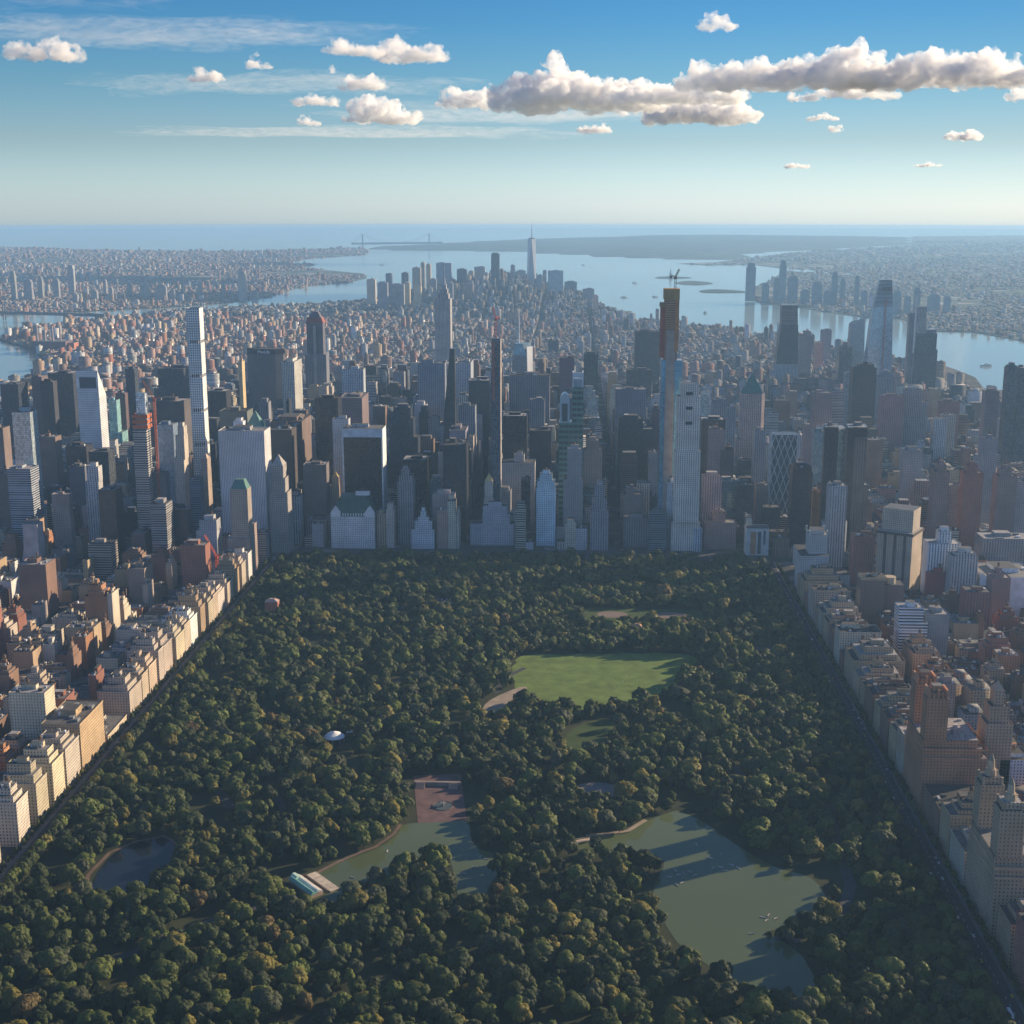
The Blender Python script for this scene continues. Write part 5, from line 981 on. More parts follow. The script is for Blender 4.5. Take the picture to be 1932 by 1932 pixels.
for (x0, x1, y0, y1, h, c, zone) in APT:
    col = shade(PAL[c]); st = sty_of(c, zone); cx, cy = (x0 + x1) / 2, (y0 + y1) / 2
    setb = h > 36 and rnd.random() < (0.92 if zone.startswith('front') else 0.55)
    tk = rnd.random() < 0.6
    lab = '%s %s %s apartment block %s' % (hw(h), 'stepped' if setb else 'flat-roofed', c, place(cx, cy, zone))
    r = thing('apartment_building', lab, 'apartment building', (cx, cy, 0))
    b = MB(r.location); hh = h * rnd.uniform(0.7, 0.86) if setb else h
    b.box(x0, x1, y0, y1, 0, hh + 1.1, col, cap=False)
    zt = hh; X0, X1, Y0, Y1 = x0, x1, y0, y1
    if setb:
        t = MB(r.location); t.face([(x0, y0, hh), (x1, y0, hh), (x1, y1, hh), (x0, y1, hh)], roof_tone()); t.build('terrace', M_ROOF, r)
        for kk in range(2):
            X0 += (x1 - x0) * rnd.uniform(0.06, 0.16); X1 -= (x1 - x0) * rnd.uniform(0.05, 0.14); Y0 += (y1 - y0) * rnd.uniform(0.06, 0.16); Y1 -= (y1 - y0) * rnd.uniform(0.06, 0.16)
            z2 = hh + (h - hh) * (0.5 if kk == 0 else 1.0); b.box(X0, X1, Y0, Y1, zt, z2 + (1.0 if kk else 0), col, roof_tone(), cap=kk == 0); zt = z2
    b.build('facade', STY[st], r)
    if zone.startswith('front'):
        q = MB(r.location); q.prism([(x0 - 0.5, y0 - 0.5), (x1 + 0.5, y0 - 0.5), (x1 + 0.5, y1 + 0.5), (x0 - 0.5, y1 + 0.5)], hh - 0.3, hh + 0.9, tuple(min(0.7, v * 1.1) for v in col), cap=False); q.build('cornice', M_PLAIN, r)
    d = math.hypot(cx - CAM[0], cy - CAM[1])
    if d < 2300: roof_kit(r, X0, X1, Y0, Y1, h, col, tk, rnd.randint(6, 12))
    else:
        q = MB(r.location); q.face([(X0, Y0, h), (X1, Y0, h), (X1, Y1, h), (X0, Y1, h)], roof_tone()); garnish(q, X0, X1, Y0, Y1, h, 4); q.build('roof', M_ROOF, r)
for (x0, x1, y0, y1, h, c, zone) in TOWN:
    col = shade(PAL[c]); cx, cy = (x0 + x1) / 2, (y0 + y1) / 2
    b = MB((cx, cy, 0)); b.box(x0, x1, y0, y1, 0, h + 0.8, col, cap=False); b.face([(x0, y0, h), (x1, y0, h), (x1, y1, h), (x0, y1, h)], roof_tone(), None, 1)
    n0 = len(b.f); garnish(b, x0, x1, y0, y1, h, rnd.randint(2, 4)); b.m[n0:] = [1] * (len(b.f) - n0)
    o = b.build('townhouse', [STY['P'], M_ROOF]); tag(o, '%s %s townhouse %s' % (hw(h), c, place(cx, cy, zone)), 'townhouse')
for (x0, x1, y0, y1, h, c, zone) in OFFI:
    col = shade(PAL[c]); cx, cy = (x0 + x1) / 2, (y0 + y1) / 2
    r = thing('office_block', '%s %s office block %s' % (hw(h), c, place(cx, cy, zone)), 'office block', (cx, cy, 0))
    b = MB(r.location); b.box(x0, x1, y0, y1, 0, h + 1, col, cap=False)
    if h > 45 and rnd.random() < 0.45:
        i = rnd.uniform(0.1, 0.22); w, d = x1 - x0, y1 - y0; b.box(x0 + w * i, x1 - w * i, y0 + d * i, y1 - d * i, h, h + rnd.uniform(5, 14), col, roof_tone())
    b.build('facade', STY[sty_of(c, zone)], r)
    q = MB(r.location); q.face([(x0, y0, h), (x1, y0, h), (x1, y1, h), (x0, y1, h)], roof_tone()); garnish(q, x0, x1, y0, y1, h, 4); q.build('roof', M_ROOF, r)

def mass(name, rows, mats):
    """rows of plain blocks as one mesh: x0 x1 y0 y1 z0 h r g b  roof r g b  style"""
    A = np.array(rows, dtype=np.float64); n = len(A); V = np.zeros((n, 8, 3))
    for kx in (0, 1):
        for ky in (0, 1):
            for kz in (0, 1):
                q = kx + 2 * ky + 4 * kz; V[:, q, 0] = A[:, kx]; V[:, q, 1] = A[:, 2 + ky]; V[:, q, 2] = A[:, 4] if kz == 0 else A[:, 5]
    Fq = np.array([[0, 1, 5, 4], [1, 3, 7, 5], [3, 2, 6, 7], [2, 0, 4, 6], [4, 5, 7, 6]])
    F = (np.arange(n)[:, None, None] * 8 + Fq[None]).reshape(-1)
    me = bpy.data.meshes.new(name); me.vertices.add(n * 8); me.vertices.foreach_set('co', V.astype(np.float32).ravel())
    me.loops.add(n * 20); me.loops.foreach_set('vertex_index', F.astype(np.int32)); me.polygons.add(n * 5)
    me.polygons.foreach_set('loop_start', np.arange(0, n * 20, 4, dtype=np.int32))
    C = np.ones((n, 5, 4, 4), np.float32); C[:, :4, :, :3] = A[:, None, None, 6:9]; C[:, 4, :, :3] = A[:, None, 9:12]
    U = np.zeros((n, 5, 4, 2), np.float32); w = A[:, 1] - A[:, 0]; d = A[:, 3] - A[:, 2]
    for f, (s, L) in enumerate(((0 * w, w), (w, d), (w + d, w), (2 * w + d, d))):
        U[:, f, 0, 0] = s; U[:, f, 3, 0] = s; U[:, f, 1, 0] = s + L; U[:, f, 2, 0] = s + L; U[:, f, 2, 1] = A[:, 5]; U[:, f, 3, 1] = A[:, 5]
    me.uv_layers.new(name='uv').data.foreach_set('uv', U.ravel()); me.color_attributes.new('Col', 'FLOAT_COLOR', 'CORNER').data.foreach_set('color', C.ravel())
    for m in mats: me.materials.append(m)
    mi = np.repeat(A[:, 12].astype(np.int32)[:, None], 5, 1); mi[:, 4] = len(mats) - 1; me.polygons.foreach_set('material_index', mi.ravel())
    me.update(calc_edges=True); me.validate(); o = bpy.data.objects.new(name, me); COL.objects.link(o); o['kind'] = 'stuff'; return o
MM = [GK, STY['S'], STY['B'], STY['D'], M_ROOF]; MI = {'P': 0, 'S': 1, 'B': 2, 'D': 3, 'G': 3}
rows = []
for (x0, x1, y0, y1, h, c, zone) in REST:
    col = shade(PAL[c]); rt = roof_tone(); st = MI[sty_of(c, zone)]
    rows.append((x0, x1, y0, y1, 0, h, *col, *rt, st))
    if rnd.random() < 0.6:
        w, d = x1 - x0, y1 - y0; i = rnd.uniform(0.2, 0.38); j = rnd.uniform(0.2, 0.38); g = rnd.uniform(0.8, 1.2); rows.append((x0 + w * i, x1 - w * j, y0 + d * j, y1 - d * i, h + 0.01, h + rnd.uniform(2.5, 8), *[v * g for v in col], *roof_tone(), st))
o = mass('distant_buildings', rows, MM); tag(o, 'mass of low city blocks stretching beyond midtown to the harbour', 'city blocks')
# the other shores
def shore_mass(name, label, poly, n, hx, tint, near, far):
    rows = []; xs = [p[0] for p in poly]; ys = [p[1] for p in poly]; t = 0
    while len(rows) < n and t < n * 30:
        t += 1; u = rnd.random(); yy = near * (far / near) ** u; xx = rnd.uniform(-0.55, 0.5) * (yy + 2400) + 500
        if not inside(poly, xx, yy): continue
        q = math.sin(xx / 310.0 + 1.7) * math.sin(yy / 470.0) + math.sin(xx / 1300.0) * math.cos(yy / 900.0 + 1)
        if q < -0.7 + rnd.uniform(-0.5, 0.5): continue
        s = 1 + (yy - near) / 9000.0; w, d = rnd.uniform(8, 24) * s, rnd.uniform(8, 20) * s; h = rnd.uniform(5, 10) * (1 + 0.1 * s) if rnd.random() < 0.955 else rnd.uniform(15, hx)
        c = tuple(v * 0.8 for v in shade(PAL[pick(tint)])); rows.append((xx, xx + w, yy, yy + d, -0.45, h, *c, *roof_tone(), 0))
    tag(mass(name, rows, [M_PLAIN, M_PLAIN, M_PLAIN, M_PLAIN, M_ROOF]), label, 'city blocks')
shore_mass('distant_buildings', 'hazy mass of low city blocks across the narrow river at the left', BROOKLYN, 22000, 50, LEC, 4600, 19000)
shore_mass('distant_buildings', 'hazy mass of low blocks across the wide river at the right', JERSEY, 14000, 40, GAC, 3000, 24000)
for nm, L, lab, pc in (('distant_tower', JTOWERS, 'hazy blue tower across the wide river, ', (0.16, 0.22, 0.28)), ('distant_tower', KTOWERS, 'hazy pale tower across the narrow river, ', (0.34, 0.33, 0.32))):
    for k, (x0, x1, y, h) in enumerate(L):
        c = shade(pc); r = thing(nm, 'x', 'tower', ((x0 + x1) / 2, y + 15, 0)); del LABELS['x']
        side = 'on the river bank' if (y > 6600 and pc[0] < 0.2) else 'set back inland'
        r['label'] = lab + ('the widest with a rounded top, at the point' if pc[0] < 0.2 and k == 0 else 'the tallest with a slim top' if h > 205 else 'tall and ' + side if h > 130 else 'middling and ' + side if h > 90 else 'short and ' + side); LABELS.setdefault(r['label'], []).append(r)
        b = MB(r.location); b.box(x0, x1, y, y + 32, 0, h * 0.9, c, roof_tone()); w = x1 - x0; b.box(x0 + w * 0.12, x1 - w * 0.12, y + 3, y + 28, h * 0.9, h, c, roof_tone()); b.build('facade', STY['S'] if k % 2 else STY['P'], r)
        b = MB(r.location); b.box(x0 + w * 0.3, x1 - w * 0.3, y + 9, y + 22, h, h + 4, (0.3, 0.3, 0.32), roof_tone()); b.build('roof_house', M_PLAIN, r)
# ------------------------------------------------------------------ trees
def crown_unit(seed, nq, qs, tall=1.0):
    """leaf-clump faces over a cluster of lobes; unit radius, sitting on z = 0 .. about 1.6"""
    g = np.random.RandomState(seed); nl = g.randint(8, 13); L = [(0, 0, 0.85 * tall, 0.62)]
    for i in range(nl):
        a = 2 * math.pi * (i + g.rand() * 0.6) / nl; rr = g.uniform(0.4, 0.62); L.append((rr * math.cos(a), rr * math.sin(a), g.uniform(0.45, 1.1) * tall, g.uniform(0.25, 0.46)))
    for i in range(3): L.append((g.uniform(-0.3, 0.3), g.uniform(-0.3, 0.3), g.uniform(1.1, 1.4) * tall, g.uniform(0.25, 0.38)))
    L = np.array(L); pr = L[:, 3] ** 2; pr /= pr.sum(); P = []; D = []
    while len(P) < nq:
        k = g.choice(len(L), p=pr); d = g.normal(size=3); d /= np.linalg.norm(d)
        if d[2] < -0.45: continue
        p = L[k, :3] + d * L[k, 3] * g.uniform(0.82, 1.05); q = p - L[:, :3]; q = (q ** 2).sum(1) < (L[:, 3] * 0.8) ** 2; q[k] = False
        if q.any(): continue
        P.append(p); D.append(d)
    P = np.array(P); D0 = np.array(D); D = D0 + g.normal(size=(nq, 3)) * 0.26; D /= np.linalg.norm(D, axis=1)[:, None]
    A = np.cross(D, g.normal(size=(nq, 3))); A /= np.linalg.norm(A, axis=1)[:, None]; B = np.cross(D, A)
    s = qs * g.uniform(0.6, 1.35, (nq, 1)); t = s * g.uniform(0.6, 1.0, (nq, 1)); j = lambda: g.uniform(0.65, 1.2, (nq, 1))
    V = np.stack([P - A * s * j() - B * t * j(), P + A * s * j() - B * t * j(), P + A * s * j() + B * t * j(), P - A * s * j() + B * t * j()], 1)
    lum = g.uniform(0.8, 1.2, nq); hue = g.uniform(-0.09, 0.09, nq)
    C = np.stack([lum * (1 + hue), lum, lum * (1 - hue)], 1)
    up = P * np.array([1.0, 1.0, 0.8]) - np.array([0, 0, 0.45 * tall]); up /= np.linalg.norm(up, axis=1)[:, None]; Nn = D0 * 0.75 + up * 0.35; Nn /= np.linalg.norm(Nn, axis=1)[:, None]
    return V, C, Nn
def quads_mesh(name, V, C, Nn, mats, mi=None):
    n = len(V); me = bpy.data.meshes.new(name); me.vertices.add(n * 4); me.vertices.foreach_set('co', V.astype(np.float32).ravel())
    me.loops.add(n * 4); me.loops.foreach_set('vertex_index', np.arange(n * 4, dtype=np.int32)); me.polygons.add(n); me.polygons.foreach_set('loop_start', np.arange(0, n * 4, 4, dtype=np.int32))
    c4 = np.ones((n, 4, 4), np.float32); c4[:, :, :3] = C[:, None, :]
    me.color_attributes.new('Col', 'FLOAT_COLOR', 'POINT').data.foreach_set('color', c4.ravel())
    me.attributes.new('leaf_normal', 'FLOAT_VECTOR', 'POINT').data.foreach_set('vector', np.repeat(Nn, 4, 0).astype(np.float32).ravel())
    for m in mats: me.materials.append(m)
    if mi is not None: me.polygons.foreach_set('material_index', mi.astype(np.int32))
    me.update(calc_edges=True); return me
TINT = {'dark green': (0.035, 0.049, 0.016), 'mid green': (0.068, 0.086, 0.022), 'bright green': (0.1, 0.124, 0.027), 'olive yellow': (0.165, 0.145, 0.033), 'rusty brown': (0.125, 0.092, 0.034), 'grey green': (0.068, 0.079, 0.038)}
TW = [('dark green', 4.5), ('mid green', 4), ('bright green', 2.0), ('olive yellow', 1.5), ('rusty brown', 0.15), ('grey green', 1.5)]
TREES = []; cell = 13.2
def wave(x, y): return math.sin(x / 37.0 + 0.6) * math.sin(y / 45.0) + 0.6 * math.sin(x / 17.0 + y / 23.0)
for ix in range(int(850 / cell)):
    for iy in range(int(1540 / cell)):
        x, y = -6 + ix * cell + rnd.uniform(0, cell * 0.95), -1535 + iy * cell + rnd.uniform(0, cell * 0.95)
        if x > 824 or x < 2 or y > -10: continue
        if wave(x, y) < -0.68 and rnd.random() < 0.8: continue
        u = rnd.random(); rad = rnd.uniform(4.4, 7.0) if u < 0.38 else rnd.uniform(7.0, 10.2) if u < 0.8 else rnd.uniform(10.0, 14.5)
        TREES.append([x, y, rad])
ABOX = [(P, min(p[0] for p in P), max(p[0] for p in P), min(p[1] for p in P), max(p[1] for p in P)) for P in AVOID]
def near_any(x, y, m):
    for k, (P, a0, a1, b0, b1) in enumerate(ABOX):
        if x < a0 - m or x > a1 + m or y < b0 - m or y > b1 + m: continue
        if inside(P, x, y): return True
        if k < 7:
            for a in range(6):
                if inside(P, x + m * math.cos(a * 1.047), y + m * math.sin(a * 1.047)): return True
    return False
TREES = [t for t in TREES if not near_any(t[0], t[1], t[2] * 0.62)]
TREES += [[690 + dx, -1302 + dy, r] for dx, dy, r in ((-6, 4, 4), (2, -4, 5), (8, 6, 4.5), (-14, 2, 3))]
for x, y, r in ((186, -902, 14), (170, -892, 11), (192, -880, 10), (232, -990, 10), (222, -1010, 9)): TREES.append([x, y, r, r * 0.95 + 9, 'olive yellow'])
for x, y, r, h in ((706, -600, 11, 31), (708, -570, 12, 33), (704, -543, 10, 32), (722, -585, 12, 33), (694, -630, 10, 28), (688, -517, 11, 34), (665, -515, 10, 34), (640, -515, 10, 33), (618, -513, 9, 30), (596, -512, 8, 26), (648, -500, 11, 34), (680, -498, 11, 34), (720, -525, 12, 33), (745, -555, 12, 28), (725, -650, 11, 26)): TREES.append([x, y, r, h])
# street trees along the outer pavements
for i in range(150):
    y = -1475 + i * 9.6
    TREES.append([-33.5, y, rnd.uniform(2.2, 3.2)]); TREES.append([-10 + rnd.uniform(-2, 2), y + rnd.uniform(-3, 3), rnd.uniform(6.5, 8.5), rnd.uniform(15, 19)])
    TREES.append([863.2, y, rnd.uniform(2.6, 3.8)]); TREES.append([835 + rnd.uniform(-2, 1), y + rnd.uniform(-3, 3), rnd.uniform(6.5, 9.0), rnd.uniform(15, 20)])
for x, y, r, h in ((374, -1172, 9, 20), (383, -1180, 9, 22), (376, -1196, 10, 24), (44, -1170, 8, 17), (42, -1190, 8, 18), (46, -1215, 8, 17), (50, -1240, 8, 17), (62, -1262, 9, 19), (78, -1276, 9, 19), (95, -1272, 9, 18), (110, -1256, 9, 19), (124, -1236, 9, 18), (134, -1210, 9, 18), (134, -1180, 8, 17), (250, -1262, 8, 17), (736, -1268, 9, 19), (318, -1103, 6, 11), (326, -1094, 5, 9), (342, -1200, 9, 20), (325, -1224, 10, 21), (306, -1250, 10, 20), (345, -1222, 10, 22), (366, -1206, 8, 18), (386, -1220, 9, 20), (368, -1230, 9, 19), (394, -1244, 9, 20), (350, -1240, 8, 18), (445, -1136, 9, 20), (462, -1133, 9, 21), (480, -1126, 9, 20), (428, -1130, 8, 18), (452, -1168, 9, 20), (470, -1166, 9, 19), (490, -1152, 8, 18), (436, -1196, 9, 20), (716, -1372, 9, 20), (712, -1392, 10, 22), (696, -1408, 10, 21), (676, -1404, 9, 19)): TREES.append([x, y, r, h])
info = []
for T in TREES:
    x, y, r = T[:3]
    # kinds grow in drifts
    q = wave(x * 0.8 + 90, y * 0.8); tn = pick([(k, w * (2.2 if (q > 0.5 and k in ('olive yellow', 'bright green', 'rusty brown')) else 0.45 if (q < 0 and k in ('olive yellow', 'rusty brown')) else 1)) for k, w in TW])
    tn = T[4] if len(T) > 4 else tn
    H = T[3] if len(T) > 3 else r * rnd.uniform(0.9, 1.25) + rnd.uniform(3.0, 9.0); tr = rnd.uniform(1.5, 3.5) + r * 0.15
    a, b_, d = project(x, y, H * 0.7); vis = -0.02 < a < 1.02 and 0.3 < b_ < 1.03
    info.append((r / d if vis else 0.0, x, y, r, H, tr, tn, float(a), float(b_)))
order = sorted(range(len(info)), key=lambda i: -info[i][0])
pool = [i for i in order if info[i][2] < -1160]
NEAR = set(pool[:292])
bb = 0
def trunk_mesh(seed):
    g = random.Random(seed); b = MB(); b.cyl(0, 0, 0.075, -0.02, 0.62, (1, 1, 1), 0.045, n=7)
    for k in range(4):
        a = k * 1.57 + g.uniform(-0.4, 0.4); z = g.uniform(0.4, 0.6); e = (0.42 * math.cos(a), 0.42 * math.sin(a), z + g.uniform(0.3, 0.5)); b.bar((0, 0, z), e, 0.035, (1, 1, 1))
    b.bar((0, 0, 0.6), (0.03, 0.02, 1.1), 0.05, (1, 1, 1))
    o = b.build('trunk', M_BARK); me = o.data; bpy.data.objects.remove(o); return me
CROWNS = []
for k in range(9):
    V, C, Nn = crown_unit(100 + k, 1500, 0.064); CROWNS.append(quads_mesh('crown', V, C, Nn, [M_LEAF]))
TRUNKS = [trunk_mesh(k) for k in range(4)]
def treeplace(x, y):
    if x < 130 and y < -1130: return 'around the dark pond' if y > -1290 else 'in the lower left corner'
    if y < -1300: return 'in the lower left' if x < 260 else 'in the lower middle' if x < 430 else 'along the near shore of the lake' if x < 640 else 'in the lower right by the lake' if x < 745 else 'in the lower right corner'
    if x < 250: return 'left of the boathouse'
    if x < 350: return 'near the boathouse'
    if x < 600: return 'on the wooded shore left of the lake'
    return 'right of the lake below the stone towers' if x > 720 else 'on the lake shore'
for i in NEAR:
    s, x, y, r, H, tr, tn, a, b_ = info[i]
    sz = 'small' if r < 5.6 else 'medium' if r < 8 else 'large' if r < 10.4 else 'very large'
    lab = '%s %s broadleaf tree %s' % (sz, tn, treeplace(x, y))
    t = thing('broadleaf_tree', lab, 'tree', (x, y, 0.1)); t.rotation_euler = (0, 0, rnd.uniform(0, 6.28))
    c = bpy.data.objects.new('crown', CROWNS[i % 9]); c.parent = t; c.location = (0, 0, tr * 0.45); c.scale = (r * rnd.uniform(0.94, 1.08), r * rnd.uniform(0.94, 1.08), (H - tr * 0.45) / 1.55)
    k = rnd.uniform(0.82, 1.2); c.color = (*[v * k for v in TINT[tn]], 1.0); COL.objects.link(c)
    w = bpy.data.objects.new('trunk', TRUNKS[i % 4]); w.parent = t; w.scale = (r * 0.9, r * 0.9, H * 0.62); COL.objects.link(w)
def woods(name, label, ids):
    LOD = [[crown_unit(300 + k, 520, 0.105) for k in range(10)], [crown_unit(400 + k, 230, 0.15) for k in range(12)]]
    VV = []; CC = []; MIx = []; NN = []
    for i in ids:
        s, x, y, r, H, tr, tn, a, b_ = info[i]; lod = LOD[0] if y < -880 else LOD[1]
        V, C, Nn = lod[i % len(lod)]; an = rnd.uniform(0, 6.28); ca, sa = math.cos(an), math.sin(an); sz = (H - tr * 0.45) / 1.55
        W = np.empty_like(V); W[..., 0] = (V[..., 0] * ca - V[..., 1] * sa) * r + x; W[..., 1] = (V[..., 0] * sa + V[..., 1] * ca) * r + y; W[..., 2] = V[..., 2] * sz + tr * 0.45 + 0.1
        k = rnd.uniform(0.82, 1.2); VV.append(W); CC.append(C * np.array(TINT[tn]) * k); NN.append(np.stack([Nn[:, 0] * ca - Nn[:, 1] * sa, Nn[:, 0] * sa + Nn[:, 1] * ca, Nn[:, 2]], 1)); MIx.append(np.zeros(len(W), np.int32))
        tw = 0.055 * r; T = np.array([[[x - tw, y, 0], [x + tw, y, 0], [x + tw * 0.6, y, H * 0.5], [x - tw * 0.6, y, H * 0.5]], [[x, y - tw, 0], [x, y + tw, 0], [x, y + tw * 0.6, H * 0.5], [x, y - tw * 0.6, H * 0.5]]])
        VV.append(T); CC.append(np.ones((2, 3))); NN.append(np.array([[0, -1.0, 0], [1.0, 0, 0]])); MIx.append(np.ones(2, np.int32))
    me = quads_mesh(name, np.concatenate(VV), np.concatenate(CC), np.concatenate(NN), [M_LEAF, M_BARK], np.concatenate(MIx))
    o = bpy.data.objects.new(name, me); COL.objects.link(o); o['kind'] = 'stuff'; tag(o, label, 'woodland'); return o
woods('woodland', 'dense mass of park trees filling the park beyond the nearest ones', [i for i in range(len(info)) if i not in NEAR])
# ------------------------------------------------------------------ things in the park
GRN = (0.2, 0.42, 0.34)
r = thing('boathouse', 'white and pale green roofed boathouse with a wooden deck on the lake', 'boathouse', (266, -1222, 0))
ang = math.atan2(-31, 28)
def rotbox(b, cx, cy, L, W, z0, z1, col, top=None, a=ang, P2=None, bottom=False):
    q = [(cx + u * math.cos(a) - v * math.sin(a), cy + u * math.sin(a) + v * math.cos(a)) for u, v in ((-L / 2, -W / 2), (L / 2, -W / 2), (L / 2, W / 2), (-L / 2, W / 2))]
    if P2 is not None:
        q2 = [(cx + u * math.cos(a) - v * math.sin(a), cy + u * math.sin(a) + v * math.cos(a)) for u, v in ((-L / 2, -P2), (L / 2, -P2), (L / 2, P2), (-L / 2, P2))]; b.prism(q, z0, z1, col, top, P2=q2)
    else: b.prism(q, z0, z1, col, top, bottom=bottom)
b = MB(r.location); rotbox(b, 274, -1216, 42, 10, 0.2, 1.6, (0.42, 0.34, 0.26), (0.5, 0.42, 0.33)); b.build('deck', M_ROOF, r)
b = MB(r.location); rotbox(b, 261, -1228, 38, 12, 0.2, 4.5, (0.4, 0.3, 0.24)); b.build('wall', M_PLAIN, r)
b = MB(r.location); rotbox(b, 262, -1227, 40, 7, 4.5, 6.5, (0.55, 0.55, 0.5), (0.6, 0.6, 0.55), P2=1.0); rotbox(b, 258, -1232, 40, 6, 4.4, 7.2, GRN, GRN, P2=0.6); rotbox(b, 249, -1216, 9, 9, 4.5, 8, (0.5, 0.66, 0.52), P2=1.5); b.build('roof', M_PLAIN, r)
b = MB(r.location); rotbox(b, 268, -1221, 40, 1.4, 1.6, 3.4, (0.08, 0.06, 0.05)); b.build('railing', M_PLAIN, r)
r = thing('event_tent', 'round white tent among the trees left of centre', 'tent', (225, -873, 0))
b = MB(r.location); b.cyl(225, -873, 12.5, 6.5, 9.5, (0.75, 0.74, 0.7), 9, n=20, cap=False); b.cyl(225, -873, 9, 9.5, 12, (0.75, 0.74, 0.7), 3.0, n=20, cap=False); b.cyl(225, -873, 3, 12, 13.2, (0.78, 0.76, 0.72), 0.2, n=20); b.build('canopy', M_PLAIN, r)
for k in range(8):
    b = MB(r.location); a = k * math.pi / 4; b.cyl(225 + 11.5 * math.cos(a), -873 + 11.5 * math.sin(a), 0.25, 0.1, 6.6, (0.6, 0.6, 0.6), n=6); b.build('pole', M_PLAIN, r)
r = thing('canopy_tent', 'small white canopy just behind the round white tent', 'tent', (241, -850, 0))
b = MB(r.location); b.pyramid(236, 246, -854, -846, 4, 6.5, (0.75, 0.74, 0.72), 0.3); b.build('canopy', M_PLAIN, r)
for ux, uy in ((236.5, -853.5), (245.5, -853.5), (245.5, -846.5), (236.5, -846.5)):
    b = MB(r.location); b.cyl(ux, uy, 0.2, 0.1, 4.1, (0.6, 0.6, 0.6), n=6); b.build('pole', M_PLAIN, r)
r = thing('fountain', 'round stone fountain on the brick terrace by the lake', 'fountain', (370, -1045, 0.34))
b = MB(r.location); b.cyl(370, -1045, 11, 0.34, 1.1, (0.2, 0.15, 0.13), n=24, cap=False); b.cyl(370, -1045, 10.4, 0.5, 0.7, (0.06, 0.08, 0.09), n=24); b.build('basin', M_PLAIN, r)
b = MB(r.location); b.cyl(370, -1045, 1.5, 0.7, 4.0, (0.2, 0.2, 0.18), 1.0); b.cyl(370, -1045, 3.0, 4.0, 4.5, (0.2, 0.2, 0.18)); b.cyl(370, -1045, 0.7, 4.5, 7.5, (0.14, 0.17, 0.15), 0.4); b.build('pedestal', M_PLAIN, r)
r = thing('stair_terrace', 'stone stair and upper balustrade at the back of the brick terrace', 'stairs', (358, -985, 0.3))
b = MB(r.location); b.box(334, 384, -994, -990, 0.35, 4.5, (0.26, 0.2, 0.17)); b.build('balustrade_wall', M_PLAIN, r)
for x0, x1 in ((336, 346), (372, 382)):
    b = MB(r.location)
    for k in range(8): b.box(x0, x1, -1002 + k, -994.05, 0.34 + 0.5 * k, 0.84 + 0.5 * k, (0.3, 0.22, 0.19))
    b.build('stair', M_PLAIN, r)
def brick_house(label, cx, cy, w, d, h, col, roofc):
    r = thing('brick_pavilion', label, 'pavilion', (cx, cy, 0.1)); b = MB(r.location); b.box(cx - w / 2, cx + w / 2, cy - d / 2, cy + d / 2, 0.1, h, col); b.build('wall', STY['P'], r)
    b = MB(r.location); b.pyramid(cx - w / 2 - 0.6, cx + w / 2 + 0.6, cy - d / 2 - 0.6, cy + d / 2 + 0.6, h, h + 4, roofc, 0.35); b.build('roof', M_PLAIN, r)
    b = MB(r.location); b.box(cx + w * 0.2, cx + w * 0.2 + 1.2, cy, cy + 1.2, h + 1, h + 5.5, col); b.build('chimney', M_PLAIN, r)
brick_house('orange brick pavilion standing among trees behind the lawn', 600, -435, 14, 10, 11, (0.45, 0.2, 0.08), (0.42, 0.24, 0.12))
brick_house('red brick building with pale roof at the left side of the park', 35, -343, 20, 14, 15, (0.42, 0.16, 0.1), (0.4, 0.3, 0.26))
brick_house('small reddish pavilion among trees in the left middle of the park', 243, -420, 9, 8, 8, (0.4, 0.2, 0.12), (0.36, 0.22, 0.16))
r = thing('arched_footbridge', 'pale arched footbridge across the narrow neck of the lake', 'bridge', (508, -1130, 0.3))
def bridge_pt(t): return (492 + 34 * t, -1142 + 26 * t, 1.0 + 3.0 * math.sin(math.pi * t))
b = MB(r.location)
for i in range(12):
    p, q = bridge_pt(i / 12), bridge_pt((i + 1) / 12); nx, ny = -0.607 * 2.4, 0.794 * 2.4
    b.face([(p[0] - nx, p[1] - ny, p[2]), (p[0] + nx, p[1] + ny, p[2]), (q[0] + nx, q[1] + ny, q[2]), (q[0] - nx, q[1] - ny, q[2])][::-1], (0.4, 0.32, 0.24))
    for s in (-1, 1): b.face([(p[0] + s * nx, p[1] + s * ny, p[2] - 0.9), (q[0] + s * nx, q[1] + s * ny, q[2] - 0.9), (q[0] + s * nx, q[1] + s * ny, q[2]), (p[0] + s * nx, p[1] + s * ny, p[2])], (0.45, 0.4, 0.33))
b.build('deck', M_PLAIN, r)
for s in (-1, 1):
    b = MB(r.location)
    for i in range(12):
        p, q = bridge_pt(i / 12), bridge_pt((i + 1) / 12); nx, ny = -0.607 * 2.4 * s, 0.794 * 2.4 * s
        b.bar((p[0] + nx, p[1] + ny, p[2] + 1.1), (q[0] + nx, q[1] + ny, q[2] + 1.1), 0.25, (0.5, 0.45, 0.4)); b.bar((p[0] + nx, p[1] + ny, p[2]), (p[0] + nx, p[1] + ny, p[2] + 1.1), 0.2, (0.5, 0.45, 0.4))
    b.build('railing', M_PLAIN, r)
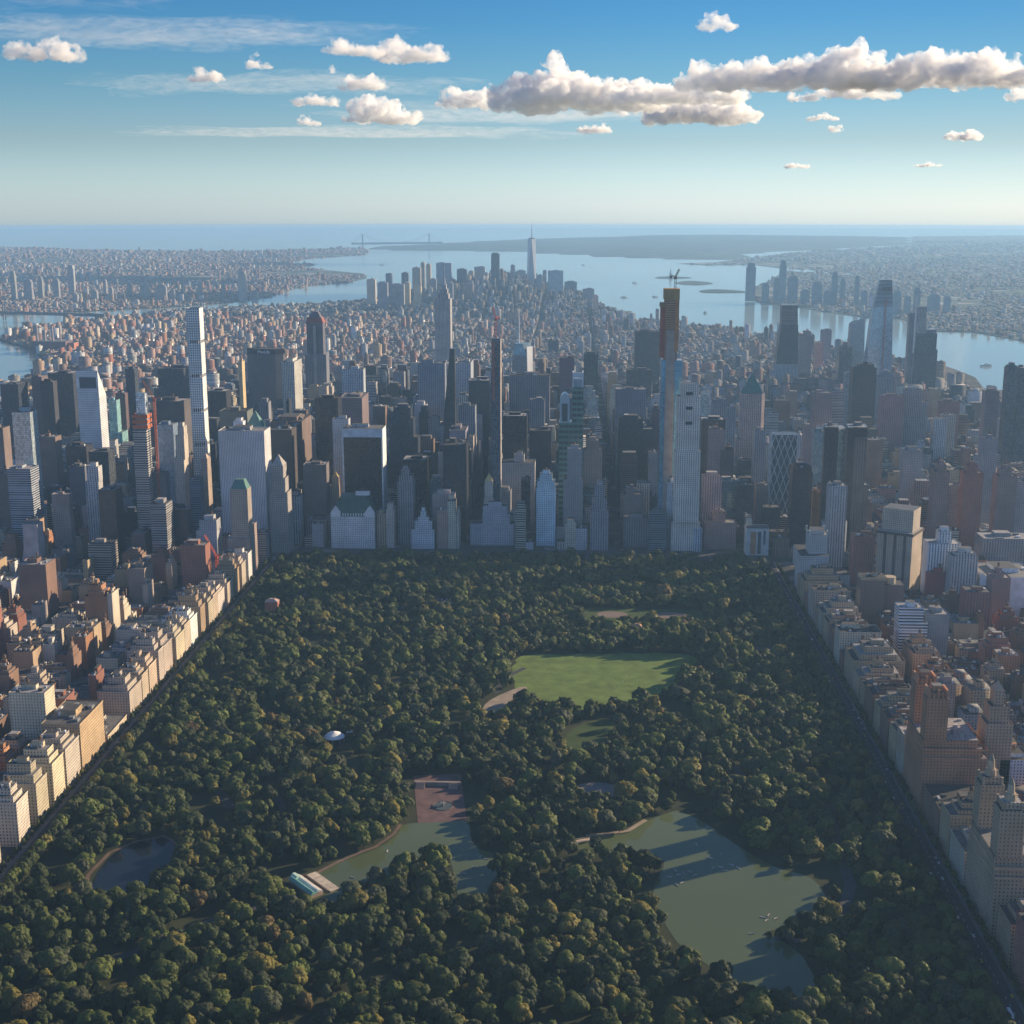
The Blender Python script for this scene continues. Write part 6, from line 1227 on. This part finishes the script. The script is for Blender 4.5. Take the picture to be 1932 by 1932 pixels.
# rocks at the lake point
for k, (x, y, s) in enumerate(((690, -1292, 4.5), (683, -1296, 3.2), (700, -1300, 3.8), (676, -1290, 2.2))):
    b = MB((x, y, 0.2)); n = 9; g = [s * rnd.uniform(0.75, 1.2) for _ in range(n)]
    ring = lambda f, z: [(x + f * g[i] * math.cos(6.283 * i / n), y + f * g[i] * math.sin(6.283 * i / n)) for i in range(n)]
    b.prism(ring(1.0, 0), 0.0, 0.9, (0.11, 0.1, 0.095), P2=ring(0.85, 0), cap=False); b.prism(ring(0.85, 0), 0.9, 1.7, (0.12, 0.11, 0.1), P2=ring(0.45, 0))
    tag(b.build('shore_rock', M_PLAIN), ['largest', 'small', 'second largest', 'smallest'][k] + ' dark rock at the tip jutting into the lake from the right shore', 'rock')
# rowing boats
bm_ = MB(); sec = [(-2.3, 0.12, 0.75), (-1.6, 0.55, 0.6), (0.0, 0.75, 0.5), (1.4, 0.62, 0.5), (2.1, 0.5, 0.55)]
for (xa, wa, za), (xb, wb, zb) in zip(sec, sec[1:]):
    for s in (-1, 1): bm_.face([(xa, s * wa, za), (xa, s * wa * 0.5, 0.0), (xb, s * wb * 0.5, 0.0), (xb, s * wb, zb)], (0.6, 0.6, 0.58))
    bm_.face([(xa, -wa * 0.5, 0.02), (xa, wa * 0.5, 0.02), (xb, wb * 0.5, 0.02), (xb, -wb * 0.5, 0.02)], (0.35, 0.28, 0.2))
bm_.face([(2.1, -0.5, 0.55), (2.1, 0.5, 0.55), (2.1, 0.25, 0.0), (2.1, -0.25, 0.0)], (0.5, 0.5, 0.5))
ho = bm_.build('hull', M_PLAIN); HULL = ho.data; bpy.data.objects.remove(ho)
bb_ = MB(); 
for x in (-0.9, 0.7): bb_.box(x - 0.18, x + 0.18, -0.62, 0.62, 0.38, 0.44, (0.3, 0.2, 0.12), bottom=True)
ho = bb_.build('bench', M_PLAIN); BENCH = ho.data; bpy.data.objects.remove(ho)
BOATS = [(604, -1178), (612, -1183), (607, -1186), (618, -1180), (622, -1187), (641, -1172), (648, -1169), (652, -1176), (610, -1201), (604, -1206), (598, -1191), (659, -1164), (665, -1170), (676, -1262), (682, -1258), (679, -1267), (688, -1263), (663, -1290), (640, -1150), (652, -1143), (629, -1122), (418, -1158), (424, -1162), (414, -1180), (404, -1193), (326, -1150), (300, -1205)]
for k, (x, y) in enumerate(BOATS):
    w = 'in front of the boathouse' if x < 330 else 'in the narrow water below the terrace' if x < 500 else 'near the left bank of the big lake' if x < 625 else 'in the middle of the big lake' if y > -1200 else 'in the sunlit near part of the big lake'
    t = thing('rowing_boat', 'small white rowing boat ' + w, 'boat', (x, y, 0.22)); t.rotation_euler = (0, 0, rnd.uniform(0, 6.28)); t.scale = (1.25, 1.25, 1.25)
    for nm, me in (('hull', HULL), ('bench', BENCH)): o = bpy.data.objects.new(nm, me); o.parent = t; COL.objects.link(o)
# motor vehicles on the park avenues and in the car parks
def car_meshes(L, W, H, bus=False):
    b = MB()
    if bus:
        b.box(-L / 2, L / 2, -W / 2, W / 2, 0.45, H, (1, 1, 1), bottom=True)
    else:
        pr = [(-L / 2, 0.35), (-L / 2, 0.85), (-L * 0.28, 0.95), (-L * 0.16, H), (L * 0.26, H), (L * 0.42, 0.95), (L / 2, 0.88), (L / 2, 0.35)]
        for (xa, za), (xb, zb) in zip(pr, pr[1:]): b.face([(xa, -W / 2, za), (xa, W / 2, za), (xb, W / 2, zb), (xb, -W / 2, zb)][::-1], (1, 1, 1))
        for s in (-1, 1): b.face([(x, s * W / 2, z) for x, z in (pr if s > 0 else pr[::-1])], (1, 1, 1))
    o = b.build('body', M_CAR); B = o.data; bpy.data.objects.remove(o); b = MB()
    if bus:
        for s in (-1, 1): b.box(-L / 2 + 0.5, L / 2 - 0.5, s * (W / 2 + 0.02) - 0.01, s * (W / 2 + 0.02) + 0.01, 1.3, 2.3, (0.02, 0.025, 0.03), bottom=True)
    else:
        for s in (-1, 1): b.box(-L * 0.17, L * 0.28, s * (W / 2 + 0.01) - 0.01, s * (W / 2 + 0.01) + 0.01, 0.98, H - 0.1, (0.02, 0.025, 0.03), bottom=True)
        b.face([(-L * 0.275, -W * 0.44, 0.99), (-L * 0.275, W * 0.44, 0.99), (-L * 0.17, W * 0.42, H - 0.05), (-L * 0.17, -W * 0.42, H - 0.05)][::-1], (0.02, 0.025, 0.03)); b.v = [(v[0], v[1], v[2] + 0.0) for v in b.v]
    o = b.build('window', M_GLOSS); Wn = o.data; bpy.data.objects.remove(o); b = MB(); rr = 0.34 if not bus else 0.48
    for x in (-L * 0.3, L * 0.3):
        for s in (-1, 1):
            n = len(b.v); pts = [(x + rr * math.cos(k * 0.6283), s * (W / 2 + 0.015), rr + rr * math.sin(k * 0.6283)) for k in range(10)]; b.face(pts if s > 0 else pts[::-1], (0.02, 0.02, 0.02))
    o = b.build('wheel', M_PLAIN); Wh = o.data; bpy.data.objects.remove(o)
    return B, Wn, Wh
m, nt, nd, lk = new_mat('car_paint'); oi = N(nt, 'ShaderNodeObjectInfo'); out_bsdf(nt, oi.outputs['Color'], 0.3, 0.5); M_CAR = m
CARM = car_meshes(4.6, 1.85, 1.5); BUSM = car_meshes(12, 2.6, 3.2, True)
CC_ = [('white', (0.7, 0.7, 0.7), 4), ('yellow', (0.6, 0.36, 0.03), 3), ('black', (0.02, 0.02, 0.025), 3), ('silver', (0.4, 0.42, 0.45), 3), ('dark blue', (0.04, 0.06, 0.14), 1)]
def car(x, y, a, where, bus=False):
    nm, c, _ = CC_[pick([(i, q[2]) for i, q in enumerate(CC_)])] if not bus else CC_[0]
    t = thing('city_bus' if bus else 'car', '%s %s %s' % (nm, 'bus' if bus else 'car', where), 'bus' if bus else 'car', (x, y, 0.08)); t.rotation_euler = (0, 0, a)
    for n_, me in zip(('body', 'window', 'wheel'), BUSM if bus else CARM):
        o = bpy.data.objects.new(n_, me); o.parent = t; o.color = (*c, 1.0); COL.objects.link(o)
yy = -1480
while yy < -120:
    yy += rnd.uniform(7, 30); ln = rnd.choice((841.8, 845, 849, 854, 858.3))
    car(ln, yy, R(90) * rnd.choice((1, -1)), 'on the right park avenue ' + ('below the stone towers' if yy < -1200 else 'in front of the orange towers' if yy < -900 else 'along the middle stretch' if yy < -500 else 'towards the traffic circle'), bus=rnd.random() < 0.05)
yy = -1200
while yy < -60:
    yy += rnd.uniform(18, 50); car(rnd.choice((-27.5, -24, -20, -15)), yy, R(90), 'on the left park avenue ' + ('by the dark pond' if yy < -950 else 'along the middle stretch' if yy < -500 else 'near the park corner'))
for k in range(16): car(748 + (k % 8) * 6.4, -532 + (k // 8) * 22, R(90), 'in the car park at the right edge of the trees')
for k in range(14): car(262 + (k % 7) * 8.2, -292 + (k // 7) * 18, R(90), 'on the grey lot in the far left part of the park')
# people on the lawn: one continuous sitting or standing body each
def body_mesh(sit):
    V = [(0, 0, 0.9), (0, 0, 1.15), (0, 0, 1.4), (0, 0, 1.52), (0, 0, 1.68), (0.2, 0, 1.38), (0.27, 0.03, 1.1), (0.26, 0.1, 0.85), (-0.2, 0, 1.38), (-0.27, 0.03, 1.1), (-0.26, 0.1, 0.85), (0.1, 0, 0.85), (0.12, 0.02, 0.48), (0.12, -0.02, 0.06), (0.12, 0.14, 0.04), (-0.1, 0, 0.85), (-0.12, 0.02, 0.48), (-0.12, -0.02, 0.06), (-0.12, 0.14, 0.04)]
    if sit: V = [(x, y, z - 0.75) for x, y, z in V[:12]] + [(0.14, 0.42, 0.42), (0.14, 0.75, 0.08), (0.14, 0.88, 0.1)] + [(V[15][0], 0, 0.1), (-0.14, 0.42, 0.42), (-0.14, 0.75, 0.08), (-0.14, 0.88, 0.1)]
    E = [(0, 1), (1, 2), (2, 3), (3, 4), (2, 5), (5, 6), (6, 7), (2, 8), (8, 9), (9, 10), (0, 11), (11, 12), (12, 13), (13, 14), (0, 15), (15, 16), (16, 17), (17, 18)]
    rad = [0.15, 0.15, 0.16, 0.06, 0.11, 0.07, 0.05, 0.04, 0.07, 0.05, 0.04, 0.09, 0.065, 0.045, 0.04, 0.09, 0.065, 0.045, 0.04]
    me = bpy.data.meshes.new('person'); me.from_pydata(V, E, []); o = bpy.data.objects.new('person', me); COL.objects.link(o); o.modifiers.new('s', 'SKIN'); o.modifiers.new('d', 'SUBSURF').levels = 1
    for i, sv in enumerate(me.skin_vertices[0].data): sv.radius = (rad[i], rad[i]); sv.use_root = i == 0
    bpy.context.view_layer.update(); out = bpy.data.meshes.new_from_object(o.evaluated_get(bpy.context.evaluated_depsgraph_get())); bpy.data.objects.remove(o); out.materials.clear(); out.materials.append(M_CAR); return out
BODY = [body_mesh(False), body_mesh(True)]
CLO = [('white', (0.75, 0.73, 0.7)), ('blue', (0.1, 0.16, 0.4)), ('red', (0.45, 0.08, 0.07)), ('black', (0.03, 0.03, 0.03)), ('pale', (0.55, 0.45, 0.36))]
n = 0
while n < 70:
    x, y = rnd.uniform(430, 690), rnd.uniform(-745, -535)
    if not inside(LAWN, x, y) or (n < 20 and not (560 < x < 650 and -680 < y < -600)): continue
    s = rnd.random() < 0.55; c = rnd.choice(CLO); o = bpy.data.objects.new('person', BODY[s]); COL.objects.link(o); o.location = (x, y, 0.22); o.rotation_euler = (0, 0, rnd.uniform(0, 6.28)); o.color = (*c[1], 1)
    tag(o, 'person in %s clothes %s on the %s of the big lawn' % (c[0], 'sitting' if s else 'standing', 'right part' if x > 570 else 'left part'), 'person'); n += 1
# ------------------------------------------------------------------ far things on and over the water
def bridge(name, label, a, b_, deck_z, tw_h, t0, t1, col, w):
    r = thing(name, label, 'bridge', (a[0], a[1], 0)); A = Vector((a[0], a[1], deck_z)); B = Vector((b_[0], b_[1], deck_z)); d = B - A
    m_ = MB(r.location); m_.bar(A, B, w, col); m_.build('deck', M_PLAIN, r); T = []
    nrm = Vector((-d.y, d.x, 0)).normalized() * w * 0.6
    for t in (t0, t1):
        p = A + d * t; m_ = MB(r.location)
        for s in (-1, 1): m_.bar((p.x + s * nrm.x, p.y + s * nrm.y, -1), (p.x + s * nrm.x, p.y + s * nrm.y, tw_h), w * 0.35, col)
        for z in (tw_h * 0.97, tw_h * 0.75): m_.bar((p.x - nrm.x, p.y - nrm.y, z), (p.x + nrm.x, p.y + nrm.y, z), w * 0.3, col)
        m_.build('pylon', M_PLAIN, r); T.append(p)
    m_ = MB(r.location); P = [A + Vector((0, 0, 2))]
    for i in range(13): q = T[0] + (T[1] - T[0]) * (i / 12); P.append(Vector((q.x, q.y, deck_z + 6 + (tw_h - deck_z - 6) * (2 * i / 12 - 1) ** 2)))
    P.append(B + Vector((0, 0, 2)))
    for p, q in zip(P, P[1:]): m_.bar(p, q, w * 0.16, col)
    m_.build('cable', M_PLAIN, r)
bridge('suspension_bridge', 'dark suspension bridge over the narrow river at the left edge', (-2050, 4980), (-4300, 5600), 42, 100, 0.28, 0.62, (0.1, 0.11, 0.13), 16)
bridge('suspension_bridge', 'faint far suspension bridge at the mouth of the bay', (-2950, 18900), (-1600, 19500), 68, 210, 0.12, 0.85, (0.25, 0.3, 0.33), 30)
r = thing('power_station', 'purple brick power station with tall stacks by the left river bank', 'power station', (-1790, 3500, 0))
b = MB(r.location); b.box(-1850, -1700, 3450, 3540, 0, 48, (0.2, 0.12, 0.13), roof_tone()); b.box(-1700, -1670, 3470, 3540, 0, 40, (0.5, 0.2, 0.13), roof_tone()); b.build('hall', STY['P'], r)  # the redder end block carries the sunlit edge in its colour
for k in range(4):
    b = MB(r.location); b.cyl(-1838 + k * 34, 3490, 5, 48, 112, (0.45, 0.36, 0.33), 3.6, n=10); b.build('chimney_stack', M_PLAIN, r)
r = thing('statue_on_pedestal', 'tiny green statue on a pedestal on the small island in the bay', 'statue', (1358, 10100, 0))
b = MB(r.location); b.box(1343, 1373, 10085, 10115, -0.4, 20, (0.3, 0.28, 0.25)); b.pyramid(1347, 1369, 10089, 10111, 20, 47, (0.35, 0.33, 0.3), 0.6); b.build('pedestal', M_PLAIN, r)
b = MB(r.location); b.cyl(1358, 10100, 5.5, 47, 70, (0.18, 0.3, 0.25), 3.6, n=10); b.cyl(1358, 10100, 3.6, 70, 78, (0.18, 0.3, 0.25), 1.6, n=10); b.cyl(1358, 10100, 2.0, 78, 83, (0.18, 0.3, 0.25), 1.5, n=10); b.bar((1354.5, 10100, 75), (1351.5, 10100, 91), 1.6, (0.18, 0.3, 0.25)); b.build('figure', M_PLAIN, r)
fb = MB(); fs = [(-45, 2, 9), (-30, 8, 7), (0, 9, 6), (35, 8, 6), (45, 5, 7)]
for (xa, wa, za), (xb, wb, zb) in zip(fs, fs[1:]):
    for s in (-1, 1): fb.face([(xa, s * wa, za), (xa, s * wa * 0.6, -1), (xb, s * wb * 0.6, -1), (xb, s * wb, zb)], (0.5, 0.5, 0.5))
    fb.face([(xa, -wa, za - 0.5), (xb, -wb, zb - 0.5), (xb, wb, zb - 0.5), (xa, wa, za - 0.5)], (0.3, 0.28, 0.26))
o = fb.build('hull', M_PLAIN); FH = o.data; bpy.data.objects.remove(o); fb = MB(); fb.box(-15, 30, -6, 6, 5.6, 14, (0.6, 0.6, 0.58)); fb.box(-4, 8, -4, 4, 14, 19, (0.6, 0.6, 0.58)); o = fb.build('cabin', M_PLAIN); FC = o.data; bpy.data.objects.remove(o)
for k, (x, y) in enumerate(FERRIES):
    w = 'in the narrow river at the left' if x < -1000 and y < 5000 else 'on the wide river at the right' if y < 6500 else 'in the bay beyond downtown' if y < 12000 else 'in the far bay'
    t = thing('ferry', 'tiny pale ferry ' + w, 'ship', (x, y, -1.5)); t.rotation_euler = (0, 0, rnd.uniform(0, 6.28)); t.scale = (0.6, 0.6, 0.6)
    for nm, me in (('hull', FH), ('cabin', FC)): o = bpy.data.objects.new(nm, me); o.parent = t; COL.objects.link(o)
tower_crane('red orange crane over the sunlit row near the left park corner', -75, -250, 0, 62, -98, -230, 92, (0.6, 0.13, 0.05))
# ------------------------------------------------------------------ air, clouds, sky
def volume_mat(name, col, dens, aniso):
    m, nt, nd, lk = new_mat(name); v = N(nt, 'ShaderNodeVolumePrincipled', inp={'Density': dens, 'Anisotropy': aniso}); v.inputs['Color'].default_value = (*col, 1)
    o = N(nt, 'ShaderNodeOutputMaterial'); lk.new(v.outputs[0], o.inputs['Volume']); return m
# the air thins out over the far sea as the earth curves away: a low, very flat closed box of even haze with chamfered rim
b = MB(); ring = lambda r_, n=48: [(CAM[0] + r_ * math.cos(6.283185 * i / n), CAM[1] + r_ * math.sin(6.283185 * i / n)) for i in range(n)]
b.prism(ring(44500), -4.5, 621 - 43900 * math.tan(R(0.72)), (1, 1, 1), cap=False, bottom=True); b.prism(ring(44500), 621 - 43900 * math.tan(R(0.72)), 621, (1, 1, 1), P2=ring(600))
hz = b.build('haze', volume_mat('haze_air', (0.36, 0.63, 0.94), HAZE, 0.2)); hz['kind'] = 'stuff'
import bmesh
from mathutils import noise as mnoise
def vapour(name, dens, scale, lo, hi, stretch=(1, 1, 1), aniso=0.3, step=0.12, warp=0.4):
    """cloud water: even droplets broken up by a turbulent noise"""
    m, nt, nd, lk = new_mat(name); v = N(nt, 'ShaderNodeVolumePrincipled', inp={'Anisotropy': aniso}); v.inputs['Color'].default_value = (1, 1, 1, 1)
    g = N(nt, 'ShaderNodeNewGeometry'); mp = N(nt, 'ShaderNodeMapping', inp={'Scale': stretch}); nz = N(nt, 'ShaderNodeTexNoise', inp={'Scale': scale, 'Detail': 6.0, 'Roughness': 0.62, 'Distortion': warp})
    lk.new(g.outputs['Position'], mp.inputs[0]); lk.new(mp.outputs[0], nz.inputs['Vector'])
    mr = N(nt, 'ShaderNodeMapRange', inp={'From Min': lo, 'From Max': hi, 'To Min': 0.0, 'To Max': dens}); lk.new(nz.outputs[0], mr.inputs[0]); lk.new(mr.outputs[0], v.inputs['Density'])
    o = N(nt, 'ShaderNodeOutputMaterial'); lk.new(v.outputs[0], o.inputs['Volume']); m.cycles.volume_step_rate = step; return m
CLM = vapour('cloud_vapour', 0.04, 0.011, 0.42, 0.78)
WISP = vapour('cirrus_vapour', 0.0009, 0.0022, 0.46, 0.8, (0.55, 1.0, 2.2), 0.3, 0.25, 3.0)
def cloud(name, label, cx, cy, z0, hgt, half, kind, seed):
    g = random.Random(seed); v = Vector((cx - CAM[0], cy - CAM[1], 0)).normalized(); sx = Vector((v.y, -v.x, 0))     # laid across the line of sight
    bm = bmesh.new(); big = kind == 'b'; n = int(30 + half / 14) if big else int(12 + half / 22)
    humps = [(g.uniform(-0.85, 0.85), g.uniform(0.12, 0.3), g.uniform(0.55, 1.0)) for _ in range(5 if big else 3)]
    for k in range(n):
        t = g.uniform(-1, 1); top = max(0.3, max(a * max(0.0, 1 - ((t - c) / (2.2 * w)) ** 2) for c, w, a in humps)) * (1 - abs(t) ** 4 * 0.6)
        q = g.random() ** 0.8; rz = hgt * g.uniform(0.12, 0.24) * (1.25 - 0.5 * q); rx = rz * g.uniform(1.2, 1.9) * (1 + 0.9 * (1 - q))
        rx = min(rx, half * 0.45); p = sx * (t * (half - rx)) + v * g.uniform(-0.6, 0.6) * min(half, 260) * 0.6
        zc = z0 + rz * 0.7 + (hgt * top - 2 * rz) * q if hgt * top > 2 * rz else z0 + rz * 0.7
        ret = bmesh.ops.create_icosphere(bm, subdivisions=2, radius=1.0)
        for w in ret['verts']: w.co = Vector((cx + p.x + w.co.x * rx, cy + p.y + w.co.y * rx, zc + w.co.z * rz * (1.0 if w.co.z > 0 else 0.6)))
    me = bpy.data.meshes.new('tmp'); bm.to_mesh(me); bm.free(); o = bpy.data.objects.new('tmp', me); COL.objects.link(o)
    rm = o.modifiers.new('r', 'REMESH'); rm.mode = 'VOXEL'; rm.voxel_size = max(hgt / 40.0, half / 120.0)
    bpy.context.view_layer.update(); m2 = bpy.data.meshes.new_from_object(o.evaluated_get(bpy.context.evaluated_depsgraph_get())); bpy.data.objects.remove(o)
    m2.name = name; nn = [w.normal.copy() for w in m2.vertices]; s = hgt * 0.3
    for w, q in zip(m2.vertices, nn):
        f = (mnoise.fractal(w.co / s + Vector((seed, 0, 0)), 0.7, 2.1, 5) * 0.2 + mnoise.noise(w.co / (s * 2.4)) * 0.06) * hgt
        w.co += q * f * (1.0 if q.z > -0.3 else 0.5)
    o = bpy.data.objects.new('tmp', m2); COL.objects.link(o); rm = o.modifiers.new('r', 'REMESH'); rm.mode = 'VOXEL'; rm.voxel_size = max(hgt / 44.0, half / 130.0); bpy.context.view_layer.update()      # heal folds
    m2 = bpy.data.meshes.new_from_object(o.evaluated_get(bpy.context.evaluated_depsgraph_get())); bpy.data.objects.remove(o); m2.name = name
    m2.materials.clear(); m2.materials.append(CLM); c = bpy.data.objects.new(name, m2); COL.objects.link(c); tag(c, label, 'cloud'); c['kind'] = 'thing'
def wisp(label, cx, cy, z, rx, ry, rz, turn):
    bm = bmesh.new(); bmesh.ops.create_icosphere(bm, subdivisions=4, radius=1.0); ca, sa = math.cos(turn), math.sin(turn)
    for w in bm.verts:
        q = Vector((cx * 0.01, 0, 0)); e = 1 + 0.4 * mnoise.noise(w.co * 1.7 + q); w.co.z += 1.2 * mnoise.noise(Vector((w.co.x * 2.2, w.co.y * 2.2, 0)) + q); x, y = w.co.x * rx * e, w.co.y * ry * e; w.co = Vector((cx + x * ca - y * sa, cy + x * sa + y * ca, z + w.co.z * rz * e))
    me = bpy.data.meshes.new('cirrus'); bm.to_mesh(me); bm.free(); me.materials.append(WISP); c = bpy.data.objects.new('cirrus', me); COL.objects.link(c); tag(c, label, 'cloud'); c['kind'] = 'thing'
CIRRUS = [('long pale veil of cloud just above the left horizon', -4500, 29000, 2250, 5200, 1800, 90, 0.02), ('pale feather of cloud behind the ragged cluster', -1700, 16500, 1950, 1500, 600, 60, 0.1), ('thin veil trailing off the long cloud bank', 900, 19000, 1950, 1900, 700, 55, -0.08),
          ('broad thin veil of high cloud low at the left', -6200, 20500, 3350, 3600, 1500, 150, 0.12), ('second thin veil under the left one', -5200, 24500, 2900, 3800, 1500, 130, 0.05), ('faint streak of high cloud left of the middle', -1300, 26500, 2450, 3600, 1400, 120, -0.1),
          ('thin feather of high cloud above the left edge cloud', -4300, 10300, 2450, 1150, 420, 60, 0.25), ('thin feather joining the left edge cloud and small cloud', -3000, 9300, 2000, 700, 300, 50, -0.2), ('small feather left of the lone cloud', -2350, 10200, 2230, 420, 200, 35, 0.1)]
CLAB = ['left lump of the white cloud pair high above the city', 'right lump of the white cloud pair, with a curled tip', 'pinkish cloud at the left picture edge', 'small white cloud right of the left edge cloud', 'small lone cloud high at the left', 'ragged cloud below the white cloud pair', 'torn cloudlet at the left of the ragged cluster', 'largest piece of the ragged cluster, lowest', 'small puff below the ragged cluster', 'tiny puff above the ragged cluster',
 'long grey based cloud bank in the middle', 'ragged left end of the long cloud bank', 'big grey based cloud, left half, with bright white top', 'big grey based cloud reaching the right edge', 'white plume above the big cloud', 'white sunlit cloud below the long bank', 'flat white strip under the big cloud', 'little cloud low over the right of the glass spire', 'tiny puff above the little low cloud', 'tiny flat puff low at the right', 'tiny puff just below the flat one', 'small bright low cloud at the far right', 'faint low streak at the right', 'faint low streak at the far right', 'cloud scrap at the right edge', 'grey cloud joining the two big banks']
for k, (x, y, z0, hg, hf, kd) in enumerate(CLOUDS): cloud('cloud', CLAB[k], x, y, z0 - (hg * 0.12 if kd == 'b' else 0), hg * (1.12 if kd == 'b' else 1.2), hf, kd, k + 3)
for row in CIRRUS: wisp(*row)
# ---- the sky
w = bpy.data.worlds.new('World'); scene.world = w; w.use_nodes = True; nt = w.node_tree; nt.nodes.clear()
sk = nt.nodes.new('ShaderNodeTexSky'); sk.sky_type = 'NISHITA'; sk.sun_disc = False; sk.sun_elevation = SUN_EL; sk.sun_rotation = SUN_AZ; sk.altitude = 600; sk.air_density = 1.0; sk.dust_density = 0.6; sk.ozone_density = 2.0
bg = nt.nodes.new('ShaderNodeBackground'); bg.inputs[1].default_value = SKY; ow = nt.nodes.new('ShaderNodeOutputWorld')
tc = nt.nodes.new('ShaderNodeTexCoord'); sz_ = nt.nodes.new('ShaderNodeSeparateXYZ'); nt.links.new(tc.outputs['Generated'], sz_.inputs[0])
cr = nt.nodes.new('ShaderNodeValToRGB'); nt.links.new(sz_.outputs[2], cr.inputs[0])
LOW = [(0.0, (0.66, 0.85, 1.3)), (0.016, (0.57, 0.74, 1.08)), (0.045, (0.42, 0.53, 0.7)), (0.085, (0.28, 0.46, 0.6)), (0.125, (0.18, 0.41, 0.6)), (0.17, (0.14, 0.36, 0.58))]
def ramp(el_, rows):
    for k, (p_, c_) in enumerate(rows):
        e = el_[k] if k < 2 else el_.new(p_); e.position = p_; e.color = (c_[0] / 1.5, c_[1] / 1.5, c_[2] / 1.5, 1)
ramp(cr.color_ramp.elements, LOW + [(0.28, (1.2, 1.24, 1.52)), (0.6, (0.78, 0.85, 1.1)), (1.0, (0.5, 0.58, 0.8))])          # northern half, lighter than a real sky: added fill for camera-facing walls
cf = nt.nodes.new('ShaderNodeValToRGB'); nt.links.new(sz_.outputs[2], cf.inputs[0]); ramp(cf.color_ramp.elements, LOW + [(0.28, (0.2, 0.36, 0.52)), (0.6, (0.33, 0.45, 0.68)), (1.0, (0.42, 0.52, 0.78))])
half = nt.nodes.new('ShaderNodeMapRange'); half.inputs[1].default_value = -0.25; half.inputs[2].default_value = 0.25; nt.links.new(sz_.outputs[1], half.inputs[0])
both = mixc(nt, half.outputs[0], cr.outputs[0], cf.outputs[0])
glare = nt.nodes.new('ShaderNodeMapRange'); glare.interpolation_type = 'SMOOTHSTEP'; glare.inputs[1].default_value = 0.0; glare.inputs[2].default_value = 0.55; glare.inputs[3].default_value = 1.0; glare.inputs[4].default_value = 0.72; nt.links.new(sz_.outputs[0], glare.inputs[0])
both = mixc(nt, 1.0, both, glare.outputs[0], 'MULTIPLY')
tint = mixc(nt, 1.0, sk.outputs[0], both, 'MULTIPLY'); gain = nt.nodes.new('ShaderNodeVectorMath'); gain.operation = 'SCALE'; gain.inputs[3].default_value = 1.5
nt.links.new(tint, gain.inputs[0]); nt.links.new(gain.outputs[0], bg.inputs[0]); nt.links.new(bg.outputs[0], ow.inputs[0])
# ------------------------------------------------------------------ labels shared by look-alikes name their group
for lab, os_ in LABELS.items():
    if len(os_) > 1:
        for o in os_: o['group'] = lab
scene.view_settings.view_transform = 'Standard'; scene.view_settings.look = 'None'; scene.view_settings.gamma = 1.0; scene.view_settings.exposure = EXPO
c = scene.cycles; c.max_bounces = 6; c.diffuse_bounces = 3; c.glossy_bounces = 3; c.transmission_bounces = 2; c.volume_bounces = VB; c.transparent_max_bounces = 6
c.caustics_reflective = False; c.caustics_refractive = False; c.use_denoising = True; c.sample_clamp_indirect = 6.0
